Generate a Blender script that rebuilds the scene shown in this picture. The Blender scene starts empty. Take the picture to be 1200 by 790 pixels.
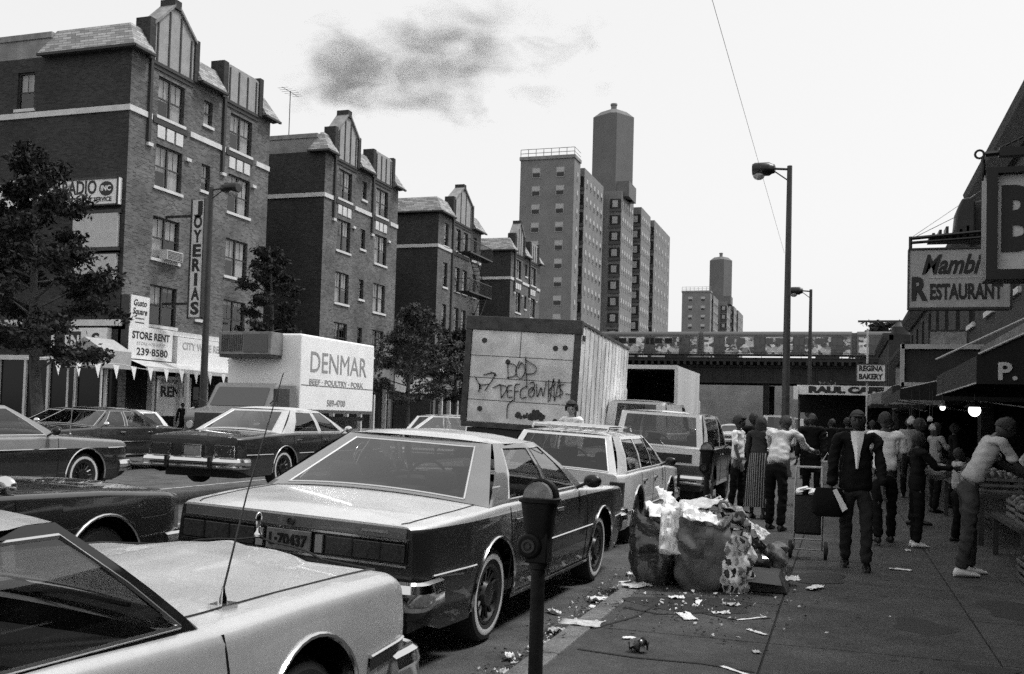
import bpy, math, random
import numpy as np
from mathutils import Vector, Matrix
random.seed(7)
S = bpy.context.scene
C = bpy.data.collections.new("street"); S.collection.children.link(C)
R = math.radians
# ------------------------------------------------------------------ camera, sky, sun, exposure
cam_d = bpy.data.cameras.new("camera"); cam = bpy.data.objects.new("camera", cam_d); C.objects.link(cam)
cam_d.sensor_width = 36; cam_d.lens = 35.01; cam_d.shift_y = 0.04; cam_d.clip_end = 5000; cam_d.clip_start = .05
_r = Vector((0.94935026, 0.31297197, 0.02797537)); _u = Vector((-0.0144272, -0.04552159, 0.99885917)); _f = Vector((-0.31388841, 0.94867082, 0.03870062))
cam.matrix_world = Matrix(((_r.x, _u.x, -_f.x, 0), (_r.y, _u.y, -_f.y, 0), (_r.z, _u.z, -_f.z, 1.6), (0, 0, 0, 1)))
S.camera = cam
SUN_EL, SUN_AZ = 63, 66          # azimuth from +Y towards +X
w = bpy.data.worlds.new("World"); S.world = w; w.use_nodes = True
nt = w.node_tree; nt.nodes.clear()
sky = nt.nodes.new("ShaderNodeTexSky"); sky.sky_type = 'NISHITA'; sky.sun_disc = False
sky.sun_elevation = R(SUN_EL); sky.sun_rotation = R(SUN_AZ); sky.dust_density = 4; sky.air_density = 1.5
bw = nt.nodes.new("ShaderNodeRGBToBW"); nt.links.new(sky.outputs[0], bw.inputs[0])
ml = nt.nodes.new("ShaderNodeMath"); ml.operation = 'MULTIPLY_ADD'; nt.links.new(bw.outputs[0], ml.inputs[0]); ml.inputs[1].default_value = .3; ml.inputs[2].default_value = 4.95
bg = nt.nodes.new("ShaderNodeBackground"); nt.links.new(ml.outputs[0], bg.inputs[0]); bg.inputs[1].default_value = 0.14
wo = nt.nodes.new("ShaderNodeOutputWorld"); nt.links.new(bg.outputs[0], wo.inputs[0])
sd = bpy.data.lights.new("sun", 'SUN'); sun = bpy.data.objects.new("sun", sd); C.objects.link(sun)
sd.energy = 2.6; sd.angle = R(11); sd.color = (1, 1, 1)
_d = Vector((math.sin(R(SUN_AZ)) * math.cos(R(SUN_EL)), math.cos(R(SUN_AZ)) * math.cos(R(SUN_EL)), math.sin(R(SUN_EL))))
sun.rotation_euler = (-_d).to_track_quat('-Z', 'Y').to_euler(); sun.location = (20, 10, 60)
vs = S.view_settings; vs.view_transform = 'Standard'; vs.look = 'None'; vs.gamma = 1; vs.exposure = 0.12; vs.use_curve_mapping = False
S.cycles.use_denoising = False; S.cycles.use_adaptive_sampling = True; S.cycles.adaptive_threshold = .045; S.cycles.adaptive_min_samples = 32; S.cycles.max_bounces = 8; S.cycles.transparent_max_bounces = 24
S.cycles.caustics_reflective = False; S.cycles.caustics_refractive = False; S.cycles.sample_clamp_indirect = 4

# ------------------------------------------------------------------ materials (a black and white place: every colour is a grey)
MATS = {}
def mat(name, g=.2, rough=.6, metal=0., var=0., scale=4., bump=0., bscale=40., coat=0., spec=.5, emit=0., streak=0., dark=None):
    if name in MATS: return MATS[name]
    m = bpy.data.materials.new(name); m.use_nodes = True; t = m.node_tree; b = t.nodes["Principled BSDF"]
    b.inputs['Base Color'].default_value = (g, g, g, 1); b.inputs['Roughness'].default_value = rough; b.inputs['Metallic'].default_value = metal
    b.inputs['Specular IOR Level'].default_value = spec
    if coat: b.inputs['Coat Weight'].default_value = coat; b.inputs['Coat Roughness'].default_value = .04
    if emit: b.inputs['Emission Color'].default_value = (1, 1, 1, 1); b.inputs['Emission Strength'].default_value = emit
    tc = t.nodes.new("ShaderNodeTexCoord")
    if var:
        n = t.nodes.new("ShaderNodeTexNoise"); n.inputs['Scale'].default_value = scale; n.inputs['Detail'].default_value = 8; n.inputs['Roughness'].default_value = .65
        src = tc.outputs['Object']
        if streak:
            mp = t.nodes.new("ShaderNodeMapping"); mp.inputs['Scale'].default_value = (1, 1, streak); t.links.new(src, mp.inputs[0]); src = mp.outputs[0]
        t.links.new(src, n.inputs['Vector'])
        r = t.nodes.new("ShaderNodeValToRGB"); e = r.color_ramp.elements
        lo = g * (1 - var) if dark is None else dark; hi = min(.95, g * (1 + var))
        e[0].position = .32; e[0].color = (lo, lo, lo, 1); e[1].position = .68; e[1].color = (hi, hi, hi, 1)
        t.links.new(n.outputs[0], r.inputs[0]); t.links.new(r.outputs[0], b.inputs['Base Color'])
        rr = t.nodes.new("ShaderNodeMapRange"); rr.inputs[3].default_value = max(.02, rough - .12); rr.inputs[4].default_value = min(1, rough + .12)
        t.links.new(n.outputs[0], rr.inputs[0]); t.links.new(rr.outputs[0], b.inputs['Roughness'])
    if bump:
        n2 = t.nodes.new("ShaderNodeTexNoise"); n2.inputs['Scale'].default_value = bscale; n2.inputs['Detail'].default_value = 6
        t.links.new(tc.outputs['Object'], n2.inputs['Vector'])
        bp = t.nodes.new("ShaderNodeBump"); bp.inputs['Strength'].default_value = bump; bp.inputs['Distance'].default_value = .02
        t.links.new(n2.outputs[0], bp.inputs['Height']); t.links.new(bp.outputs[0], b.inputs['Normal'])
    MATS[name] = m; return m

def brick_mat(name, g, gm, axis='X', bw_=.22, bh=.075, mortar=.012, vary=.35):
    m = mat(name, g, .85); t = m.node_tree; b = t.nodes["Principled BSDF"]
    tc = t.nodes["Texture Coordinate"]; sp = t.nodes.new("ShaderNodeSeparateXYZ"); t.links.new(tc.outputs['Object'], sp.inputs[0])
    ge = t.nodes.new("ShaderNodeNewGeometry"); gs = t.nodes.new("ShaderNodeSeparateXYZ"); t.links.new(ge.outputs['True Normal'], gs.inputs[0])
    ab = t.nodes.new("ShaderNodeMath"); ab.operation = 'ABSOLUTE'; t.links.new(gs.outputs[0], ab.inputs[0])
    gt = t.nodes.new("ShaderNodeMath"); gt.operation = 'GREATER_THAN'; gt.inputs[1].default_value = .5; t.links.new(ab.outputs[0], gt.inputs[0])
    mx = t.nodes.new("ShaderNodeMix"); t.links.new(gt.outputs[0], mx.inputs[0]); t.links.new(sp.outputs[0], mx.inputs[2]); t.links.new(sp.outputs[1], mx.inputs[3])
    cb = t.nodes.new("ShaderNodeCombineXYZ"); t.links.new(mx.outputs[0], cb.inputs[0]); t.links.new(sp.outputs[2], cb.inputs[1])
    br = t.nodes.new("ShaderNodeTexBrick"); t.links.new(cb.outputs[0], br.inputs['Vector']); br.inputs['Scale'].default_value = 1
    br.inputs['Brick Width'].default_value = bw_; br.inputs['Row Height'].default_value = bh; br.inputs['Mortar Size'].default_value = mortar
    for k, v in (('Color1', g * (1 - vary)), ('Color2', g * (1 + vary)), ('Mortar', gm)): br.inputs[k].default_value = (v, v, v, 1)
    n = t.nodes.new("ShaderNodeTexNoise"); n.inputs['Scale'].default_value = .5; n.inputs['Detail'].default_value = 8; t.links.new(tc.outputs['Object'], n.inputs['Vector'])
    mr = t.nodes.new("ShaderNodeMapRange"); mr.inputs[1].default_value = .3; mr.inputs[2].default_value = .7; mr.inputs[3].default_value = .65; mr.inputs[4].default_value = 1.3; t.links.new(n.outputs[0], mr.inputs[0])
    mu = t.nodes.new("ShaderNodeMix"); mu.data_type = 'RGBA'; mu.blend_type = 'MULTIPLY'; mu.inputs[0].default_value = 1
    t.links.new(br.outputs[0], mu.inputs[6]); t.links.new(mr.outputs[0], mu.inputs[7]); t.links.new(mu.outputs[2], b.inputs['Base Color'])
    return m

def glass_mat(name, tint=.35, rough=.03):
    if name in MATS: return MATS[name]
    m = bpy.data.materials.new(name); m.use_nodes = True; t = m.node_tree; t.nodes.clear()
    tr = t.nodes.new("ShaderNodeBsdfTransparent"); tr.inputs[0].default_value = (tint, tint, tint, 1)
    gl = t.nodes.new("ShaderNodeBsdfGlossy"); gl.inputs['Roughness'].default_value = rough; gl.inputs[0].default_value = (.9, .9, .9, 1)
    lw = t.nodes.new("ShaderNodeLayerWeight"); lw.inputs['Blend'].default_value = .5
    pw = t.nodes.new("ShaderNodeMath"); pw.operation = 'POWER'; pw.inputs[1].default_value = 4.; t.links.new(lw.outputs['Facing'], pw.inputs[0])
    fr = t.nodes.new("ShaderNodeMath"); fr.operation = 'MULTIPLY_ADD'; fr.inputs[1].default_value = .9; fr.inputs[2].default_value = .07; t.links.new(pw.outputs[0], fr.inputs[0])
    mx = t.nodes.new("ShaderNodeMixShader"); t.links.new(fr.outputs[0], mx.inputs[0]); t.links.new(tr.outputs[0], mx.inputs[1]); t.links.new(gl.outputs[0], mx.inputs[2])
    o = t.nodes.new("ShaderNodeOutputMaterial"); t.links.new(mx.outputs[0], o.inputs[0])
    MATS[name] = m; return m

# ------------------------------------------------------------------ mesh builder
def V(*a): return Vector(a)
class MB:
    def __init__(s): s.v = []; s.f = []; s.m = []; s.sm = []
    def quad(s, a, b, c, d, mi=0, smooth=False): s.poly([a, b, c, d], mi, smooth)
    def poly(s, pts, mi=0, smooth=False):
        k = len(s.v); s.v += [tuple(p) for p in pts]; s.f.append(list(range(k, k + len(pts)))); s.m.append(mi); s.sm.append(smooth)
    def box(s, x0, x1, y0, y1, z0, z1, mi=0):
        k = len(s.v); s.v += [(x0, y0, z0), (x1, y0, z0), (x1, y1, z0), (x0, y1, z0), (x0, y0, z1), (x1, y0, z1), (x1, y1, z1), (x0, y1, z1)]
        for q in ((0, 3, 2, 1), (4, 5, 6, 7), (0, 1, 5, 4), (1, 2, 6, 5), (2, 3, 7, 6), (3, 0, 4, 7)): s.f.append([k + i for i in q]); s.m.append(mi); s.sm.append(False)
        return s
    def obox(s, c, half, rz=0, rx=0, ry=0, mi=0):
        M = Matrix.Translation(c) @ Matrix.Rotation(rz, 4, 'Z') @ Matrix.Rotation(rx, 4, 'X') @ Matrix.Rotation(ry, 4, 'Y')
        k = len(s.v); s.box(-half[0], half[0], -half[1], half[1], -half[2], half[2], mi)
        for i in range(k, k + 8): s.v[i] = tuple(M @ Vector(s.v[i]))
        return s
    def grid(s, rows, mi=0, smooth=True, closed=False, skip=None):
        k = len(s.v); n = len(rows[0])
        for r in rows: s.v += [tuple(p) for p in r]
        for i in range(len(rows) - 1):
            for j in range(n if closed else n - 1):
                if skip and skip(i, j): continue
                j2 = (j + 1) % n
                s.f.append([k + i * n + j, k + i * n + j2, k + (i + 1) * n + j2, k + (i + 1) * n + j]); s.m.append(mi); s.sm.append(smooth)
        return s
    def loft(s, rings, mi=0, smooth=True, caps=True):
        k = len(s.v); n = len(rings[0]); s.grid(rings, mi, smooth, True)
        if caps:
            s.f.append([k + i for i in range(n)][::-1]); s.m.append(mi); s.sm.append(False)
            s.f.append([k + (len(rings) - 1) * n + i for i in range(n)]); s.m.append(mi); s.sm.append(False)
        return s
    def tube(s, pts, r, n=8, mi=0, caps=True, flat=1.):
        pts = [Vector(p) for p in pts]; rr = r if isinstance(r, (list, tuple)) else [r] * len(pts); rings = []
        up = None
        for i, p in enumerate(pts):
            d = (pts[min(i + 1, len(pts) - 1)] - pts[max(i - 1, 0)])
            d = d.normalized() if d.length > 1e-9 else Vector((0, 0, 1))
            if up is None:
                up = Vector((0, 0, 1)) if abs(d.z) < .9 else Vector((1, 0, 0))
            a = d.cross(up); a = a.normalized() if a.length > 1e-6 else d.orthogonal().normalized()
            b = a.cross(d).normalized(); up = b
            rings.append([p + a * (math.cos(t) * rr[i]) + b * (math.sin(t) * rr[i] * flat) for t in [2 * math.pi * q / n for q in range(n)]])
        return s.loft(rings, mi, True, caps)
    def lathe(s, prof, c=(0, 0, 0), axis='Z', n=20, mi=0, caps=True):
        rings = []
        for r, h in prof:
            ring = []
            for q in range(n):
                t = 2 * math.pi * q / n; a, b = math.cos(t) * r, math.sin(t) * r
                p = (a, b, h) if axis == 'Z' else ((h, a, b) if axis == 'X' else (a, h, b))
                ring.append((p[0] + c[0], p[1] + c[1], p[2] + c[2]))
            rings.append(ring)
        return s.loft(rings, mi, True, caps)
    def ell(s, c, r, n=12, m=8, mi=0):
        rings = []
        for i in range(m + 1):
            a = -math.pi / 2 + math.pi * i / m; ca = max(.01, math.cos(a))
            rings.append([(c[0] + r[0] * ca * math.cos(2 * math.pi * q / n), c[1] + r[1] * ca * math.sin(2 * math.pi * q / n), c[2] + r[2] * math.sin(a)) for q in range(n)])
        return s.loft(rings, mi)
    def prism(s, pts, axis, a0, a1, mi=0):
        def P(u, v, a): return (a, u, v) if axis == 'X' else ((u, a, v) if axis == 'Y' else (u, v, a))
        k = len(s.v); n = len(pts)
        s.v += [P(u, v, a0) for u, v in pts] + [P(u, v, a1) for u, v in pts]
        s.f.append([k + i for i in range(n)]); s.m.append(mi); s.sm.append(False)
        s.f.append([k + n + i for i in range(n)][::-1]); s.m.append(mi); s.sm.append(False)
        for i in range(n): s.f.append([k + i, k + (i + 1) % n, k + n + (i + 1) % n, k + n + i]); s.m.append(mi); s.sm.append(False)
        return s
    def xform(s, M, k=0):
        for i in range(k, len(s.v)): s.v[i] = tuple(M @ Vector(s.v[i]))
        return s
    def build(s, name, mats, parent=None, bevel=0, sharp=35, fix=True, local=False, weld=False):
        if not isinstance(mats, (list, tuple)): mats = [mats]
        me = bpy.data.meshes.new(name)
        off = Vector((0, 0, 0))
        p = parent
        while p is not None and not local: off += p.location; p = p.parent
        me.from_pydata([tuple(Vector(q) - off) for q in s.v], [], s.f)
        for m in mats: me.materials.append(m)
        me.polygons.foreach_set("material_index", s.m); me.polygons.foreach_set("use_smooth", s.sm)
        if weld:
            import bmesh
            bm = bmesh.new(); bm.from_mesh(me); bmesh.ops.remove_doubles(bm, verts=bm.verts, dist=.0004); bm.to_mesh(me); bm.free()
        if fix:
            import bmesh
            bm = bmesh.new(); bm.from_mesh(me); bmesh.ops.recalc_face_normals(bm, faces=bm.faces); bm.to_mesh(me); bm.free()
        me.update()
        if any(s.sm): me.set_sharp_from_angle(angle=R(sharp))
        o = bpy.data.objects.new(name, me); C.objects.link(o)
        if parent is not None: o.parent = parent
        if bevel:
            b = o.modifiers.new("bevel", 'BEVEL'); b.width = bevel; b.segments = 2; b.limit_method = 'ANGLE'; b.angle_limit = R(40)
        return o

def tag(o, label=None, cat=None, group=None, kind=None):
    if label: o['label'] = label
    if cat: o['category'] = cat
    if group: o['group'] = group
    if kind: o['kind'] = kind
    return o
def thing(name, label, cat, loc=(0, 0, 0), group=None):
    o = bpy.data.objects.new(name, None); C.objects.link(o); o.location = loc; o.empty_display_size = .2
    return tag(o, label, cat, group)
def place(o, loc, rz=0, rx=0, ry=0): o.location = loc; o.rotation_euler = (rx, ry, rz); return o
def kids(o): return [c for c in C.objects if c.parent == o]
def copy_tree(o, parent=None, km=None):
    if km is None:
        km = {}
        for q in C.objects:
            if q.parent: km.setdefault(q.parent.name, []).append(q)
    c = o.copy(); C.objects.link(c)
    if parent is not None: c.parent = parent
    for ch in km.get(o.name, []): copy_tree(ch, c, km)
    return c
_fc = {}
def text(s, size, m, parent, pos, facing='-Y', width=None, bold=.0, name='lettering', tilt=0, shear=0, spacing=1, depth=.006, align='CENTER', rz=None):
    """flat raised letters; pos is the middle of the line; facing tells which way they look"""
    cu = bpy.data.curves.new(name, 'FONT'); cu.body = s; cu.size = size; cu.extrude = depth; cu.offset = bold; cu.align_x = align; cu.align_y = 'CENTER'; cu.shear = shear; cu.space_character = spacing; cu.resolution_u = 3
    t = bpy.data.objects.new(name, cu); C.objects.link(t)
    bpy.context.view_layer.update()
    me = bpy.data.meshes.new_from_object(t.evaluated_get(bpy.context.evaluated_depsgraph_get()))
    bpy.data.objects.remove(t); bpy.data.curves.remove(cu)
    xs = [v.co.x for v in me.vertices]
    if width and xs:
        k = width / (max(xs) - min(xs)); mid = (max(xs) + min(xs)) / 2
        for v in me.vertices: v.co.x = (v.co.x - mid) * k
    M = Matrix.Rotation(R(90), 4, 'X')
    ang = {'-Y': 0, '+X': 90, '+Y': 180, '-X': -90}[facing] if rz is None else rz
    M = Matrix.Rotation(R(ang), 4, 'Z') @ Matrix.Rotation(R(tilt), 4, 'Y') @ M
    off = Vector(pos); p = parent
    me.transform(M); me.transform(Matrix.Translation(off))
    if p is not None:
        o2 = Vector((0, 0, 0)); q = p
        while q is not None: o2 += q.location; q = q.parent
        me.transform(Matrix.Translation(-o2))
    me.materials.clear(); me.materials.append(m)
    o = bpy.data.objects.new(name, me); C.objects.link(o)
    if p is not None: o.parent = p
    return o

M_black = mat('black_paint', .006, .35); M_dark = mat('dark_metal', .03, .5, var=.4, scale=6); M_rubber = mat('rubber', .02, .8)
M_chrome = mat('chrome', .75, .12, 1.); M_steel = mat('dull_steel', .3, .4, 1., var=.3, scale=12)
M_white = mat('white_paint', .78, .5, var=.08, scale=3); M_cream = mat('pale_trim', .6, .6, var=.12, scale=3)
M_glass = glass_mat('car_glass', .42); M_dglass = mat('window_glass', .03, .05, spec=.8); M_paper = mat('paper', .8, .7, var=.08, scale=9)
M_skin_d = mat('dark_skin', .04, .5); M_skin = mat('light_skin', .3, .5); M_hair = mat('dark_hair', .012, .7, bump=.6, bscale=90)
M_seat = mat('seat_cloth', .05, .8); M_ink = mat('sign_ink', .02, .6); M_tail = mat('tail_lamp', .045, .15, var=.4, scale=60)
M_asph = mat('asphalt', .068, .8, var=.35, scale=1.3, bump=.6, bscale=120)
M_walk = mat('pavement_concrete', .05, .85, var=.3, scale=.9, bump=.5, bscale=160)
M_kerb = mat('kerb_stone', .13, .8, var=.3, scale=3, bump=.3, bscale=60)

def worn_walk(m):
    t = m.node_tree; b = t.nodes["Principled BSDF"]; src = b.inputs['Base Color'].links[0].from_socket; tc = t.nodes["Texture Coordinate"]
    n = t.nodes.new("ShaderNodeTexNoise"); n.inputs['Scale'].default_value = 110; n.inputs['Detail'].default_value = 3; t.links.new(tc.outputs['Object'], n.inputs['Vector'])
    r = t.nodes.new("ShaderNodeMapRange"); r.inputs[1].default_value = .35; r.inputs[2].default_value = .65; r.inputs[3].default_value = .55; r.inputs[4].default_value = 1.6; t.links.new(n.outputs[0], r.inputs[0])
    v = t.nodes.new("ShaderNodeTexVoronoi"); v.inputs['Scale'].default_value = 2.6; t.links.new(tc.outputs['Object'], v.inputs['Vector'])
    g = t.nodes.new("ShaderNodeMapRange"); g.inputs[1].default_value = .07; g.inputs[2].default_value = .1; g.inputs[3].default_value = .3; g.inputs[4].default_value = 1; t.links.new(v.outputs['Distance'], g.inputs[0])
    n3 = t.nodes.new("ShaderNodeTexNoise"); n3.inputs['Scale'].default_value = 2.3; n3.inputs['Detail'].default_value = 9; n3.inputs['Roughness'].default_value = .75; t.links.new(tc.outputs['Object'], n3.inputs['Vector'])
    g3 = t.nodes.new("ShaderNodeMapRange"); g3.inputs[1].default_value = .38; g3.inputs[2].default_value = .6; g3.inputs[3].default_value = .6; g3.inputs[4].default_value = 1.25; t.links.new(n3.outputs[0], g3.inputs[0])
    p1 = t.nodes.new("ShaderNodeMath"); p1.operation = 'MULTIPLY'; t.links.new(r.outputs[0], p1.inputs[0]); t.links.new(g.outputs[0], p1.inputs[1])
    p2 = t.nodes.new("ShaderNodeMath"); p2.operation = 'MULTIPLY'; t.links.new(p1.outputs[0], p2.inputs[0]); t.links.new(g3.outputs[0], p2.inputs[1])
    mu = t.nodes.new("ShaderNodeMix"); mu.data_type = 'RGBA'; mu.blend_type = 'MULTIPLY'; mu.inputs[0].default_value = 1; t.links.new(src, mu.inputs[6]); t.links.new(p2.outputs[0], mu.inputs[7]); t.links.new(mu.outputs[2], b.inputs['Base Color'])
worn_walk(M_walk); worn_walk(M_asph); worn_walk(M_kerb)
# ------------------------------------------------------------------ ground, road, pavements
def struct(o, cat=None): o['kind'] = 'structure'; return o
m = MB(); m.quad((-1500, -1500, -.02), (1500, -1500, -.02), (1500, 3000, -.02), (-1500, 3000, -.02)); struct(m.build('ground', mat('far_ground', .07, .9, var=.3, scale=.05)))
m = MB(); m.quad((-22.5, -40, 0), (-1.85, -40, 0), (-1.85, 600, 0), (-22.5, 600, 0)); struct(m.build('road', M_asph))
m = MB()
for y in np.arange(-20, 180, 12.): m.quad((-12.55, y, .004), (-12.43, y, .004), (-12.43, y + 4, .004), (-12.55, y + 4, .004))
m.quad((-8.65, 8, .004), (-8.53, 8, .004), (-8.53, 60, .004), (-8.65, 60, .004))
struct(m.build('road_markings', mat('worn_line_paint', .3, .7, var=.5, scale=4)))
# right pavement: flags with joints, a granite kerb
def flags(x0, x1, y0, y1, z, dx, dy, gap=.014):
    m = MB(); m.quad((x0, y0, z - .012), (x1, y0, z - .012), (x1, y1, z - .012), (x0, y1, z - .012), 1)
    xs = [x0] + list(dx) + [x1]; y = y0
    while y < y1:
        for i in range(len(xs) - 1):
            h = random.uniform(0, .003)
            m.box(xs[i] + gap / 2, xs[i + 1] - gap / 2, y + gap / 2, min(y1, y + dy) - gap / 2, z - .1, z + h, 0)
        y += dy
    return m
struct(flags(-1.68, 3.4, 1.0, 60, .1, [-.45, 1.0, 2.3], 1.52).build('pavement', [M_walk, mat('joint_dirt', .015, .95)], bevel=.004))
m = MB(); m.box(-1.68, 3.4, -20, .995, 0, .1); m.box(-1.68, 3.4, 60.005, 500, 0, .1); struct(m.build('pavement_beyond', M_walk))
m = MB(); y = -10
while y < 160: m.box(-1.85, -1.684, y + .006, y + 1.79, -.01, .102); y += 1.8
struct(m.build('kerb', M_kerb, bevel=.012))
m = MB(); m.box(-28.2, -22.7, -30, 500, 0, .14); struct(m.build('far_pavement', mat('far_walk', .14, .85, var=.25, scale=.6)))
m = MB(); m.box(-22.695, -22.5, -30, 400, 0, .145); struct(m.build('far_kerb', M_kerb))
m = MB(); m.box(3.405, 60, -40, 100, 0, .098); m.box(-90, -28.205, -40, 110, 0, .138); struct(m.build('building_plot', mat('plot_dirt', .06, .95, var=.3)))
# cracks and stains keep a shape of their own: thin dark sheets on the flags
m = MB()
def crack(pts, wd=.012):
    for (x0, y0), (x1, y1) in zip(pts, pts[1:]):
        d = Vector((x1 - x0, y1 - y0, 0)); n = Vector((-d.y, d.x, 0)).normalized() * wd * random.uniform(.6, 1.4)
        m.quad((x0 + n.x, y0 + n.y, .1055), (x1 + n.x, y1 + n.y, .1055), (x1 - n.x, y1 - n.y, .1055), (x0 - n.x, y0 - n.y, .1055))
crack([(-1.62, 7.9), (-1.3, 7.75), (-1.0, 7.95), (-.75, 7.8), (-.5, 8.0)], .02); crack([(-1.6, 6.35), (-1.2, 6.28), (-.8, 6.3), (-.47, 6.22)])
crack([(.2, 6.0), (.42, 6.3), (.5, 6.7)], .008); crack([(-1.66, 7.0), (-1.45, 7.6), (-1.4, 8.2)], .01)
struct(m.build('pavement_cracks', mat('crack_dirt', .012, .95)))
m = MB()
for cx, cy, rx, ry in ((-1.1, 8.3, .5, .35), (.6, 8.2, .22, .3), (1.5, 9.2, .4, .5), (-.2, 10.3, .3, .4), (.9, 6.9, .18, .14), (2.0, 7.6, .3, .25)):
    ph = random.uniform(0, 6); pts = [(cx + rx * math.cos(a) * (1 + .25 * math.sin(3 * a + ph)), cy + ry * math.sin(a) * (1 + .2 * math.cos(2 * a + ph)), .1045) for a in np.linspace(0, 2 * math.pi, 24, endpoint=False)]
    m.poly(pts)
struct(m.build('pavement_stains', mat('stain', .016, .8, var=.3, scale=5)))

# ------------------------------------------------------------------ the row of apartment houses on the left
M_brick = brick_mat('brick', .1, .14, vary=.6); M_brick_shade = brick_mat('brick_side_shaded', .03, .034, vary=.55)  # side brick is the front brick darkened, shade put into its colour
M_slate = mat('roof_slates', .3, .8); 
def slate_nodes(m, g):
    t = m.node_tree; b = t.nodes["Principled BSDF"]; tc = t.nodes["Texture Coordinate"]; sp = t.nodes.new("ShaderNodeSeparateXYZ"); t.links.new(tc.outputs['Object'], sp.inputs[0])
    ad = t.nodes.new("ShaderNodeMath"); t.links.new(sp.outputs[0], ad.inputs[0]); t.links.new(sp.outputs[1], ad.inputs[1])
    cb = t.nodes.new("ShaderNodeCombineXYZ"); t.links.new(ad.outputs[0], cb.inputs[0]); t.links.new(sp.outputs[2], cb.inputs[1])
    br = t.nodes.new("ShaderNodeTexBrick"); br.inputs['Scale'].default_value = 1; br.inputs['Brick Width'].default_value = .45; br.inputs['Row Height'].default_value = .13; br.inputs['Mortar Size'].default_value = .012
    for k, v in (('Color1', g * .6), ('Color2', g * 1.4), ('Mortar', g * .35)): br.inputs[k].default_value = (v, v, v, 1)
    t.links.new(cb.outputs[0], br.inputs['Vector']); t.links.new(br.outputs[0], b.inputs['Base Color'])
slate_nodes(M_slate, .3)
M_stucco = mat('stucco_panel', .32, .8, var=.15, scale=2); M_timber = mat('dark_timber', .04, .7); M_stone = mat('pale_stone', .62, .7, var=.12, scale=2)
M_coping = mat('coping', .22, .8, var=.35, scale=2); M_sash = mat('window_sash', .035, .5); M_curtain = mat('curtain', .6, .9, var=.18, scale=3, streak=.1)
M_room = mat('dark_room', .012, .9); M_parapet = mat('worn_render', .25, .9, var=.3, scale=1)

def wall_holes(m, axis, a, u0, u1, z0, z1, holes, depth, mi=0, sgn=1):
    """a wall sheet in the plane axis=a with real openings; reveals run back by depth (sgn: side they run to)"""
    us = sorted({u0, u1, *[h[0] for h in holes], *[h[1] for h in holes]}); zs = sorted({z0, z1, *[h[2] for h in holes], *[h[3] for h in holes]})
    P = (lambda u, z, d=0: (a + d, u, z)) if axis == 'X' else (lambda u, z, d=0: (u, a + d, z))
    for i in range(len(us) - 1):
        for j in range(len(zs) - 1):
            cu, cz = (us[i] + us[i + 1]) / 2, (zs[j] + zs[j + 1]) / 2
            if any(h[0] < cu < h[1] and h[2] < cz < h[3] for h in holes): continue
            m.quad(P(us[i], zs[j]), P(us[i + 1], zs[j]), P(us[i + 1], zs[j + 1]), P(us[i], zs[j + 1]), mi)
    for h in holes:
        c = [(h[0], h[2]), (h[1], h[2]), (h[1], h[3]), (h[0], h[3])]
        for k in range(4):
            p, q = c[k], c[(k + 1) % 4]; m.quad(P(*p), P(*q), P(*q, sgn * depth), P(*p, sgn * depth), mi)

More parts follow.
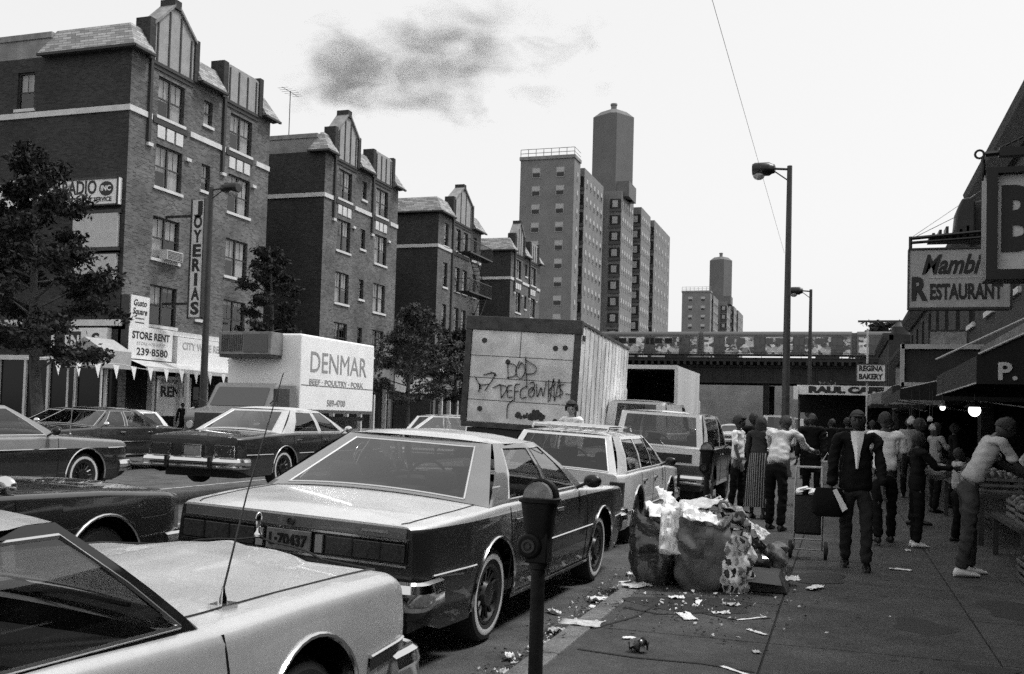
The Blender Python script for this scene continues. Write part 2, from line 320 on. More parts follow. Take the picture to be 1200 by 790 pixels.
def window(parent, axis, a, u0, u1, z0, z1, sgn, cols=2, sill=True, ac=False, seed=0):
    """a double-hung window: frame with sashes (thing's part), glass and curtain as sub-parts"""
    rnd = random.Random(seed); m = MB()
    def bx(mm, ua, ub, za, zb, d0, d1, mi=0):
        lo, hi = sorted((a + sgn * d0, a + sgn * d1))
        if axis == 'X': mm.box(lo, hi, ua, ub, za, zb, mi)
        else: mm.box(ua, ub, lo, hi, za, zb, mi)
    t = .06; d0, d1 = .09, .17
    bx(m, u0, u0 + t, z0, z1, d0, d1); bx(m, u1 - t, u1, z0, z1, d0, d1); bx(m, u0 + t, u1 - t, z1 - t, z1, d0, d1); bx(m, u0 + t, u1 - t, z0, z0 + t, d0, d1)
    w_ = (u1 - u0 - 2 * t) / cols
    for c in range(1, cols): bx(m, u0 + t + c * w_ - .05, u0 + t + c * w_ + .05, z0 + t, z1 - t, d0, d1)
    zm = (z0 + z1) / 2 + rnd.choice((0, 0, .0, -.05))
    for c in range(cols): bx(m, u0 + t + c * w_ + (.05 if c else 0), u0 + t + (c + 1) * w_ - (.05 if c < cols - 1 else 0), zm - .03, zm + .03, d0 + .02, d1 - .01)
    for c in range(cols):       # thin glazing bar in the upper sash
        uc = u0 + t + (c + .5) * w_; bx(m, uc - .012, uc + .012, zm + .03, z1 - t, d0 + .03, d0 + .06)
    f = m.build('window', M_sash, parent)
    g = MB(); e_ = a + sgn * .128
    P_ = (lambda u, z: (e_, u, z)) if axis == 'X' else (lambda u, z: (u, e_, z))
    g.quad(P_(u0 + t, z0 + t), P_(u1 - t, z0 + t), P_(u1 - t, z1 - t), P_(u0 + t, z1 - t)); g.build('pane', glass_mat('house_glass', .75), f)
    k = MB()
    for c in range(cols):
        ua, ub = u0 + t + c * w_, u0 + t + (c + 1) * w_
        r = rnd.random(); top = z1 - t
        bot = z0 + t if r < .35 else (zm - rnd.uniform(-.1, .25) if r < .8 else top - .15)
        n = 10; rows = []
        for zz in (bot, top):
            rows.append([(lambda u, d: (a + sgn * d, u, zz) if axis == 'X' else (u, a + sgn * d, zz))(ua + (ub - ua) * q / n, .22 + .025 * math.sin(q * 2.4 + c)) for q in range(n + 1)])
        k.grid(rows, 0)
    k.build('curtain', M_curtain, f, fix=False)
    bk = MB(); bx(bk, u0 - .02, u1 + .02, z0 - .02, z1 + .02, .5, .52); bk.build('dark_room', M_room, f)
    if sill:
        s_ = MB(); bx(s_, u0 - .1, u1 + .1, z0 - .13, z0, -.07, .1); s_.build('sill', M_stone, f)
    if ac:
        q = MB(); bx(q, u0 + .62, u1 - .08, z0 + .005, z0 + .42, -.32, .1)
        for i in range(6): bx(q, u0 + .66, u1 - .12, z0 + .05 + i * .06, z0 + .075 + i * .06, -.335, -.32, 1)
        q.build('air_conditioner', [M_cream, M_dark], f, bevel=.01)
    return f

def house(idx, label, Y0, Y1, side_mansard, kind='two_gables', base=-28.):
    k = (Y1 - Y0) / 10.4; X = base; top = 16.4; back = X - 24
    T = thing('apartment_house', label, 'apartment house', (X, Y0, 0), 'brick apartment houses along the far side')
    def yy(o): return Y0 + o * k
    rows = [(14.1, 15.82), (11.05, 12.87), (7.97, 9.77), (5.1, 6.82)]
    if kind == 'two_gables': cols = [(1.72, 3.5, 2), (4.9, 5.56, 1), (6.98, 8.8, 2)]
    else: cols = [(1.3, 2.3, 1), (4.1, 5.2, 1), (5.9, 7.0, 1), (8.4, 9.3, 1)]
    holes = []; wins = []
    for ci, (a, b, n) in enumerate(cols):
        for ri, (z0, z1) in enumerate(rows):
            if n == 1 and kind == 'two_gables': z0, z1 = z0 + .55, z1 - .05
            h = (yy(a), yy(b), z0, z1); holes.append(h); wins.append((h, n, ci, ri))
    m = MB(); wall_holes(m, 'X', X, Y0, Y1, 4.9, top, holes, .3, 0, -1)
    side_holes = []
    if idx == 0: side_holes = [(X - 8.2, X - 7.2, 14.2, 15.8), (X - 5.9, X - 5.0, 14.2, 15.8), (X - 8.2, X - 7.2, 11.1, 12.8), (X - 5.9, X - 5.0, 11.1, 12.8)]
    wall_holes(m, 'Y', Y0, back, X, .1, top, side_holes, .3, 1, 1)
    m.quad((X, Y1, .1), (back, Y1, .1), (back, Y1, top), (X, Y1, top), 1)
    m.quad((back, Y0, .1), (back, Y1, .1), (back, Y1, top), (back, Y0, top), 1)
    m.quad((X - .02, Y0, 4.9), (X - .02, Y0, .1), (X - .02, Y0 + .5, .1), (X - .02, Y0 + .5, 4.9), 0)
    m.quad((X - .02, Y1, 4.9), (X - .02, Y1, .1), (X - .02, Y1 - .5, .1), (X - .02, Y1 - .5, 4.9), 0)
    m.build('wall', [M_brick, M_brick_shade], T)
    for i, (h, n, ci, ri) in enumerate(wins): window(T, 'X', X, *h, -1, n, ac=(idx == 0 and ci == 0 and ri == 2) , seed=idx * 50 + i)
    for i, h in enumerate(side_holes): window(T, 'Y', Y0, *h, 1, 1, seed=900 + i)
    # belt course, broken at the bays
    m = MB(); segs = [(0, 1.35), (3.95, 6.6), (9.2, 10.4)] if kind == 'two_gables' else [(0, 3.1), (8.0, 10.4)]
    for a, b in segs: m.box(X - .02, X + .07, yy(a), yy(b), 13.78, 14.02)
    m.box(back, X + .07, Y0 - .07, Y0 - .002, 13.78, 14.02); m.build('belt_course', M_stone, T)
    m = MB()
    bays = [(1.15, 4.05, 'peak'), (6.4, 9.25, 'flat')] if kind == 'two_gables' else [(3.2, 7.7, 'peak')]
    if kind == 'two_gables':
        for a, b, _ in bays:
            c = (a + b) / 2
            for q in (-.62, 0, .62): m = MB(); m.box(X - .01, X + .04, yy(c + q) - .24 * k, yy(c + q) + .24 * k, 13.15, 13.68); m.build('spandrel_panel', M_stone, T)
            for q in (a + .1, b - .2): m = MB(); m.box(X - .01, X + .12, yy(q) - .16, yy(q) + .16, 12.62, 12.76); m.build('corbel', M_stone, T)
    # dark downpipes and timber bands beside the bays
    for a, b, _ in bays:
        m = MB(); m.box(X + .01, X + .13, yy(a) - .09, yy(a) + .07, 12.8 if kind == 'two_gables' else 5, 16.45); m.build('downpipe', M_timber, T)
        for za, zb_, q in ((16.02, 16.3, .07), (13.72, 14.0, .3)):
            m = MB(); m.box(X + .0, X + .05, yy(a) + q, yy(b) - (.3 if q > .1 else 0), za, zb_); m.build('timber_band', M_timber, T)
    # gables: stucco with timbers, brick shoulders
    for a, b, kind_ in bays:
        ya, yb = yy(a), yy(b); yc = (ya + yb) / 2; g = MB()
        if kind_ == 'peak': out = [(ya, 16.3), (yb, 16.3), (yb, 17.95), (yc + .16, 19.2), (yc - .16, 19.2), (ya, 17.75)]
        else: out = [(ya, 16.3), (yb, 16.3), (yb, 17.95), (yb - .35, 18.05), (ya + .35, 18.05), (ya, 17.95)]
        g.prism(out, 'X', X - .55, X + .06); go = g.build('gable', M_stucco, T)
        g = MB()
        for q in np.linspace(ya + .32, yb - .32, 4):
            zt = 17.9 if kind_ == 'flat' else 17.75 + 1.35 * max(0, 1 - abs(q - yc) / (yb - ya) * 2)
            g.box(X + .055, X + .1, q - .045, q + .045, 16.3, zt)
        g.box(X + .055, X + .095, ya, yb, 16.2, 16.34); g.build('half_timbering', M_timber, go)
        sh_ = [(ya - .28, ya + .1, 16.3, 18.05, .14), (yb - .1, yb + .22, 16.3, 18.2, .14)]
        if kind_ == 'peak': sh_.append((yc - .24, yc + .24, 19.02, 19.42, .16))
        for y_a, y_b, z_a, z_b, xo in sh_: g = MB(); g.box(X - .6, X + xo, y_a, y_b, z_a, z_b); g.build('gable_shoulder', M_brick_shade, go)
        if kind_ == 'peak':
            for sgn, y_, z_ in ((-1, ya, 17.8), (1, yb, 18.0)):
                g = MB(); y2 = yc + sgn * .16; g.prism([(y_, z_), (y_, z_ + .14), (y2, 19.22), (y2, 19.08)], 'X', X - .62, X + .17); g.build('coping', M_coping, go)
    # mansard strips between the bays, hipped round the corner
    segs = [(-.35, 1.0), (4.2, 6.15), (9.45, 10.8)] if kind == 'two_gables' else [(-.35, 3.0), (7.9, 10.8)]
    for si, (a, b) in enumerate(segs):
        r = MB(); y0, y1 = yy(a), yy(b); yi0 = y0 + (.55 if si == 0 else 0); yi1 = y1 - (.55 if si == len(segs) - 1 else 0)
        r.quad((X + .38, y0, 16.42), (X + .38, y1, 16.42), (X - .3, yi1, 17.55), (X - .3, yi0, 17.55), 0)
        r.quad((X + .38, y0, 16.42), (X + .38, y1, 16.42), (X - .1, y1, 16.36), (X - .1, y0, 16.36), 1)
        r.box(X + .3, X + .42, y0, y1, 16.32, 16.43, 1)
        if si == 0:
            xs = X - side_mansard
            r.quad((X + .38, y0, 16.42), (xs, y0, 16.42), (xs + .5, yi0, 17.55), (X - .3, yi0, 17.55), 0)
            r.quad((X + .38, y0, 16.42), (xs, y0, 16.42), (xs, Y0 + .1, 16.36), (X + .38, Y0 + .1, 16.36), 1)
            r.box(xs, X + .42, y0 - .04, y0 + .06, 16.32, 16.43, 1)
            r.quad((xs, y0, 16.42), (xs, Y0 + 1.5, 16.42), (xs + .5, Y0 + 1.5, 17.55), (xs + .5, yi0, 17.55), 0)
        else: r.quad((X + .38, y0, 16.42), (X - .3, y0, 17.55), (X - .3, y0, 16.42), (X - .3, y0, 16.4), 0)
        if si == len(segs) - 1:
            r.quad((X + .38, y1, 16.42), (X - 6, y1, 16.42), (X - 6, yi1, 17.55), (X - .3, yi1, 17.55), 0)
        r.build('mansard', [M_slate, M_timber], T, fix=False)
    m = MB(); m.box(back, X - side_mansard + .4, Y0 + .0, Y1, top + .003, 17.2, 0); m.box(back, X - side_mansard + .45, Y0 - .06, Y0 + .3, 17.2, 17.45, 1)
    m.box(back, X - .3, Y0 + .4, Y1 - .3, top + .004, 17.5, 2); m.build('parapet', [M_parapet, M_coping, M_dark], T)
    m = MB(); m.box(X - 2.2, X - 1.5, yy(9.9), yy(10.7), 16.5, 18.0); m.build('chimney', M_brick_shade, T)
    # a dark shop-front strip at street level
    sf = MB(); sf.box(X - .6, X - .4, Y0 + .5, Y1 - .5, .1, 3.5, 1)
    for q in np.linspace(Y0 + .5, Y1 - .5, 6): sf.box(X - .42, X - .12, q - .09, q + .09, .1, 3.5, 2)
    sf.box(X - .45, X + .1, Y0 + .02, Y1 - .02, 3.5, 4.9, 0); sf.box(X - .45, X + .25, Y0, Y1, 4.72, 4.92, 3); sf.box(X - .42, X - .2, Y0 + .5, Y1 - .5, .1, .6, 0)
    sf.build('shop_front', [mat('shop_fascia', .2, .7, var=.4, scale=.8), mat('shop_glass', .01, .12, spec=.25), M_cream, M_stone], T)
    return T
house(0, 'nearest brick apartment house, at the left edge above the STORE RENT sign', 33.5, 44.0, 4.6)
house(1, 'second brick apartment house from the left, flat parapet on its side', 49.8, 59.6, 1.0)
b3 = house(2, 'third brick apartment house with a fire escape and one gable', 66.6, 75.6, 8.0, 'one_gable')
house(3, 'farthest brick apartment house of the row, beside the tall tower', 83.4, 92.4, 8.0)
# fire escape on the third house
m = MB(); X = -28
for z in (14.0, 11.0, 7.9, 5.0):
    for q in np.linspace(70.2, 75.2, 22): m.box(X + .05, X + 1.15, q - .02, q + .02, z - .02, z + .02)
    m.box(X, X + 1.2, 70.15, 70.2, z - .05, z + .03); m.box(X, X + 1.2, 75.2, 75.25, z - .05, z + .03); m.box(X + 1.15, X + 1.2, 70.15, 75.25, z - .05, z + .05)
    m.box(X + 1.16, X + 1.2, 70.15, 75.25, z + .95, z + 1.0)
    for q in np.linspace(70.2, 75.2, 26): m.box(X + 1.165, X + 1.19, q - .012, q + .012, z, z + 1)
    for q in (70.17, 75.22):
        m.box(X, X + 1.2, q - .02, q + .02, z + .95, z + 1.0)
for z0, z1, y0, y1 in ((11, 14, 74.6, 71.9), (7.9, 11, 71.9, 74.6), (5, 7.9, 74.6, 71.9)):
    for dx in (.45, 1.0): m.tube([(X + dx, y0, z0), (X + dx, y1, z1)], .035, 6)
    for q in np.linspace(0, 1, 12): m.box(X + .45, X + 1.0, y0 + (y1 - y0) * q - .08, y0 + (y1 - y0) * q + .08, z0 + (z1 - z0) * q - .015, z0 + (z1 - z0) * q + .015)
m.build('fire_escape', M_black, b3)
def antenna(x, y, z, h, label):
    T = thing('roof_antenna', label, 'antenna', (x, y, z)); m = MB(); m.tube([(x, y, z), (x, y, z + h)], .025, 6); m.build('mast', M_dark, T)
    m = MB(); m.tube([(x, y - .9, z + h - .05), (x, y + .9, z + h - .05)], .015, 6)
    for q in np.linspace(-.8, .8, 6): m.tube([(x - .5 + abs(q) * .2, y + q, z + h - .05), (x + .5 - abs(q) * .2, y + q, z + h - .05)], .01, 5)
    m.build('aerial', M_dark, T)
antenna(-30.5, 49.9, 17.45, 2.6, 'thin tall roof antenna on the flat parapet beside the second gabled house'); antenna(-33, 58, 17.4, 2.2, 'short roof antenna behind the gables of the second house')
antenna(-30, 91, 17.5, 1.6, 'small roof antenna on the farthest apartment house')
# low rear block closing the courts between the houses
for i, (a, b, l) in enumerate(((44.02, 49.78, 'dark brick rear block closing the first court'), (59.62, 66.58, 'dark brick rear block closing the second court'), (75.62, 83.38, 'dark brick rear block closing the third court'))):
    T = thing('court_block', l, 'building', (-46, a, 0), 'rear blocks in the courts'); m = MB(); m.box(-60, -46, a, b, .1, 15.5); m.build('wall', M_brick_shade, T)
    m = MB(); m.box(-60, -45.8, a, b, 15.5, 15.9); m.build('coping', M_coping, T)
    T = thing('court_shop', ['one-storey shop in the first court', 'one-storey shop in the second court', 'one-storey shop in the third court'][i], 'shop', (-29, a, 0), 'one-storey shops in the courts')
    m = MB(); m.box(-45.9, -28.1, a + .01, b - .01, .1, 4.4); m.build('wall', M_brick_shade, T)
    m = MB(); m.box(-28.09, -27.95, a + .3, b - .3, 3.0, 4.2); m.build('fascia', mat('old_fascia', .35, .7, var=.3), T)
    m = MB(); m.box(-28.09, -28.03, a + .4, b - .4, .4, 2.9); m.build('shop_window', MATS['shop_glass'], T)
# ------------------------------------------------------------------ towers, elevated railway
M_tb = mat('tower_brick', .2, .85, var=.15, scale=.4); M_tb2 = mat('tower_recess_shade', .1, .85, var=.2, scale=.4)  # second tone is the tower brick darkened to paint shade into the recesses
def tower(label, x0, y0, sc, nwin, parts=True):
    """cross-shaped project tower: a slab end facing the street and stepped wings behind it"""
    T = thing('apartment_tower', label, 'tower block', (x0, y0, 0)); Z = 39.8 * sc; st = 2.72 * sc
    W1 = 8.3
    wings = [(8.6, 5, 17.5), (10.9, 21, 31), (11.7, 34, 43), (11.9, 46, 64)]
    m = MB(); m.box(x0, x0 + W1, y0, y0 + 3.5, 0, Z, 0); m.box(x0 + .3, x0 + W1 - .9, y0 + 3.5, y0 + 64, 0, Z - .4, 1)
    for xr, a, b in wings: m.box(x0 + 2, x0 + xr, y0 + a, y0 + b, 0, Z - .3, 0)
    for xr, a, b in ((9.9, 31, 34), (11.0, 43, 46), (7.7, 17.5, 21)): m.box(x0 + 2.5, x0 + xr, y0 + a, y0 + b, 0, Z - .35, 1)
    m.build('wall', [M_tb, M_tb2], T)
    m = MB(); m.box(x0 - .15, x0 + W1 + .15, y0 - .15, y0 + 3.6, Z, Z + .5); m.build('coping', M_parapet, T)
    m = MB()
    for z in (Z + 1.0, Z + 1.6):
        m.tube([(x0, y0, z), (x0 + W1, y0, z), (x0 + W1, y0 + 3.5, z)], .05, 4)
    for q in np.linspace(0, W1, 8): m.tube([(x0 + q, y0, Z + .5), (x0 + q, y0, Z + 1.6)], .05, 4)
    m.build('roof_railing', M_parapet, T)
    # lift tower with an octagonal cap and a flue
    cx, cy = x0 + 8.3, y0 + 25; h = 13.2
    m = MB(); pr = []
    for r, z in ((3.5, Z - 1), (3.5, Z + h), (2.2, Z + h + 1.0)): pr.append([(cx + r * math.cos(t), cy + r * math.sin(t), z) for t in [R(-77 + q * 90 + e_) for q in range(4) for e_ in (-9, 9)]])
    m.loft(pr, 0, False)
    m.box(cx + .8, cx + 3.6, cy - 3, cy + 3, Z - 1, Z + 1.6, 0)
    m.build('lift_tower', mat('tower_brick_dark', .14, .85, var=.15, scale=.4), T)
    m = MB(); m.lathe([(.5, Z + h + .8), (.5, Z + h + 2.2), (.6, Z + h + 2.2), (.6, Z + h + 2.5)], (cx, cy, 0), n=8); m.build('flue', M_tb, T)
    wins = []
    for r in range(14):
        zc = Z - 2.0 * sc - r * st
        for u in (2.5, 6.2): wins.append(('Y', y0, x0 + u * sc, zc))
    other = MB()
    def win(mm, axis, a, u, zc, w_=.65, h_=.75):
        if axis == 'Y':
            mm.box(u - w_ * sc, u + w_ * sc, a - .05, a + .02, zc - h_ * sc, zc + h_ * sc, 1); mm.box(u - (w_ - .1) * sc, u + (w_ - .1) * sc, a - .07, a - .05, zc - (h_ - .1) * sc, zc - .05, 0); mm.box(u - (w_ - .1) * sc, u + (w_ - .1) * sc, a - .065, a - .05, zc + .05, zc + (h_ - .1) * sc, 2)
        else:
            mm.box(a - .02, a + .05, u - w_ * sc, u + w_ * sc, zc - h_ * sc, zc + h_ * sc, 1); mm.box(a + .05, a + .07, u - (w_ - .1) * sc, u + (w_ - .1) * sc, zc - (h_ - .1) * sc, zc - .05, 0); mm.box(a + .05, a + .065, u - (w_ - .1) * sc, u + (w_ - .1) * sc, zc + .05, zc + (h_ - .1) * sc, 2)
    wm = [mat('tower_glass', .015, .3), mat('tower_frame', .34, .6), mat('tower_blind', .45, .7)]
    if parts:
        for a in wins:
            mm = MB(); win(mm, *a); mm.build('window', wm, T)
    else:
        for a in wins: win(other, *a)
    for (xr, a, b) in [(W1, .8, 3)] + [(q[0], q[1] + .4, q[2] - .3) for q in wings]:
        xx = x0 + xr
        for r in range(14):
            zc = Z - 2.4 * sc - r * st
            n = 5 if b - a > 5 else 1
            for q in range(n):
                u = y0 + (a + (b - a) * (q + .5) / n) * sc
                win(other, 'X', xx, u, zc, .5 if n > 2 else .4, .7)
            if b - a > 5:
                for q in (0,):
                    # corner balconies with pale fronts
                    other.box(xx - 1.9, xx - .1, y0 + a - .52, y0 + a - .42, zc - .8, zc + .8, 0)
                    other.box(xx - 1.5, xx - .6, y0 + a - .56, y0 + a - .52, zc - .6, zc + .55, 2)
                    other.box(xx - 1.95, xx + .06, y0 + a - .6, y0 + a - .41, zc - 1.35, zc - .85, 3)
    o = other.build('wing_window', wm + [M_tb2], T); o['kind'] = 'stuff'
    return T
tower('tall brick tower block behind the trains with an octagonal lift tower', -45.9, 140, 1., 2)
tower('distant small brick tower block in the sky behind the trains', -45.2, 295, 1., 2, False)

M_rust = mat('rusty_iron', .022, .8, var=.5, scale=1.5)
EL_Y = 108.
T = thing('elevated_railway', 'dark iron elevated railway viaduct crossing above the street', 'viaduct', (-14, EL_Y, 0))
m = MB(); m.box(-70, 40, EL_Y, EL_Y + .4, 5.95, 7.6, 0)
for x in np.arange(-70, 40, 1.5): m.box(x, x + .12, EL_Y - .12, EL_Y, 6.05, 7.5, 0)
m.box(-70, 40, EL_Y - .2, EL_Y + .6, 7.5, 7.72); m.box(-70, 40, EL_Y - .2, EL_Y + .6, 5.85, 6.05); m.box(-70, 40, EL_Y + 9, EL_Y + 9.4, 5.95, 7.6); m.build('girder', M_rust, T)
m = MB(); m.box(-70, 40, EL_Y - .8, EL_Y + 10, 8.1, 8.4)
for x in np.arange(-70, 40, .7): m.box(x, x + .25, EL_Y - .9, EL_Y + 10, 7.72, 8.1)
for y in (EL_Y + .5, EL_Y + 1.95, EL_Y + 6, EL_Y + 7.5): m.box(-70, 40, y, y + .08, 8.4, 8.55)
m.build('deck', M_rust, T)
m = MB(); m.box(-70, 40, EL_Y - .85, EL_Y - .78, 8.4, 8.5); m.box(-70, 40, EL_Y - .85, EL_Y - .8, 9.0, 9.05)
for x in np.arange(-70, 40, 2.): m.box(x, x + .05, EL_Y - .85, EL_Y - .8, 8.4, 9.05)
m.build('walkway_rail', M_rust, T)
for x in (-40, -24.5, -7.5, 3.8, 18):
    for y in (EL_Y + .2, EL_Y + 9.2):
        m = MB(); m.box(x - .3, x + .3, y - .05, y + .05, 0, 5.9); m.box(x - .3, x - .25, y - .3, y + .3, 0, 5.9); m.box(x + .25, x + .3, y - .3, y + .3, 0, 5.9); m.build('column', M_rust, T)
def graffiti_mat():
    m = mat('graffiti_paint', .3, .5); t = m.node_tree; b = t.nodes["Principled BSDF"]; tc = t.nodes["Texture Coordinate"]
    v = t.nodes.new("ShaderNodeTexVoronoi"); v.inputs['Scale'].default_value = 2.4; mp = t.nodes.new("ShaderNodeMapping"); mp.inputs['Scale'].default_value = (.9, 1, 1.3)
    n = t.nodes.new("ShaderNodeTexNoise"); n.inputs['Scale'].default_value = 1.6; n.inputs['Detail'].default_value = 7
    t.links.new(tc.outputs['Object'], n.inputs['Vector']); ad = t.nodes.new("ShaderNodeVectorMath"); t.links.new(tc.outputs['Object'], ad.inputs[0]); t.links.new(n.outputs['Color'], ad.inputs[1])
    t.links.new(ad.outputs[0], mp.inputs[0]); t.links.new(mp.outputs[0], v.inputs['Vector'])
    r = t.nodes.new("ShaderNodeValToRGB"); r.color_ramp.interpolation = 'CONSTANT'; e = r.color_ramp.elements
    e[0].color = (.1, .1, .1, 1); e[1].position = .3; e[1].color = (.45, .45, .45, 1)
    for p, g in ((.42, .7), (.55, .3), (.66, .6), (.78, .9), (.9, .5)): q = e.new(p); q.color = (g, g, g, 1)
    sp = t.nodes.new("ShaderNodeSeparateColor"); t.links.new(v.outputs['Color'], sp.inputs[0]); t.links.new(sp.outputs[0], r.inputs[0]); t.links.new(r.outputs[0], b.inputs['Base Color']); return m
M_graf = graffiti_mat(); M_tbody = mat('train_paint', .16, .5, var=.3, scale=2)
def train_car(x0, label):
    L = 15.2; T = thing('train_car', label, 'train car', (x0, EL_Y + 1.2, 8.5), 'train cars on the viaduct'); y = EL_Y - .05; z = 8.62
    m = MB(); m.box(x0, x0 + L, y, y + 2.7, z + .25, z + 2.35); m.box(x0 + L, x0 + L + .5, y + .5, y + 2.2, z + .25, z + 2.6)
    rows = []
    for x in (x0, x0 + L): rows.append([(x, y + 1.35 + 1.4 * math.sin(a) * 1.0, z + 2.35 + .45 * math.cos(a)) for a in np.linspace(-1.57, 1.57, 9)])
    m.build('body', M_tbody, T)
    m = MB(); m.loft(rows, 0); m.build('roof', mat('train_roof', .06, .7), T)
    m = MB(); m.box(x0 + .15, x0 + L - .15, y - .02, y, z + .32, z + 2.1); m.build('graffiti', M_graf, T)
    dx = [1.2, 5.4, 9.4, 13.2]
    for d in dx[:3] + [13.2]:
        m = MB(); m.box(x0 + d - .05, x0 + d + 1.15, y - .05, y - .022, z + .3, z + 2.2, 0); m.box(x0 + d + .1, x0 + d + .5, y - .06, y - .05, z + 1.3, z + 2.0, 1); m.box(x0 + d + .62, x0 + d + 1.02, y - .06, y - .05, z + 1.3, z + 2.0, 1)
        m.build('door', [mat('train_door', .09, .5, var=.5, scale=3), M_dglass], T)
    for d in (2.9, 4.0, 6.9, 8.0, 10.9, 12.0):
        m = MB(); m.box(x0 + d - .45, x0 + d + .45, y - .04, y - .022, z + 1.35, z + 2.02, 0); m.box(x0 + d - .38, x0 + d + .38, y - .05, y - .04, z + 1.42, z + 1.95, 1); m.build('window', [M_tbody, M_dglass], T)
    for c in (2.4, L - 2.4):
        m = MB(); m.box(x0 + c - 1.2, x0 + c + 1.2, y + .2, y + 2.5, z - .08, z + .25)
        for w_ in (-.9, .9): m.lathe([(.36, 0), (.36, .12)], (x0 + c + w_, y + .4, z + .28 - .02), 'Y', 12)
        m.build('wheel_truck', M_dark, T)
    return T
train_car(-29.9, 'train car with graffiti left of the middle one, partly behind the box truck'); train_car(-14.2, 'train car with graffiti in the middle of the viaduct'); train_car(1.5, 'train car with graffiti at the right end of the viaduct')
train_car(-45.6, 'train car with graffiti farthest left on the viaduct')
# grey wall beneath the viaduct
T = thing('concrete_wall', 'pale grey concrete wall under the viaduct behind parked cars', 'wall', (-10, 128, 0)); m = MB(); m.box(-60, 30, 128, 128.5, 0, 6.4); m.build('wall', mat('grey_wall', .32, .85, var=.3, scale=.4), T)
for xa, xb in ((-60, -30), (-6, 30)):
    pass
# smoke drifting over the roofs
def smoke():
    m = MB(); m.ell((-41, 100, 40), (23, 9, 9), 28, 16)
    me = m.build('smoke', None or mat('x_tmp', .5)); o = me; o.data.materials.clear()
    ma = bpy.data.materials.new('smoke'); ma.use_nodes = True; t = ma.node_tree; t.nodes.clear(); out = t.nodes.new("ShaderNodeOutputMaterial")
    pv = t.nodes.new("ShaderNodeVolumePrincipled"); pv.inputs['Color'].default_value = (.1, .1, .1, 1); pv.inputs['Anisotropy'].default_value = .2
    tc = t.nodes.new("ShaderNodeTexCoord")
    mp = t.nodes.new("ShaderNodeMapping"); mp.inputs['Rotation'].default_value = (0, R(14), 0); mp.inputs['Scale'].default_value = (.55, .6, 1.15); t.links.new(tc.outputs['Object'], mp.inputs[0])
    n = t.nodes.new("ShaderNodeTexNoise"); n.inputs['Scale'].default_value = .27; n.inputs['Detail'].default_value = 7; n.inputs['Roughness'].default_value = .62; n.inputs['Distortion'].default_value = .5; t.links.new(mp.outputs[0], n.inputs['Vector'])
    # fall-off towards the ellipsoid's skin and towards the far right end of the drift
    mg = t.nodes.new("ShaderNodeMapping"); mg.inputs['Scale'].default_value = (1 / 24, 1 / 9, 1 / 8.6); mg.inputs["Location"].default_value = (44 / 24, -100 / 9, -40.5 / 8.6); t.links.new(tc.outputs['Object'], mg.inputs[0])
    ln = t.nodes.new("ShaderNodeVectorMath"); ln.operation = 'LENGTH'; t.links.new(mg.outputs[0], ln.inputs[0])
    fo = t.nodes.new("ShaderNodeMapRange"); fo.inputs[1].default_value = .1; fo.inputs[2].default_value = 1; fo.inputs[3].default_value = .14; fo.inputs[4].default_value = -.17; t.links.new(ln.outputs['Value'], fo.inputs[0])
    a = t.nodes.new("ShaderNodeMath"); a.operation = 'ADD'; t.links.new(n.outputs[0], a.inputs[0]); t.links.new(fo.outputs[0], a.inputs[1])
    kd = t.nodes.new("ShaderNodeVectorMath"); kd.operation = 'DISTANCE'; t.links.new(tc.outputs['Object'], kd.inputs[0]); kd.inputs[1].default_value = (-56, 100, 38.4)
    kf = t.nodes.new("ShaderNodeMapRange"); kf.inputs[1].default_value = .5; kf.inputs[2].default_value = 6; kf.inputs[3].default_value = .2; kf.inputs[4].default_value = 0; t.links.new(kd.outputs['Value'], kf.inputs[0])
    a2 = t.nodes.new("ShaderNodeMath"); a2.operation = 'ADD'; t.links.new(a.outputs[0], a2.inputs[0]); t.links.new(kf.outputs[0], a2.inputs[1]); a = a2
    mr = t.nodes.new("ShaderNodeMapRange"); mr.inputs[1].default_value = .49; mr.inputs[2].default_value = .8; mr.inputs[3].default_value = 0; mr.inputs[4].default_value = .26; t.links.new(a.outputs[0], mr.inputs[0])
    t.links.new(mr.outputs[0], pv.inputs['Density']); t.links.new(pv.outputs[0], out.inputs['Volume']); o.data.materials.append(ma)
    tag(o, 'dark smoke drifting across the sky above the roofs', 'smoke', kind='stuff')
smoke()
# ------------------------------------------------------------------ vehicles
def paint(name, g, dirt=.12): return mat(name, g, .32, var=dirt, scale=2.2, coat=1., bump=0)
def flake(name, g, dirt=.08): return mat(name, g, .36, .5, var=dirt, scale=2.2, coat=.5)
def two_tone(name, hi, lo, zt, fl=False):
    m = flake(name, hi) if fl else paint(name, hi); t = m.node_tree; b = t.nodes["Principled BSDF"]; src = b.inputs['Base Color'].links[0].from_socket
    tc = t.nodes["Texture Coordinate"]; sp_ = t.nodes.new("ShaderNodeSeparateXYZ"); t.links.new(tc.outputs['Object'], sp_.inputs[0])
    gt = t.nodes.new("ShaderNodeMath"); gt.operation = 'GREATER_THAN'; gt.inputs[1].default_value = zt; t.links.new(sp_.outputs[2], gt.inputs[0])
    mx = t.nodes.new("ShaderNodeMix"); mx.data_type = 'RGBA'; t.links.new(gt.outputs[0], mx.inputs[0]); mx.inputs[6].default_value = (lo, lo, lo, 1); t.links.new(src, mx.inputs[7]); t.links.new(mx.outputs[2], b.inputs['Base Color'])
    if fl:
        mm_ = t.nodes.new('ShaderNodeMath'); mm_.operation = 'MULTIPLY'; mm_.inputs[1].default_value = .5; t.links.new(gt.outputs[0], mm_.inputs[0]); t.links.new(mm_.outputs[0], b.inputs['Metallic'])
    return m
def road_z(x): return .2 * (1 - ((x + 12.2) / 10.35) ** 2)
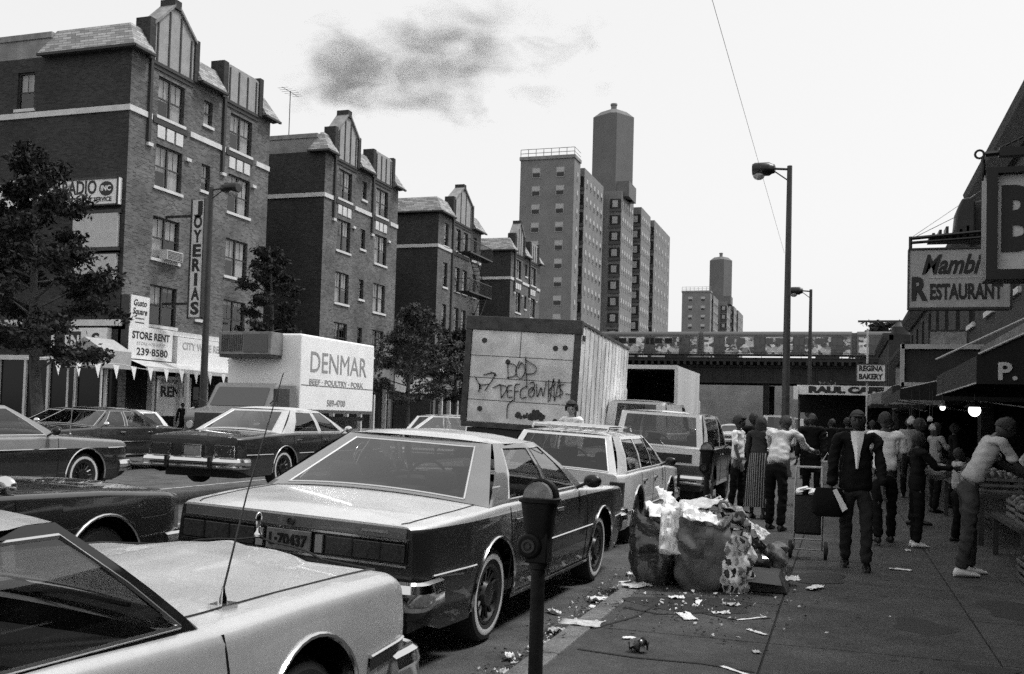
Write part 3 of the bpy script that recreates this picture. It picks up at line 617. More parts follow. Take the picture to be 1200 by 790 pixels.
def make_wheel(parent, x, y, r=.335, wd=.2, side=1, whitewall=False, hub='cap', bodyless=False):
    W = bpy.data.objects.new('wheel', None); C.objects.link(W); W.parent = parent; W.location = (x, y, r)
    h = wd / 2; s = side
    m = MB(); m.lathe([(r * .62, -h * .8 * s), (r * .8, -h * s), (r * .95, -h * .95 * s), (r, -h * .6 * s), (r, h * .6 * s), (r * .95, h * .93 * s), (r * .86, h * 1.0 * s)], axis='X', n=32, caps=False)
    if whitewall:
        m.lathe([(r * .86, h * 1.0 * s), (r * .84, h * 1.015 * s), (r * .76, h * 1.015 * s), (r * .745, h * 1.0 * s)], axis='X', n=32, mi=1, caps=False)
        m.lathe([(r * .745, h * 1.0 * s), (r * .63, h * .86 * s)], axis='X', n=32, caps=False)
    else: m.lathe([(r * .86, h * 1.0 * s), (r * .63, h * .86 * s)], axis='X', n=32, caps=False)
    m.build('tyre', [M_rubber, mat('white_rubber', .6, .6)], W, local=True, sharp=50)
    m = MB(); m.lathe([(r * .645, h * .8 * s), (r * .64, h * .92 * s), (r * .58, h * .9 * s), (r * .5, h * .6 * s), (r * .3, h * .55 * s), (r * .26, h * .95 * s), (r * .14, h * 1.02 * s), (.004, h * 1.04 * s)], axis='X', n=24, caps=False)
    for q in range(14):
        a = 2 * math.pi * q / 14; ca, sa = math.cos(a), math.sin(a)
        m.tube([(h * .62 * s, ca * r * .3, sa * r * .3), (h * .72 * s, ca * r * .54, sa * r * .54)], .012, 5)
    m.build('hubcap', mat('hubcap_steel', .1, .35, 1.) if hub == 'cap' else M_dark, W, local=True)
    return W

def car(name, label, cat, P, group=None):
    """P: wb wheelbase, ro/fo overhangs, W width, belts and roof; local origin on the ground under the middle of the rear axle"""
    T = thing(name, label, cat, (0, 0, 0), group)
    wb, ro, fo, W = P['wb'], P['ro'], P['fo'], P['W']; hw = W / 2; yr, yf = -ro, wb + fo; det = P.get('detail', 1)
    zb = P.get('rocker', .24); rw = P.get('rw', .33); ra = P.get('arch', rw + .075)
    def interp(tab, y): return float(np.interp(y, [a for a, _ in tab], [b for _, b in tab]))
    sh = P['shoulder']      # (y, z) shoulder height; y in metres from the rear axle
    ctr = P['centre']       # (y, z) height of the middle of trunk and hood
    plan = P.get('plan', [(yr, hw * .9), (yr + .12, hw * .965), (yr + .5, hw), (yf - .6, hw), (yf - .15, hw * .965), (yf, hw * .9)])
    crease = P.get('crease', .62); tum = P.get('tumble', .05)
    def sx(y, z):           # half width of the side at height z
        w_ = interp(plan, y); return w_ * (1 - tum * ((z - crease) / .38) ** 2 * (1 if z > crease else .7))
    step = .07 if det else .16
    ys = list(np.arange(yr, yf, step)) + [yf, yr + .02, yf - .02, yr + .05, yf - .05]
    for c in (0, wb):
        ys += [c + ra * math.cos(t) for t in np.linspace(0, math.pi, 17 if det else 11)] + [c - ra - .001, c + ra + .001]
    seams = P.get('doors', []); ys += list(seams) + [P['cowl'], P['deck']]
    ys = sorted(ys); ys = [y for i, y in enumerate(ys) if i == 0 or y - ys[i - 1] > .0008]
    nd = 10; srad = P.get('srad', .05)
    def ring(y):
        zs_ = interp(sh, y); zc = interp(ctr, y); b = zb
        if yr + .0 <= y < yr + .35: b = zb + .1 * (1 - (y - yr) / .35)
        if yf - .35 < y <= yf: b = zb + .1 * (1 - (yf - y) / .35)
        for c in (0, wb):
            if abs(y - c) < ra: b = max(b, rw + math.sqrt(max(0, ra * ra - (y - c) ** 2)))
        b = min(b, zs_ - .1)
        pts = []; top = zs_ - srad
        for q in range(7):
            z = b + (top - b) * q / 6; pts.append((sx(y, z), z))
        w_ = sx(y, top)
        pts += [(w_ - srad * (1 - math.cos(t)), top + srad * math.sin(t)) for t in (.3, .62, .95, 1.27, 1.5)]
        x0_, z0_ = pts[-1]
        for q in range(1, nd + 1):
            u = 1 - q / nd; x = x0_ * u
            z = z0_ + (zc - z0_) * (1 - u * u)
            if 'ridge' in P: z += P['ridge'](y, x)
            pts.append((x, z))
        return pts
    nose = P.get('nose', 0)
    def ny(x, y): return y + nose * max(0, (y - yf + 1.3) / 1.3) ** 2 * max(0, 1 - abs(x) / hw) if nose and y > yf - 1.3 else y
    rings = []
    for y in ys:
        r = ring(y); full = [(x, y, z) for x, z in r] + [(-x, y, z) for x, z in r[-2::-1]]
        rings.append(full)
    n = len(rings[0]); lo, hi = P['deck'], P['cowl']; k0 = 8
    body = MB(); door = {}; hood = MB(); trunk = MB()
    dr = P.get('door_ranges', [])
    for i in range(len(ys) - 1):
        y0, y1 = ys[i], ys[i + 1]; ym = (y0 + y1) / 2
        for j in range(n - 1):
            topq = 11 <= j < n - 12
            if topq and lo < ym < hi: continue
            q = [rings[i][j], rings[i][j + 1], rings[i + 1][j + 1], rings[i + 1][j]]
            tgt, mi = body, 0
            zmid = sum(p[2] for p in q) / 4
            if topq and ym > hi + .04 and ym < yf - P.get('hood_end', .06) and 12 <= j < n - 13: tgt = hood
            elif topq and ym < lo - .1 and P.get('trunk_part', 1) and 12 <= j < n - 13: tgt = trunk
            else:
                for di, (a, b) in enumerate(dr):
                    if a < ym < b and (j < 11 or j >= n - 12) and zmid > zb + .06:
                        tgt = door.setdefault((di, j < n // 2), MB())
            tgt.poly(q, mi, True)
    for rg, rev in ((rings[0], 0), (rings[-1], 1)): body.poly(rg if rev else rg[::-1], 0)
    Mp, Mp2 = P['paint'], P.get('paint2', P['paint'])
    body.build('body', [Mp, Mp2], T, fix=False, sharp=40, weld=True)
    def flipfix(o): return o
    if hood.f: hood.build('hood', [Mp, Mp2], T, fix=False, sharp=50, weld=True)
    if trunk.f: trunk.build('trunk_lid', [Mp, Mp2], T, fix=False, sharp=50, weld=True)
    for (di, right), d in sorted(door.items(), key=str):
        do = d.build('door', [Mp, Mp2], T, fix=False, sharp=50, weld=True); a, b = dr[di]; s_ = 1 if right else -1
        hz = interp(sh, a) - .13; x = sx(a + .16, hz) * s_
        h = MB(); h.box(min(x, x + s_ * .03), max(x, x + s_ * .03), a + .08, a + .24, hz - .015, hz + .015)
        h.build('handle', M_chrome, do, bevel=.006)
    # dark seams round doors, hood and trunk
    m = MB(); rs = .0055
    for y in seams:
        for s_ in (1, -1): m.tube([(s_ * (sx(y, z) - .001), y, z) for z in np.linspace(zb + .05, interp(sh, y) - .03, 10)], rs, 5)
    def topline(y, u):
        r = ring(y); w_ = r[11][0]; x = w_ * u; zs_ = r[11][1]; zc = interp(ctr, y)
        z = zs_ + (zc - zs_) * (1 - u * u)
        if 'ridge' in P: z += P['ridge'](y, abs(x))
        return (x, ny(x, y), z + .001)
    ju = 1 - 1 / nd
    for a, b in ((hi + .05, yf - P.get('hood_end', .06)), (yr + .05, lo - .1)):
        if b - a < .2 or (a < 0 and not P.get('trunk_part', 1)): continue
        for s_ in (1, -1): m.tube([topline(y, s_ * ju) for y in np.linspace(a, b, 18)], rs, 5)
        for yy_ in ((b,) if a > 0 else (b,)): m.tube([topline(yy_, u) for u in np.linspace(-ju, ju, 15)], rs, 5)
    if m.f: m.build('panel_seam', M_black, T)
    # underbody and interior
    m = MB(); m.box(-hw + .24, hw - .24, yr + .25, yf - .25, .2, .5); m.box(-hw + .12, hw - .12, lo - .1, hi + .1, .35, .46)
    for y in (-ra - .04, ra + .04, wb - ra - .04, wb + ra + .04): m.box(-hw + .12, hw - .12, y - .015, y + .015, .22, .72)
    m.build('underbody', M_black, T)
    gh = P['gh']; zr = gh['zr']; wr = gh['wr']; yfr, yrr = gh['fr'], gh['rr']
    def base(y, s_=1):
        r = ring(min(max(y, ys[0]), ys[-1])); return Vector((s_ * (r[10][0] + .004), y, r[10][1] + .002))
    if det:
        m = MB()
        for (a, b, h_) in gh.get('seats', [(hi - 1.55, hi - 1.0, .0), (lo + .25, lo + .8, 0)]):
            for s_ in (-1, 1):
                m.box(s_ * .04 if s_ > 0 else -hw + .2, hw - .2 if s_ > 0 else -.04, a, b, .46, .68); m.box(s_ * .04 if s_ > 0 else -hw + .2, hw - .2 if s_ > 0 else -.04, a - .1, a + .06, .5, interp(sh, a) + .06)
                xm = s_ * (hw - .2 + .04) / 2; m.box(xm - .13, xm + .13, a - .09, a, interp(sh, a) + .06, interp(sh, a) + .2)
        m.build('seats', M_seat, T, bevel=.05)
        m = MB(); m.box(-hw + .15, hw - .15, hi - .45, hi - .02, .6, interp(sh, hi) - .02)
        m.build('dashboard', M_seat, T, bevel=.04)
        m = MB(); c = Vector((-.38, hi - .62, interp(sh, hi) - .02)); ring_ = [c + Vector((.19 * math.cos(t), .19 * math.sin(t) * .35, .19 * math.sin(t) * .93)) for t in np.linspace(0, 2 * math.pi, 25)]
        m.tube(ring_, .014, 6); m.tube([c + Vector((-.18, 0, 0)), c + Vector((.18, 0, 0))], .014, 6); m.build('steering_wheel', M_black, T)
        m = MB(); m.quad(*[tuple(base(lo, s_) + Vector((0, 0, -.01))) for s_ in (-1, 1)], (hw - .25, lo + .35, interp(sh, lo) - .02), (-hw + .25, lo + .35, interp(sh, lo) - .02)); m.build('parcel_shelf', M_seat, T)
    # greenhouse: pillars, panes, roof
    Mr = P.get('roof_paint', Mp)
    pil = MB(); panes = []; trims = []
    def roofpt(y, s_): return Vector((s_ * (wr - (0.04 if (y > yfr - .2 or y < yrr + .2) else 0)), y, zr))
    def L(a, b, t): return a + (b - a) * t
    for s_ in (1, -1):
        br = [(gh['b0'], yrr)] + gh['breaks'] + [(gh['b1'], yfr)]
        for i in range(len(br) - 1):
            (b0, t0), (b1, t1) = br[i], br[i + 1]
            A, B, D, E_ = base(b0, s_), base(b1, s_), roofpt(t0, s_), roofpt(t1, s_)
            glass = (i % 2 == 1)
            def Q(u, v): 
                p = L(L(A, B, u), L(D, E_, u), v); p.x += s_ * .035 * math.sin(v * math.pi * .9); return p
            nv = 6
            def strip(v0, v1, tgt, mi=0): 
                rows = [[Q(u, v) for u in np.linspace(0, 1, 5)] for v in np.linspace(v0, v1, nv)]; tgt.grid(rows, mi)
            if not glass: strip(0, 1, pil)
            else:
                strip(0, .05, pil); strip(.9, 1, pil); g = MB(); strip(.05, .9, g); panes.append(('side_window', g))
                trims.append([Q(0.0, .05), Q(1., .05)]); trims.append([Q(0, .05), Q(0, .48), Q(0, .9), Q(.5, .9), Q(1, .9), Q(1, .48), Q(1, .05)])
    for nm, yb_, yt_ in (('rear_window', gh['b0'], yrr), ('windshield', gh['b1'], yfr)):
        sg = -1 if nm == 'rear_window' else 1
        A, B, D, E_ = base(yb_, -1), base(yb_, 1), roofpt(yt_, -1), roofpt(yt_, 1); bow = gh.get('bow', .09)
        dzc = interp(ctr, yb_) - interp(sh, yb_)
        def Q(u, v, dzc=dzc):
            p = L(L(A, B, u), L(D, E_, u), v); p.z += max(0, dzc + .006) * (1 - v) * (1 - (2 * u - 1) ** 2); p.y += sg * bow * (1 - (2 * u - 1) ** 2) * (1 - .4 * v); return p
        m0 = gh.get('rear_margin', .1) if nm == 'rear_window' else .035; v0, v1 = .05, .92
        if nm == 'rear_window': v0 = gh.get('rear_v0', .05)
        us = np.linspace(m0, 1 - m0, 13)
        for a, b in ((0, m0), (1 - m0, 1)): pil.grid([[Q(u, v) for u in np.linspace(a, b, 3)] for v in np.linspace(0, 1, 8)])
        pil.grid([[Q(u, v) for u in us] for v in (0, v0)]); pil.grid([[Q(u, v) for u in us] for v in (v1, 1)])
        g = MB(); g.grid([[Q(u, v) for u in us] for v in np.linspace(v0, v1, 6)]); panes.append((nm, g))
        trims.append([Q(m0, v0)] + [Q(m0, v) for v in (.4, .7, v1)] + [Q(u, v1) for u in us] + [Q(1 - m0, v) for v in (.7, .4, v0)])
        trims.append([Q(u, v0) for u in us])
    rows = []; cr = gh.get('crown', .055); bow = gh.get('bow', .09)
    for t in np.linspace(0, 1, 13):
        y = yrr + (yfr - yrr) * t; row = []
        for u in np.linspace(-1, 1, 17):
            e = 1 - abs(u) ** 3; wv = abs(roofpt(y, 1).x)
            yy_ = y + (-(1 - t) ** 6 + t ** 6) * .6 * bow * (1 - u * u)
            row.append((u * wv, yy_, zr + cr * e * (min(1, .35 + 4 * t * (1 - t) * 1.1 + .0)) ))
        rows.append(row)
    pil.grid(rows, 1)
    pil.build('roof', [P.get('pillar_paint', Mr), Mr], T, sharp=50, weld=True)
    for nm, g in panes: g.build(nm, P.get('glass', M_glass), T, fix=False)
    tr = MB()
    if P.get('chrome', 1):
        for t in trims: tr.tube(t, .009, 5)
        for s_ in (1, -1):
            if 'mould' in P:
                z = P['mould']; seg = []
                for a, b in P.get('mould_ranges', [(yr + .15, -ra - .03), (ra + .03, wb - ra - .03), (wb + ra + .03, yf - .12)]): tr.tube([(s_ * (sx(y, z) + .004), y, z) for y in np.linspace(a, b, 14)], .014, 6, flat=.6)
            for a, b in P.get('rocker_trim', [(ra + .02, wb - ra - .02)]): tr.tube([(s_ * (sx(y, zb + .04) + .003), y, zb + .04) for y in np.linspace(a, b, 8)], .012, 6)
            if P.get('arch_trim', 1):
                for c in (0, wb): tr.tube([(s_ * (sx(c, rw + ra * math.sin(t)) + .004), c + ra * math.cos(t), rw + ra * math.sin(t)) for t in np.linspace(-.12, math.pi + .12, 22)], .012, 6)
    if tr.f: tr.build('bright_trim', M_chrome, T)
    # bumpers
    Mb = P.get('bumper_paint', M_chrome)
    for nm, y0, sg in (('rear_bumper', yr, -1), ('front_bumper', yf, 1)):
        zc = P.get('bz', .46); bw_ = hw * .985; m = MB(); rings_ = []
        half_ = [(bw_ + .012, -.24), (bw_ + .014, -.1), (bw_ + .012, .0), (bw_ - .006, .05), (bw_ - .045, .085), (bw_ - .1, .1), (bw_ * .7, .112), (bw_ * .35, .12)]
        path = [(-x_, a_) for x_, a_ in half_] + [(0, .122)] + half_[::-1]
        for q, (x_, a_) in enumerate(path):
            pa, pb = path[max(q - 1, 0)], path[min(q + 1, len(path) - 1)]; tx, ty = pb[0] - pa[0], pb[1] - pa[1]; l__ = math.hypot(tx, ty); nx, ny_ = -ty / l__, tx / l__
            ring2 = []
            for o_, b_ in ((-.05, -.085), (-.012, -.09), (.012, -.06), (.008, -.012), (.016, .022), (.0, .07), (-.03, .085), (-.06, .08)):
                px, py = x_ + nx * o_, y0 + sg * (a_ + ny_ * o_); ring2.append((px, ny(px, py) if sg > 0 else py, zc + b_))
            rings_.append(ring2)
        m.loft(rings_, 0, True, True)
        bo = m.build(nm, Mb, T, sharp=30)
        m = MB(); m.box(-bw_ * .8, bw_ * .8, min(y0 + sg * .11, y0 + sg * .142), max(y0 + sg * .11, y0 + sg * .142), zc - .03, zc + .0)
        for gx in (-.42, .42): m.box(gx - .03, gx + .03, min(y0 + sg * .1, y0 + sg * .165), max(y0 + sg * .1, y0 + sg * .165), zc - .1, zc + .1)
        m.build('rubber_strip', M_black, bo, bevel=.008)
    for s_ in (1, -1):
        for c in (0, wb): make_wheel(T, s_ * (interp(plan, c) * .985 - .13), c, rw, .2, s_, P.get('whitewall', False), P.get('hub', 'cap'))
    # mirrors
    for s_ in ((1, -1) if P.get('mirrors', 1) else ()):
        y = gh['b1'] - .22; b = base(y, s_); m = MB(); m.tube([b + Vector((-s_ * .01, 0, .0)), b + Vector((s_ * .08, .0, .05))], .016, 6); m.ell(b + Vector((s_ * .14, 0, .075)), (.085, .04, .06), 12, 8)
        m.build('mirror', P.get('mirror_paint', M_chrome), T)
    T['dims'] = [yr, yf, hw]; T['_'] = 0
    if P.get('lamps', 1):
        z0 = interp(ctr, yr) - .02
        for s_ in (1, -1):
            if P.get('rear', 'plain') == 'plain':
                a, b = hw * .45, hw * .84; m = MB(); m.box(min(s_ * a, s_ * b), max(s_ * a, s_ * b), yr - .02, yr + .03, z0 - .32, z0 - .14); lo_ = m.build('tail_lamp', M_tail, T, bevel=.008)
                m = MB()
                for xa, xb, za, zz in ((a - .015, a, -.335, -.125), (b, b + .015, -.335, -.125), (a, b, -.335, -.32), (a, b, -.14, -.125)): m.box(min(s_ * xa, s_ * xb), max(s_ * xa, s_ * xb), yr - .026, yr + .03, z0 + za, z0 + zz)
                m.box(min(s_ * (a + .0), s_ * (a + .06)), max(s_ * (a + .0), s_ * (a + .06)), yr - .024, yr - .02, z0 - .3, z0 - .16)
                m.build('bezel', M_chrome, lo_)
            zf = interp(sh, yf) - .16
            a, b = hw * .55, hw * .84; m = MB(); m.box(min(s_ * a, s_ * b), max(s_ * a, s_ * b), yf - .03, yf + .02, zf - .07, zf + .07); hl = m.build('headlight', mat('lamp_glass', .55, .1, coat=1), T, bevel=.01)
        m = MB(); zf = interp(sh, yf) - .16; m.box(-hw * .5, hw * .5, yf - .03, yf + .015, zf - .09, zf + .08, 0)
        for q in np.linspace(-hw * .48, hw * .48, 19): m.box(q - .008, q + .008, yf + .015, yf + .028, zf - .08, zf + .07, 1)
        m.build('grille', [M_black, M_chrome], T)
        if P.get('rear', 'plain') == 'plain':
            m = MB(); m.box(-.16, .16, yr - .035, yr - .02, z0 - .31, z0 - .15, 0); po = m.build('license_plate', mat('plate_grey', .22, .5, var=.2, scale=20), T)
            m = MB()
            for xa, xb, za, zz in ((-.19, -.165, -.335, -.125), (.165, .19, -.335, -.125), (-.165, .165, -.335, -.315), (-.165, .165, -.145, -.125)): m.box(xa, xb, yr - .045, yr, z0 + za, z0 + zz)
            m.build('plate_frame', M_chrome, po)
    P['_sx'] = sx; P['_ring'] = ring; P['_base'] = base; P['_top'] = topline; P['yr'] = yr; P['yf'] = yf
    return T

def sedan(**k):
    """a long square American saloon of the period"""
    P = dict(wb=2.946, ro=1.3, fo=1.05, W=1.92, shoulder=[(-1.3, .88), (-.6, .93), (.2, .955), (2.2, .955), (3.9, .87), (4.0, .84)], centre=[(-1.3, .90), (-1.1, .95), (-.1, 1.0), (.2, 1.0), (2.2, 1.0), (2.6, .98), (3.85, .88), (4.0, .85)],
             cowl=2.28, deck=-.02, doors=[.28, 1.28, 2.36], door_ranges=[(.285, 1.275), (1.285, 2.355)], mould=.6,
             gh=dict(zr=1.36, wr=.66, fr=1.62, rr=.62, b0=-.1, b1=2.36, breaks=[(.32, .78), (1.22, 1.18), (1.32, 1.26), (2.1, 1.56)], rear_margin=.1, bow=.1))
    P.update(k); return P
def at_road(T, x, y, rz=0, lean=None, dz=0):
    sl = math.atan(-.4 * (x + 12.2) / 10.35 ** 2)
    T.rotation_euler = (0, -sl if lean is None else R(lean), R(rz)); T.location = (x, y, road_z(x) + dz); return T

# ---- the big sedan parked in front: two-tone, its lit top and shaded flanks and pillars painted in, black tail band, licence plate
ro = 1.17
P = sedan(ro=ro, W=1.93, paint=two_tone('silver_top_shaded_flanks', .68, .014, .885, True), roof_paint=flake('silver_roof', .7), pillar_paint=paint('shaded_pillar', .16), whitewall=True, rear='own', bz=.5, mirror_paint=M_black,
          shoulder=[(-ro, .90), (-.6, .93), (.2, .955), (2.2, .955), (3.9, .87), (4.0, .84)], centre=[(-ro, .905), (-1.0, .95), (-.1, 1.0), (.2, 1.0), (2.2, 1.0), (2.6, .98), (3.85, .88), (4.0, .85)],
          plan=[(-ro, .85), (-ro + .1, .91), (-.5, .965), (3.4, .965), (3.85, .93), (4.0, .87)])
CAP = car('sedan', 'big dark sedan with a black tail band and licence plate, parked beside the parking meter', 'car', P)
T = CAP; yr = P['yr']
m = MB(); m.box(-.815, .815, yr - .012, yr + .02, .672, .808, 0); bo = m.build('tail_panel', mat('gloss_black', .01, .1), T, bevel=.004)
for s_ in (1, -1):
    m = MB(); m.box(min(s_ * .26, s_ * .8), max(s_ * .26, s_ * .8), yr - .022, yr - .012, .685, .795)
    for q in (.44, .62): pass
    lo_ = m.build('tail_lamp', M_tail, T, bevel=.006)
    m = MB()
    for q in (.44, .63): m.box(min(s_ * q, s_ * (q + .012)), max(s_ * q, s_ * (q + .012)), yr - .026, yr - .02, .685, .795)
    m.build('lamp_divider', M_black, lo_)
m = MB(); m.box(-.815, .815, yr - .022, yr + .01, .809, .823); m.box(-.815, .815, yr - .022, yr + .01, .657, .671); m.build('tail_trim', M_chrome, T)
m = MB(); m.lathe([(.028, 0), (.028, -.02), (.018, -.024), (.016, -.012)], (0.0, yr - .004, .86), 'Y', 16); m.build('trunk_lock', M_dark, T)
m = MB(); m.box(-.16, .16, yr - .034, yr - .016, .675, .805); po = m.build('license_plate', mat('plate_dark', .16, .5, var=.3, scale=14), T, bevel=.003)
text('L·70437', .1, M_black, po, (0, yr - .037, .738), width=.27, bold=.003)
for s_ in (1, -1):
    m = MB(); m.box(min(s_ * .19, s_ * .24), max(s_ * .19, s_ * .24), yr - .03, yr - .012, .685, .795); m.build('reversing_lamp', mat('lamp_white', .3, .2), T)
m = MB(); m.box(.5, .68, yr - .014, yr + .01, .85, .866); m.build('script_badge', M_steel, T)
x = P['_sx'](-.1, 1.05); m = MB(); m.box(.842, .85, .12, .26, 1.06, 1.075); m.build('pillar_badge', M_chrome, T)
m = MB(); m.box(-.8, .8, yr - .01, yr + .01, .826, .893); m.build('rear_fascia', paint('fascia_grey', .12), T, bevel=.004)
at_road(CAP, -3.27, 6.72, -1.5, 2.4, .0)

# ---- pale coupe in the near corner (we look over its fender)
def rdg(y, x):
    t = min(1, max(0, (y - 2.35) / 1.6)); a = max(0, 1 - (abs(x) / .42) ** 4); return .05 * a * t + .018 * math.exp(-(x / .03) ** 2) * min(1, max(0, (y - 1.9) / .3))
P = dict(wb=2.85, ro=1.3, fo=1.02, W=1.96, ridge=rdg, crease=.6, tumble=.09,
         nose=.26, shoulder=[(-1.3, .86), (-.4, .93), (.6, .94), (1.6, .925), (2.3, .895), (2.85, .89), (3.4, .875), (3.74, .86), (3.87, .82)], centre=[(-1.3, .88), (-.2, .97), (1.6, .96), (2.2, .95), (3.3, .92), (3.72, .885), (3.82, .85), (3.87, .76)],
         plan=[(-1.3, .88), (-.9, .96), (2.4, .98), (3.3, .97), (3.7, .945), (3.82, .92), (3.87, .87)],
         cowl=2.08, deck=-.02, doors=[.5, 2.28], door_ranges=[(.505, 2.275)], hood_end=.1, paint=flake('silver_paint', .62), pillar_paint=mat('gloss_black', .01, .1), mirrors=0, rear='plain', bz=.42,
         srad=.085, gh=dict(zr=1.265, wr=.7, fr=1.78, rr=.55, b0=-.2, b1=2.2, breaks=[(.62, .7), (2.13, 1.72)], bow=.14, crown=.05), mould=.56, mould_ranges=[(.5, 2.3), (3.36, 3.78)], arch=.42)
FG = car('coupe', 'pale silver coupe in the near left corner with a long hood and hood ornament', 'car', P)
T = FG; sx = P['_sx']; yf = P['yf']
for s_ in (1, -1):
    for ya_, yb_ in ((3.36, 3.8), (.6, 2.3)):
        m = MB(); a = [(s_ * (sx(y, .53) + .008), y, .53) for y in np.linspace(ya_, yb_, 8)]; m.grid([[(x, y, z - .035) for x, y, z in a], [(x, y, z + .03) for x, y, z in a]]); m.build('side_strip', M_black, T)
m = MB(); z = .965; y = 3.98; m.lathe([(.02, 0), (.022, .012), (.01, .03), (.008, .05)], (0, y, z - .03), n=12); m.ell((0, y, z + .055), (.012, .028, .045), 12, 8); m.build('hood_ornament', M_chrome, T)
m = MB(); ya = 2.5; x = sx(ya, .93) - .13; bz_ = .902
m.prism([(x - .03, ya - .045), (x + .03, ya - .045), (x + .035, ya + .045), (x - .035, ya + .045)], 'Z', bz_ - .01, bz_ + .016); m.lathe([(.018, 0), (.016, .02), (.008, .045), (.006, .06)], (x, ya, bz_ + .014), n=12)
ao = m.build('antenna_base', M_chrome, T)
m = MB(); m.tube([(x, ya, bz_ + .06), (x + .012, ya + .1, bz_ + .4), (x + .03, ya + .28, bz_ + .86)], [.0042, .003, .002], 6); m.build('antenna_mast', M_dark, ao)
m = MB(); rows = []
for y in (2.06, 2.2): rows.append([(u * .8, y + .1 * (1 - u * u) * .9, .94 + .022 * (1 - u * u) + (.0 if y < 2.1 else -.002)) for u in np.linspace(-1, 1, 13)])
m.grid(rows); m.build('wiper_well', M_black, T)
m = MB()
for xx in (-.4, .25): m.tube([(xx, 2.16, .96), (xx + .2, 2.1, .99), (xx + .48, 2.06, .98)], .008, 5)
m.build('wiper', M_black, T)
for zz in (.3,):
    m = MB(); m.ell((0, 0, 0), (.001, .001, .001), 4, 4)
FG.location = (-2.88, .6, 0.0); FG.rotation_euler = (0, R(1.2), R(0.5))

# ---- traffic and parked cars
P = sedan(paint=paint('black_paintwork', .02), roof_paint=mat('vinyl_roof_pale', .5, .7, var=.1, scale=20, bump=.3, bscale=200), pillar_paint=None, whitewall=True, ro=1.35, bumper_paint=M_chrome)
P['pillar_paint'] = P['roof_paint']
B = car('sedan', 'black sedan with pale vinyl roof and chrome-framed tail lamps, driving away mid-street', 'car', P); at_road(B, -10.25, 15.5, 0, None, .05)
P = dict(wb=2.55, ro=1.05, fo=.95, W=1.78, shoulder=[(-1.05, .84), (0, .92), (2., .92), (3.4, .84), (3.5, .8)], centre=[(-1.05, .86), (0, .96), (2., .97), (2.5, .95), (3.38, .87), (3.5, .82)], cowl=1.95, deck=-.02, doors=[.5, 1.98], door_ranges=[(.505, 1.975)],
         paint=two_tone('grey_two_tone', .22, .012, .74), whitewall=True, gh=dict(zr=1.34, wr=.6, fr=1.28, rr=.3, b0=-.15, b1=2.03, breaks=[(.55, .45), (1.8, 1.2)], bow=.08), mould=.74, mirror_paint=M_black)
Cc = car('sedan', 'two-tone car with grey upper body and black lower sides at the left edge', 'car', P); at_road(Cc, -11.5, 9.55, 0, None, .02)
for x_ in (.62,):
    m = MB(); m.tube([(x_ + .12, 2.35, .93), (x_ + .13, 2.4, 2.0)], [.008, .004], 6); m.ell((x_ + .12, 2.35, .94), (.02, .02, .02)); m.build('antenna', M_steel, Cc, local=True)
P = dict(wb=2.75, ro=1.15, fo=.92, W=1.86, tumble=.07, shoulder=[(-1.15, .88), (0, .94), (1.9, .925), (2.75, .9), (3.5, .85), (3.67, .82)], centre=[(-1.15, .9), (0, .98), (1.9, .98), (2.4, .96), (3.5, .89), (3.67, .84)], cowl=1.9, deck=-.02, doors=[.45, 1.96], door_ranges=[(.455, 1.955)],
         paint=paint('black_coupe_paint', .008), gh=dict(zr=1.32, wr=.62, fr=1.2, rr=.3, b0=-.15, b1=1.98, breaks=[(.55, .45), (1.75, 1.1)], bow=.1), mirror_paint=M_chrome)
D = car('coupe', 'glossy black coupe beside the pale silver one, only hood and fender in view', 'car', P); at_road(D, -5.78, 2.98, 0, None, 0)
P = dict(wb=2.7, ro=1.15, fo=1.0, W=1.85, shoulder=[(-1.15, .86), (0, .93), (1.9, .9), (3.5, .84), (3.7, .8)], centre=[(-1.15, .88), (0, .97), (1.9, .97), (2.4, .94), (3.5, .87), (3.7, .82)], cowl=1.85, deck=-.02, doors=[.6, 1.95], door_ranges=[(.605, 1.945)],
         paint=two_tone('dark_two_tone', .22, .012, .72), roof_paint=mat('dark_vinyl', .06, .7, bump=.3, bscale=200), gh=dict(zr=1.32, wr=.6, fr=1.2, rr=.1, b0=-.3, b1=1.95, breaks=[(.1, .3), (.62, .42), (.7, .5), (1.8, 1.12)], bow=.08))
E1 = car('coupe', 'dark two-tone coupe with a pale rear quarter window, facing us at the far kerb', 'car', P); E1.location = (-19.9, 23.0, .14); E1.rotation_euler = (0, R(-2), R(180))
small = dict(wb=2.4, ro=.8, fo=.8, W=1.68, shoulder=[(-.8, .84), (0, .88), (2.4, .84), (3.2, .78)], centre=[(-.8, .86), (0, .92), (1.8, .93), (3.1, .84), (3.2, .8)], cowl=1.75, deck=-.1, doors=[.2, .95, 1.82], door_ranges=[(.205, .945), (.955, 1.815)], paint=paint('white_car_paint', .72), detail=0,
         gh=dict(zr=1.34, wr=.56, fr=1.15, rr=.05, b0=-.3, b1=1.85, breaks=[(-.05, .2), (.85, .78), (.93, .84), (1.65, 1.1)], bow=.06))
F1 = car('small_car', 'small white hatchback behind the two-tone coupe at the far kerb', 'car', dict(small)); F1.location = (-21.7, 27.2, .1); F1.rotation_euler = (0, R(-2), R(180))
G1 = car('small_car', 'white car low in the gap below the meat truck', 'car', dict(small)); at_road(G1, -13.3, 31.5, 0)
P = sedan(paint=paint('pale_grey_paint', .5), detail=0); G2 = car('sedan', 'pale sedan ahead of the parked dark sedan, seen over its roof', 'car', P); at_road(G2, -10.3, 25.2, 0)
P = sedan(paint=paint('dark_sedan_paint', .02), detail=0); G3 = car('sedan', 'dark sedan facing us in front of the meat truck', 'car', P); at_road(G3, -17.6, 21.6, 180)

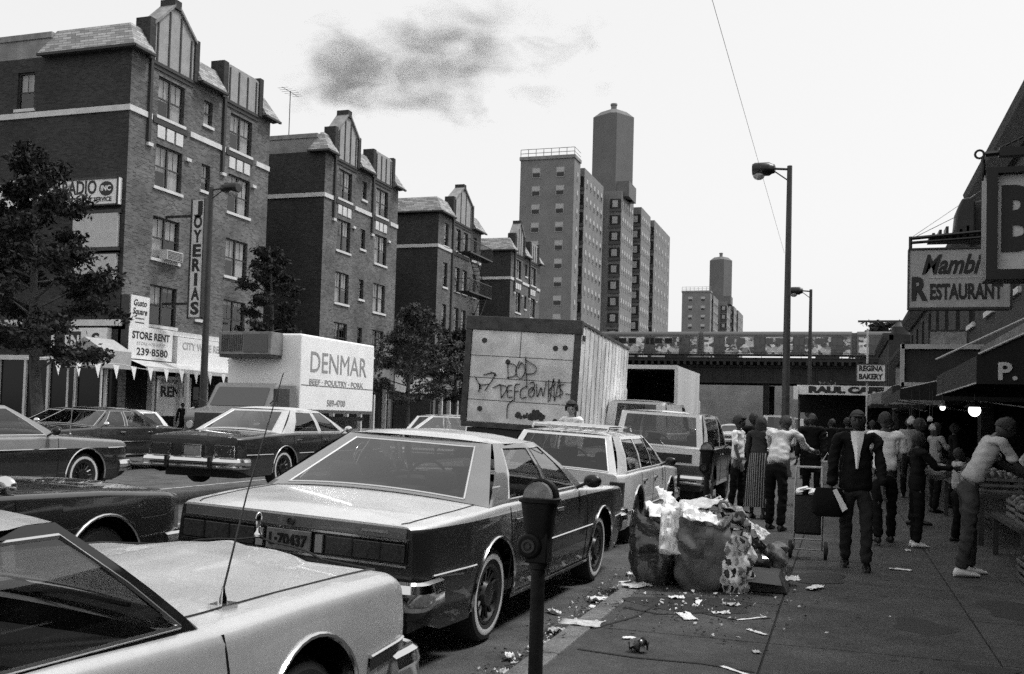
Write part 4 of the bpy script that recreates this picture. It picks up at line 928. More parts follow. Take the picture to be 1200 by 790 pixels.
# ---- station wagon with a roof rack
P = dict(wb=2.55, ro=.98, fo=.95, W=1.74, crease=.6, tumble=.05, shoulder=[(-.98, .9), (0, .92), (2., .92), (3.4, .84), (3.5, .8)], centre=[(-.98, .92), (0, .94), (2., .96), (3.38, .86), (3.5, .82)], cowl=1.95, deck=-.95, doors=[.2, 1.0, 2.0], door_ranges=[(.205, .995), (1.005, 1.995)], trunk_part=0,
         paint=paint('white_wagon_paint', .7, .1), rear='own', bz=.42, mould=.45, chrome=1, mirror_paint=M_black, rocker_trim=[],
         gh=dict(zr=1.36, wr=.62, fr=1.3, rr=-.62, b0=-.94, b1=2.05, breaks=[(-.62, -.42), (.18, .22), (.3, .32), (1.02, .92), (1.08, .98), (1.85, 1.24)], rear_margin=.07, bow=.05, crown=.05, seats=[(.95, 1.45, 0), (.1, .5, 0)]))
WG = car('station_wagon', 'white station wagon with a roof rack and woodless tailgate, parked ahead of the dark sedan', 'station wagon', P)
T = WG; yr = P['yr']; T['label'] = 'white station wagon with a roof rack, parked ahead of the dark sedan'
for s_ in (1, -1):
    m = MB(); m.box(min(s_ * .68, s_ * .85), max(s_ * .68, s_ * .85), yr - .03, yr + .1, .52, .82); lo_ = m.build('tail_lamp', M_tail, T, bevel=.01)
    m = MB(); m.box(min(s_ * .73, s_ * .8), max(s_ * .73, s_ * .8), yr - .034, yr - .03, .62, .69); m.build('reversing_lamp', mat('lamp_white', .3, .2), lo_)
m = MB()
for s_ in (1, -1):
    m.tube([(s_ * .5, -.5, 1.40), (s_ * .5, -.45, 1.455), (s_ * .5, .95, 1.465), (s_ * .5, 1.0, 1.41)], .014, 6)
for y in (-.45, .0, .5, .95): m.tube([(-.5, y, 1.458), (.5, y, 1.458)], .012, 6)
for x in (-.3, -.1, .1, .3): m.box(x - .02, x + .02, -.5, 1.0, 1.412, 1.424)
m.build('roof_rack', M_chrome, T)
m = MB(); m.box(-.16, .16, yr - .03, yr - .0, .6, .74); po = m.build('license_plate', mat('plate_dark', .16, .5), T)
m = MB(); m.box(-.06, .14, yr - .012, yr, .8, .815); m.build('script_badge', M_steel, T)
at_road(WG, -3.38, 12.95, 0, 2.6)

# ---- boxy sport utility vehicle, white top, dark lower half, shade painted into its sides
P = dict(wb=2.7, ro=.9, fo=.75, W=1.86, crease=.75, tumble=.02, rocker=.4, rw=.36, arch=.44, shoulder=[(-.9, 1.1), (2., 1.1), (3.3, 1.03), (3.45, 1.0)], centre=[(-.9, 1.1), (2., 1.12), (3.3, 1.06), (3.45, 1.03)], cowl=2.05, deck=-.88, doors=[.9, 2.1], door_ranges=[(.905, 2.095)], trunk_part=0,
         paint=paint('shaded_suv_paint', .03), roof_paint=paint('white_suv_paint', .72, .08), rear='own', bz=.55, chrome=0, mirror_paint=M_black, hub='dark',
         gh=dict(zr=1.7, wr=.76, fr=1.55, rr=-.72, b0=-.88, b1=2.1, breaks=[(-.7, -.58), (.8, .8), (.95, .93), (1.95, 1.46)], rear_margin=.07, bow=.04, crown=.05, seats=[(.9, 1.4, 0)]))
SV = car('sport_utility_vehicle', 'boxy off-road vehicle with white tailgate over a dark lower body, ahead of the wagon', 'off-roader', P)
T = SV; yr = P['yr']
for s_ in (1, -1):
    m = MB(); m.box(min(s_ * .76, s_ * .91), max(s_ * .76, s_ * .91), yr - .03, yr + .08, .82, 1.03); m.build('tail_lamp', M_tail, T, bevel=.01)
m = MB(); m.box(-.5, .62, yr - .024, yr + .01, .84, .99); lp = m.build('tail_panel', M_black, T); m = MB(); m.box(-.42, -.14, yr - .034, yr - .024, .85, .98); m.build('license_plate', mat('plate_grey', .22, .5), T)
m = MB(); m.tube([(.1, yr - .02, 1.14), (.0, yr + .02, 1.22), (-.3, yr + .03, 1.2)], .012, 5); m.build('wiper', M_black, T)
m = MB(); rows = []
yr2 = yr
m.box(-.835, .835, yr - .012, yr + .01, .79, 1.105); m.build('tailgate', MATS['white_suv_paint'], T, bevel=.01)
at_road(SV, -3.15, 18.7, 0, 2.4)
# ---- vans and cars farther up the street
vanP = dict(wb=2.9, ro=.9, fo=.75, W=1.9, crease=.8, tumble=.02, rocker=.38, rw=.34, shoulder=[(-.9, 1.2), (2.6, 1.2), (3.5, 1.1), (3.65, 1.0)], centre=[(-.9, 1.2), (2.6, 1.22), (3.5, 1.14), (3.65, 1.05)], cowl=2.75, deck=-.88, doors=[1.6, 2.6], door_ranges=[(1.605, 2.595)], trunk_part=0, paint=paint('white_van_paint', .75, .06), chrome=0, detail=0, rear='plain',
            gh=dict(zr=1.98, wr=.78, fr=2.3, rr=-.8, b0=-.88, b1=2.8, breaks=[(1.5, 1.5), (2.6, 2.25)], rear_margin=.16, bow=.04, crown=.06))
V1 = car('van', 'white van standing in front of the open-backed truck', 'van', dict(vanP)); at_road(V1, -5.1, 26.5, 0)
for i, (x, y, rz, l, kind) in enumerate(((-3.4, 58, 0, 'white van far up the street, right of the open truck', 'van'), (-6.2, 62, 180, 'white car far up the street left of the lamp post', 'small'), (-3.2, 45, 0, 'far white car hidden partly by the woman in the white top', 'small'), (-9.5, 52, 0, 'far white car in the middle lane beyond the box truck', 'small'), (-3.3, 74, 0, 'farthest white van near the viaduct', 'van'))):
    o = copy_tree(V1 if kind == 'van' else G1); o['label'] = l; at_road(o, x, y, rz)

# ---- trucks
M_tw = mat('truck_white', .62, .55, var=.16, scale=.9, streak=.25); M_tdirty = mat('truck_dirty_white', .82, .65, var=.14, scale=1.1, dark=.45)
def truck_chassis(T, x0, x1, y0, y1, zf, wheels, r=.45):
    m = MB(); m.box(x0 + .35, x1 - .35, y0, y1, zf - .4, zf - .02); m.box(x0 + .05, x1 - .05, y0 + .1, y1 - .1, zf - .14, zf - .02); m.build('chassis', M_black, T, local=True)
    for y in wheels:
        for s_, x in ((1, x1 - .16), (-1, x0 + .16)): make_wheel(T, x, y, r, .3, s_, False, 'dark')
# white box truck with graffiti: local x across (0 = right rear corner at x=0), y forward, rear face at y=0
T = thing('box_truck', 'tall dirty white box truck with graffiti across its rear door', 'truck', (0, 0, 0)); BT = T
w_, l_, z0, z1 = 2.62, 8.1, 1.33, 3.68
m = MB(); m.box(-w_, 0, .0, l_, z0, z1, 0); m.build('cargo_box', M_tdirty, T, bevel=.015)
m = MB(); m.box(-w_ - .03, .03, -.06, .14, z1 - .26, z1 + .05); m.box(-w_ - .02, -w_ + .12, -.05, .02, z0, z1 - .26); m.box(-.13, .02, -.05, .02, z0 - .02, z1 - .26); m.box(-w_, 0, -.05, .03, z0 - .12, z0 - .002); m.box(-.02, .025, 0, l_, z1 - .04, z1 + .04); m.box(-.015, .02, 0.02, l_, z0 - .1, z0 + .06)
m.build('frame', mat('truck_rusty_frame', .05, .7, var=.6, scale=5), T, bevel=.01)
m = MB(); m.box(-w_ + .13, -.14, -.02, -.004, z0 + .01, z1 - .27, 0)
for z in (z0 + .5, z0 + 1.0, z0 + 1.5): m.box(-w_ + .13, -.14, -.026, -.021, z, z + .012, 1)
m.box(-w_ / 2 - .05, -w_ / 2 - .035, -.026, -.021, z0 + 1.5, z1 - .28, 1)
for x, z in ((-2.2, 3.18), (-.33, 3.1), (-.55, 3.08), (-2.2, 1.63), (-.45, 1.46), (-1.62, 2.72)): m.lathe([(.06, -.03), (.06, -.02)], (x, 0, z), 'Y', 14, 1)
rd = m.build('rear_door', [M_tdirty, M_dark], T)
def scrawl(strokes, ox, oz, s, wd, y):
    m = MB()
    for st in strokes:
        pts = [Vector((ox + a * s, y, oz + b * s)) for a, b in st]
        sm = []
        for i in range(len(pts) - 1):
            p0, p1, p2, p3 = pts[max(i - 1, 0)], pts[i], pts[i + 1], pts[min(i + 2, len(pts) - 1)]
            for t in np.linspace(0, 1, 6, endpoint=False): sm.append(.5 * ((2 * p1) + (p2 - p0) * t + (2 * p0 - 5 * p1 + 4 * p2 - p3) * t * t + (3 * p1 - p0 - 3 * p2 + p3) * t ** 3))
        sm.append(pts[-1]); m.tube(sm, wd, 5, flat=.15)
    return m
sp = mat('spray_paint', .012, .5)
tags = [([[(0, 1), (.1, 0)], [(-.1, 1), (.5, .9), (.55, .3), (.0, .1)], [(.75, 1.2), (.55, .5), (.9, .1), (1.15, .6), (.9, 1.1), (.7, .7)], [(1.1, 1.5), (1.35, -.5)], [(1.1, 1.3), (1.8, .9), (1.75, .5), (1.2, .4)]], -1.62, 2.33, .36),
        ([[(0, .9), (.1, 0)], [(-.05, .9), (.45, .7), (.1, 0)], [(.8, .9), (.5, .8), (.55, .1), (.85, .15)], [(.5, .5), (.8, .55)], [(1.3, 1), (1.0, .9), (1.0, 0)], [(1.0, .5), (1.25, .55)], [(1.75, .9), (1.4, .6), (1.45, .1), (1.8, .2)], [(1.95, 1.1), (2.2, 1.2), (2.3, .9), (2.05, .5)], [(2.05, .25), (2.07, .2)]], -1.75, 1.9, .34),
        ([[(.3, .6), (.1, .4), (.1, .05), (.35, 0), (.45, .35), (.3, .6)], [(.55, .8), (.65, 0), (.85, .6), (1.0, .05), (1.15, 1.0)], [(1.3, 1.1), (1.35, -.3)], [(1.75, .9), (1.35, .4), (1.8, 0)], [(2.3, .9), (1.95, .75), (2.25, .35), (1.85, .1)], [(1.45, -.2), (1.6, 1.2), (1.75, -.2), (1.95, 1.2), (2.1, 0)], [(2.4, .3), (2.8, .28)]], -1.12, 1.98, .36),
        ([[(-.3, .9), (.15, .2)], [(0, .4), (.55, .5)], [(.2, 1), (.9, 1.1), (.35, .1)], [(.6, 1.2), (1.0, 1.0)], [(.8, .3), (1.2, .5)], [(.0, 0), (.05, .5)]], -2.25, 2.0, .4),
        ([[(.3, .6), (.0, .3), (.0, -.3)]], -1.55, 1.6, .5)]
for st, ox, oz, s in tags: scrawl(st, ox, oz, s, .04, -.03).build('graffiti', sp, rd)
m = MB()
for i in range(26):
    a = random.uniform(0, 6.28); r_ = random.uniform(0, .22); px, pz = -1.05 + r_ * math.cos(a) * 1.6, 1.5 + abs(r_ * math.sin(a)) * .8; s = random.uniform(.02, .075)
    m.poly([(px + s * math.cos(t) * random.uniform(.7, 1.2), -.0265 - i * .0001, pz + s * math.sin(t)) for t in np.linspace(0, 6.28, 9)[:-1]])
m.build('rust_blotch', mat('rust_blotch', .04, .8, var=.5, scale=20), rd)
m = MB()
for y in np.arange(.6, l_, .6): m.box(.002, .02, y - .02, y + .02, z0 + .06, z1 - .05)
m.build('side_rib', M_tdirty, T)
for y in (.25, .42):
    m = MB(); m.box(.003, .03, y - .05, y + .05, 3.3, 3.42); m.build('marker_lamp', M_dark, T)
truck_chassis(T, -w_, 0, .2, l_ + 1.6, z0 - .12, (1.6, l_ + .9))
m = MB(); m.box(-w_ + .2, -.2, l_ + .1, l_ + 1.9, .8, 2.6); m.build('cab', M_tw, T, bevel=.12)
T.location = (-5.63, 21.35, .04); T.rotation_euler = (0, R(2.4), R(4.2))

# the meat delivery truck facing us
T = thing('delivery_truck', 'white refrigerated meat truck facing us, tall grey lettering on its side', 'truck', (0, 0, 0)); DT = T
x0, x1, y0, y1, z0, z1 = -16.9, -14.5, 24.8, 29.45, 1.38, 3.62
m = MB(); m.box(x0, x1, y0, y1, z0, z1); m.build('cargo_box', mat('denmar_white', .88, .5, var=.07, scale=1.2), T, bevel=.05)
m = MB(); m.box(x1, x1 + .012, y0 + .02, y1 - .02, z0 + .0, z0 + .1); m.box(x1, x1 + .01, y0 + .06, y1 - .06, 2.17, 2.185); m.build('side_rail', M_steel, T)
text('DENMAR', .86, mat('denmar_letters', .3, .6), T, (x1 + .004, 27.12, 2.83), '+X', width=3.55, bold=.0)
text('BEEF · POULTRY · PORK', .22, mat('denmar_small', .3, .6), T, (x1 + .004, 27.0, 2.28), '+X', width=3.4, bold=.004)
text('589-4700', .26, mat('denmar_small', .3, .6), T, (x1 + .004, 26.95, 1.68), '+X', width=1.15, bold=.006)
m = MB(); m.box(-16.8, -15.1, y0 - .62, y0 - .002, 2.98, 3.62, 0); m.box(-16.78, -15.12, y0 - .6, y0, 2.9, 2.98, 2)
for q in np.linspace(-16.7, -16.05, 12): m.box(q, q + .03, y0 - .64, y0 - .62, 3.06, 3.54, 2)
m.box(-15.98, -15.2, y0 - .635, y0 - .62, 3.04, 3.56, 1); m.build('cooling_unit', [mat('reefer_grey', .2, .5, var=.3), mat('reefer_dark', .09, .4), M_dark], T, bevel=.02)
cx = -15.45
m = MB(); prof = [(23.95, .7), (22.3, .7), (22.2, 1.2), (22.3, 1.36), (23.15, 1.5), (23.55, 2.08), (23.7, 2.16), (24.6, 2.18), (24.6, .7)]
m.prism([(a, b) for a, b in prof], 'X', cx - .98, cx + .98); m.build('cab', mat('denmar_cab', .16, .4, coat=.6, var=.1), T, bevel=.05)
def cabpt(u, v): return (cx + u, 23.13 + .4 * v - .012, 1.48 + .58 * v + .012)
m = MB(); m.quad(cabpt(-.84, .06), cabpt(.84, .06), cabpt(.8, .94), cabpt(-.8, .94)); m.build('windshield', mat('cab_glass', .05, .05, spec=.8), T)
m = MB(); m.poly([(cx + .985, 23.3, 1.5), (cx + .985, 24.2, 1.5), (cx + .985, 24.2, 2.02), (cx + .985, 23.62, 2.02)]); m.build('side_window', MATS['cab_glass'], T)
for s_ in (-1, 1):
    m = MB(); m.lathe([(.11, 0), (.1, -.04)], (cx + s_ * .75, 22.2, 1.0), 'Y', 16); m.build('headlight', MATS['lamp_glass'], T)
    m = MB(); m.tube([(cx + s_ * 1.0, 23.2, 1.6), (cx + s_ * 1.25, 23.1, 1.75)], .015, 5); m.box(cx + s_ * 1.25 - .07, cx + s_ * 1.25 + .07, 23.06, 23.1, 1.65, 2.0); m.build('mirror', M_dark, T)
m = MB(); m.box(cx - .6, cx + .6, 22.16, 22.2, .95, 1.32); m.build('grille', M_dark, T); m = MB(); m.box(cx - 1.0, cx + 1.0, 22.02, 22.15, .6, .8); m.build('front_bumper', M_steel, T, bevel=.02)
truck_chassis(T, x0 + .1, x1 - .1, 23.4, y1 - .2, 1.3, (22.95, 28.2), .42)
for ch in kids(T):
    pass
T.location.z = .16

# the open-backed truck
T = thing('box_truck', 'white box truck with its dark open back toward us, under the viaduct side', 'truck', (0, 0, 0)); OT = T
x0, x1, y0, y1, z0, z1 = -7.6, -5.3, 34, 39.6, 1.3, 3.33
m = MB(); m.box(x0, x0 + .06, y0, y1, z0, z1); m.box(x1 - .06, x1, y0, y1, z0, z1); m.box(x0, x1, y0, y1, z1, z1 + .06); m.box(x0, x1, y0, y1, z0 - .08, z0); m.box(x0, x1, y1 - .05, y1, z0, z1); m.build('cargo_box', M_tw, T)
m = MB(); m.box(x0 + .065, x0 + .08, y0 + .1, y1 - .1, z0, z1 - .01); m.box(x1 - .08, x1 - .065, y0 + .1, y1 - .1, z0, z1 - .01); m.box(x0 + .08, x1 - .08, y1 - .1, y1 - .06, z0, z1 - .01); m.box(x0 + .08, x1 - .08, y0 + .1, y1 - .1, z1 - .02, z1 - .005); m.build('lining', mat('dark_lining', .03, .9), T)
m = MB(); m.box(x0 - .01, x0 + .1, y0 - .03, y0 - .001, z0, z1 + .08); m.box(x1 - .1, x1 + .01, y0 - .03, y0 - .001, z0, z1 + .08); m.box(x0 + .1, x1 - .1, y0 - .03, y0 - .001, z1 - .06, z1 + .08); m.build('door_frame', M_cream, T)
for i in range(5):
    m = MB(); a = random.uniform(x0 + .2, x1 - .8); m.box(a, a + .55, y0 + .8 + i * .4, y0 + 1.2 + i * .4, z0 + .01, z0 + random.uniform(.4, 1.0)); m.build('cargo_carton', mat('carton', .12, .8), T)
truck_chassis(T, x0, x1, y0 + .2, y1 + 1.8, z0 - .08, (y0 + 1.3, y1 + 1.2)); m = MB(); m.box(x0 + .2, x1 - .2, y1 + .1, y1 + 1.9, .8, 2.4); m.build('cab', M_tw, T, bevel=.1)
OT.location.z = .1
# ------------------------------------------------------------------ trees
M_bark = mat('bark', .06, .9, var=.4, scale=8, bump=.6, bscale=30)
def leaf_mat(name, g):
    m = mat(name, g, .8, var=.5, scale=2.5, spec=.15); return m
M_leaf = leaf_mat('dark_leaves', .028); M_leaf2 = leaf_mat('mid_leaves', .07)
def tree(label, x, y, z, h, r, zc0, n, lm, seed, ls=.13, taper=.75, lean=0, trunk_r=.16, name='street_tree', group='street trees on the far pavement', skew=0):
    rnd = random.Random(seed); T = thing(name, label, 'tree', (x, y, z), group)
    m = MB(); N = 9; spine = []
    for i in range(N):
        t = i / (N - 1); spine.append(Vector((x + lean * t + .12 * math.sin(t * 5 + seed), y + .1 * math.cos(t * 4 + seed), z + h * .92 * t)))
    m.tube(spine, [trunk_r * (1.25 if i == 0 else 1) * (1 - .9 * i / (N - 1)) + .012 for i in range(N)], 10)
    tips = []
    nb = int(16 + h * 2.5)
    for i in range(nb):
        t = (zc0 / h) + (1 - zc0 / h) * (i + rnd.random() * .6) / nb; t = min(.97, t)
        p = spine[0].lerp(spine[-1], t); k = int(t * (N - 1)); p = spine[k].lerp(spine[min(k + 1, N - 1)], t * (N - 1) - k)
        tt = (t - zc0 / h) / (1 - zc0 / h); rr = r * (1 - taper * tt ** 1.4) * rnd.uniform(.65, 1.12) * (.7 + .3 * min(1, tt * 5))
        a = i * 2.4 + rnd.uniform(-.4, .4); up = rnd.uniform(.15, .75)
        d = Vector((math.cos(a), math.sin(a), up)); q1 = p + d * rr * .5; q2 = p + Vector((math.cos(a + .2), math.sin(a + .2), up * .55)) * rr * 1.0
        m.tube([p, q1, q2], [trunk_r * .32 * (1 - t * .6), .03, .012], 5)
        for s in range(6):
            u = rnd.uniform(.3, 1); base = (p.lerp(q1, u * 2) if u < .5 else q1.lerp(q2, u * 2 - 1))
            a2 = a + rnd.uniform(-1.4, 1.4); e = base + Vector((math.cos(a2), math.sin(a2), rnd.uniform(-.35, .7))) * rr * rnd.uniform(.2, .45); m.tube([base, e], [.014, .006], 4); tips.append((base, e))
        tips.append((q1, q2 + Vector((0, 0, -.1))))
    m.build('trunk', M_bark, T)
    c = MB(); per = max(1, n // len(tips))
    for b, e in tips:
        d = (e - b); dens = rnd.uniform(.35, 1.5)
        for _ in range(int(per * dens)):
            t = rnd.uniform(.1, 1.12); o = Vector((rnd.gauss(0, .1), rnd.gauss(0, .1), rnd.gauss(-.06, .09))) * (r / 2.6) ** .6
            p = b + d * t + o; s = ls * rnd.uniform(.6, 1.3)
            n_ = Vector((rnd.gauss(0, 1), rnd.gauss(0, 1), rnd.gauss(.7, .6))).normalized(); u = n_.orthogonal().normalized(); u = (Matrix.Rotation(rnd.uniform(0, 6.28), 3, n_) @ u); v = n_.cross(u)
            c.quad(p - u * s, p + v * s * .42 - u * s * .1, p + u * s, p - v * s * .42 - u * s * .1)
    c.build('crown', lm, T, fix=False); return T
tree('large dark street tree in front of the left edge house side wall', -23.8, 25.2, .14, 10.6, 3.3, 2.6, 30000, M_leaf, 3, .1, .93, -1.2, .2)
tree('narrow dark street tree above the meat truck', -23.6, 37.6, .14, 9.3, 2.1, 2.4, 13000, M_leaf, 5, .1, .8, 0, .14)
tree('loose pale-leaved street tree left of the graffiti box truck', -23.5, 52.3, .14, 8.4, 3.4, 2.0, 10000, M_leaf2, 9, .12, .85, .2, .15)
tree('street tree half hidden behind the pale-leaved one', -24, 60.5, .14, 7.6, 2.4, 2.2, 4500, M_leaf, 12, .18, .7, 0, .14)
tree('small sapling behind the cafe awning by the second lamp post', -1.0, 74, .1, 4.9, 1.5, 2.2, 1500, M_leaf2, 15, .17, .6, 0, .07, group='far trees')
tree('round treetop behind the right end of the train', 6, 150, 0, 17.5, 5.5, 8, 5000, M_leaf, 17, .4, .6, 0, .3, group='far trees')
tree('tree at the foot of the tall tower block', -33, 134, 0, 13.5, 4, 5, 3500, M_leaf2, 19, .35, .6, 0, .25, group='far trees')

# ------------------------------------------------------------------ street lamps, meter, wires
def lamp(label, x, y, z, h, arm, rr=.1):
    T = thing('street_lamp', label, 'street lamp', (x, y, z), 'street lamps'); s = 1 if arm > 0 else -1
    m = MB(); m.lathe([(.2, 0), (.2, .12), (.16, .2), (.14, .9), (rr * 1.15, 1.0), (rr * .72, h)], (x, y, z), n=12); m.build('post', M_dark, T)
    m = MB(); m.tube([(x, y, z + h - .1), (x + arm * .6, y, z + h - .04)], .035, 8); m.tube([(x, y, z + h - .45), (x + arm * .45, y, z + h - .1)], .02, 6); m.build('arm', M_dark, T)
    m = MB(); xa, xb = x + arm * .5, x + arm
    m.loft([[(xa + (xb - xa) * t, y + w_ * math.cos(a) , z + h - .06 + hh * math.sin(a)) for a in np.linspace(0, 6.28, 13)[:-1]] for t, w_, hh in ((-.25, .06, .06), (-.2, .13, .13), (-.05, .15, .15), (.1, .22, .2), (.85, .24, .2), (1, .2, .16))], 0)
    ho = m.build('lamp_head', M_black, T)
    m = MB(); m.ell((x + arm * .82, y, z + h - .24), (.17, .17, .13), 14, 8); m.build('lens', mat('lamp_lens', .25, .1, coat=1), ho)
    return T
lamp('tall street lamp rising behind the crowd on the pavement', -1.5, 29.5, .1, 8.95, -1.05)
lamp('second street lamp, farther up by the viaduct', -1.5, 51.6, .1, 8.25, -1.0)
lamp('street lamp on the far pavement in front of the tall vertical sign', -21.9, 30.7, .14, 9.5, 1.15, .12)
T = thing('parking_meter', 'dark parking meter on a post at the kerb in the foreground', 'parking meter', (-1.26, 4.25, .1))
bx, by = -1.26, 4.25
m = MB(); m.lathe([(.034, .02), (.031, .97), (.042, .975), (.042, 1.01)], (bx, by, 0), n=14); m.build('post', mat('meter_post', .014, .6, var=.5, scale=9, spec=.2), T)
M_meter = mat('meter_iron', .006, .5, var=.4, scale=15, spec=.2)
m = MB(); m.lathe([(.05, -.06), (.058, -.045), (.058, .045), (.05, .06)], (bx - .03, by, 1.075), 'Y', 22); m.box(bx - .05, bx + .05, by - .045, by + .045, 1.0, 1.14)
m.build('coin_vault', M_meter, T, bevel=.006); m = MB(); m.lathe([(.03, -.06), (.03, -.07), (.02, -.07), (.02, -.062)], (bx - .03, by, 1.075), 'Y', 18); m.lathe([(.012, -.061), (.012, -.074), (.002, -.074)], (bx - .03, by, 1.075), 'Y', 6); m.build('coin_lock', M_dark, T)
m = MB(); rings = []
for z, w_, d_ in ((1.1, .05, .045), (1.12, .06, .05), (1.2, .07, .056), (1.262, .08, .06), (1.266, .09, .068), (1.282, .09, .068), (1.286, .08, .06)):
    rings.append([(bx + w_ * math.copysign(abs(math.cos(a)) ** .6, math.cos(a)), by + d_ * math.copysign(abs(math.sin(a)) ** .6, math.sin(a)), z) for a in np.linspace(0, 6.28, 21)[:-1]])
m.loft(rings); m.build('housing', M_meter, T)
m = MB(); m.loft([[(bx + .075 * math.cos(a), by + s, 1.282 + .085 * math.sin(a)) for a in np.linspace(0, math.pi, 15)] for s in (.022, .055)], 0, True, True); m.tube([(bx + .07 * math.cos(a), by, 1.282 + .08 * math.sin(a)) for a in np.linspace(0, math.pi, 17)], .01, 6); m.build('dome_frame', M_meter, T)
m = MB(); m.loft([[(bx + .064 * math.cos(a), by + s, 1.282 + .074 * math.sin(a)) for a in np.linspace(0, math.pi, 15)] for s in (-.05, .02)], 0, True, True); m.build('dial_window', mat('meter_glass', .25, .15, coat=1, var=.4, scale=20), T)
def second_meter(x, y, lab):
    o = copy_tree(T); o['label'] = lab; o['group'] = 'parking meters'; o.location = (x, y, .1); return o
T['group'] = 'parking meters'; T.location.z = .06
second_meter(-1.45, 11.6, 'parking meter behind the heap of bags')
m = MB(); m.tube([(-1.6, 29.4, 6.5), (-1.55, 12, 6.71), (-1.53, 5, 6.8)], .0035, 5); tag(m.build('overhead_wire', M_dark), 'thin overhead wire rising from the tall lamp post', 'wire')

# ------------------------------------------------------------------ shop signs on the left
M_signw = mat('sign_white', .8, .5, var=.07, scale=1.5); M_signs = mat('sign_soft_ink', .12, .6)
T = thing('wall_sign', 'long white RADIO sign high on the side wall, partly behind the tree', 'sign', (-31.5, 33.4, 9.85)); m = MB(); m.box(-34.9, -28.2, 33.25, 33.49, 9.85, 10.95); m.build('board', M_signw, T)
m = MB(); 
for a, b, c, d in ((-34.9, -28.2, 10.9, 10.98), (-34.9, -28.2, 9.8, 9.86), (-28.24, -28.18, 9.8, 10.98)): m.box(a, b, 33.2, 33.26, c, d)
m.build('rim', M_dark, T)
text('RADIO', .78, M_ink, T, (-30.15, 33.245, 10.55), width=1.75, bold=.02); text('CUMPANY Y', .78, M_ink, T, (-32.5, 33.245, 10.5), width=2.4, bold=.02); text('COMS.  CB  SERVICE', .26, M_ink, T, (-29.6, 33.245, 10.05), width=2.2, bold=.008)
m = MB(); m.lathe([(.3, 0), (.3, -.02)], (0, 0, 0), 'Y', 20); m.xform(Matrix.Translation((-28.78, 33.245, 10.5)) @ Matrix.Scale(1.15, 4, (1, 0, 0))); ib = m.build('badge', M_ink, T); text('INC', .3, M_signw, T, (-28.78, 33.215, 10.5), width=.5, bold=.01)
for z0, z1, l in ((8.1, 9.5, 'upper blank pale billboard panel on the side wall'), (6.75, 7.8, 'lower blank pale billboard panel on the side wall')):
    T = thing('billboard_panel', l, 'panel', (-29.2, 33.4, z0), 'blank panels under the RADIO sign'); m = MB(); m.box(-30.5, -28.25, 33.35, 33.49, z0, z1); m.build('board', mat('pale_panel', .5, .6, var=.1), T); m = MB(); m.box(-30.6, -28.15, 33.36, 33.49, z0 - .25, z0); m.box(-30.6, -28.15, 33.36, 33.49, z1, z1 + .15); m.build('rim', M_dark, T)
X = -27.6
T = thing('shop_sign', 'tall white STORE RENT sign with a phone number, two boards stacked', 'sign', (X, 35, 3.5)); m = MB(); m.box(X - .35, X, 33.55, 36.35, 3.55, 4.85); m.box(X - .35, X, 33.6, 34.75, 4.85, 6.15); m.build('board', M_signw, T)
m = MB(); m.box(X - .5, X - .36, 33.5, 36.4, 3.5, 4.9); m.box(X - .45, X - .02, 33.5, 33.545, 3.55, 6.15); m.build('frame', M_dark, T)
text('STORE RENT', .42, M_ink, T, (X + .005, 34.95, 4.52), '+X', width=2.4, bold=.01); text('STORE FOR RENT', .18, mat('sign_faint', .5, .6), T, (X + .005, 34.95, 4.2), '+X', width=1.8); text('239·8580', .42, M_ink, T, (X + .005, 35.05, 3.85), '+X', width=2.0, bold=.006)
text('Gusto', .36, M_ink, T, (X + .005, 34.17, 5.85), '+X', width=.8, shear=.25, bold=.006); text('Square', .36, M_ink, T, (X + .005, 34.17, 5.5), '+X', width=.9, shear=.25, bold=.006)
for z in (5.22, 5.05): m = MB(); m.box(X, X + .006, 33.9, 34.45, z - .025, z + .025); m.build('printed_line', M_signs, T)
T = thing('shop_sign', 'wide white rental sign just right of the STORE RENT boards', 'sign', (X, 38.5, 3.5)); m = MB(); m.box(X - .3, X, 36.7, 40.6, 3.5, 4.68); m.build('board', M_signw, T); m = MB(); m.box(X - .4, X - .31, 36.6, 40.7, 3.45, 4.73); m.build('frame', M_dark, T)
text('CITY WIDE RENT', .45, mat('sign_grey_ink', .4, .6), T, (X + .005, 38.7, 4.3), '+X', width=3.3, bold=.01)
T = thing('window_sign', 'big white RENT sign inside the shop window behind three passers-by', 'sign', (-28.2, 37.5, 1.3)); m = MB(); m.box(-28.36, -28.3, 36.35, 38.75, 1.2, 2.95); m.build('board', M_signw, T); text('RENT', .62, M_ink, T, (-28.29, 37.5, 2.25), '+X', width=1.8, bold=.02); text('STORE FOR RENT', .18, M_signs, T, (-28.29, 37.5, 2.72), '+X', width=1.8)
T = thing('vertical_sign', 'tall narrow vertical sign jutting from the nearest house beside the left lamp post', 'sign', (-26.3, 36, 5.4)); m = MB(); m.box(-26.55, -25.95, 35.95, 36.25, 5.45, 10.5); m.build('board', mat('joyerias_board', .62, .5, var=.1), T)
m = MB(); m.box(-26.6, -26.55, 35.9, 36.3, 5.4, 10.55); m.box(-25.95, -25.9, 35.9, 36.3, 5.4, 10.55); m.box(-26.6, -25.9, 35.93, 36.27, 5.4, 5.45); m.box(-28, -26.6, 36.05, 36.15, 9.8, 9.9); m.box(-28, -26.6, 36.05, 36.15, 6, 6.1); m.build('frame', M_dark, T)
for i, ch in enumerate('JOYERIAS'): text(ch, .72, M_ink, T, (-26.25, 35.945, 10.15 - i * .62), width=.16 if ch == 'I' else .42, bold=.03)
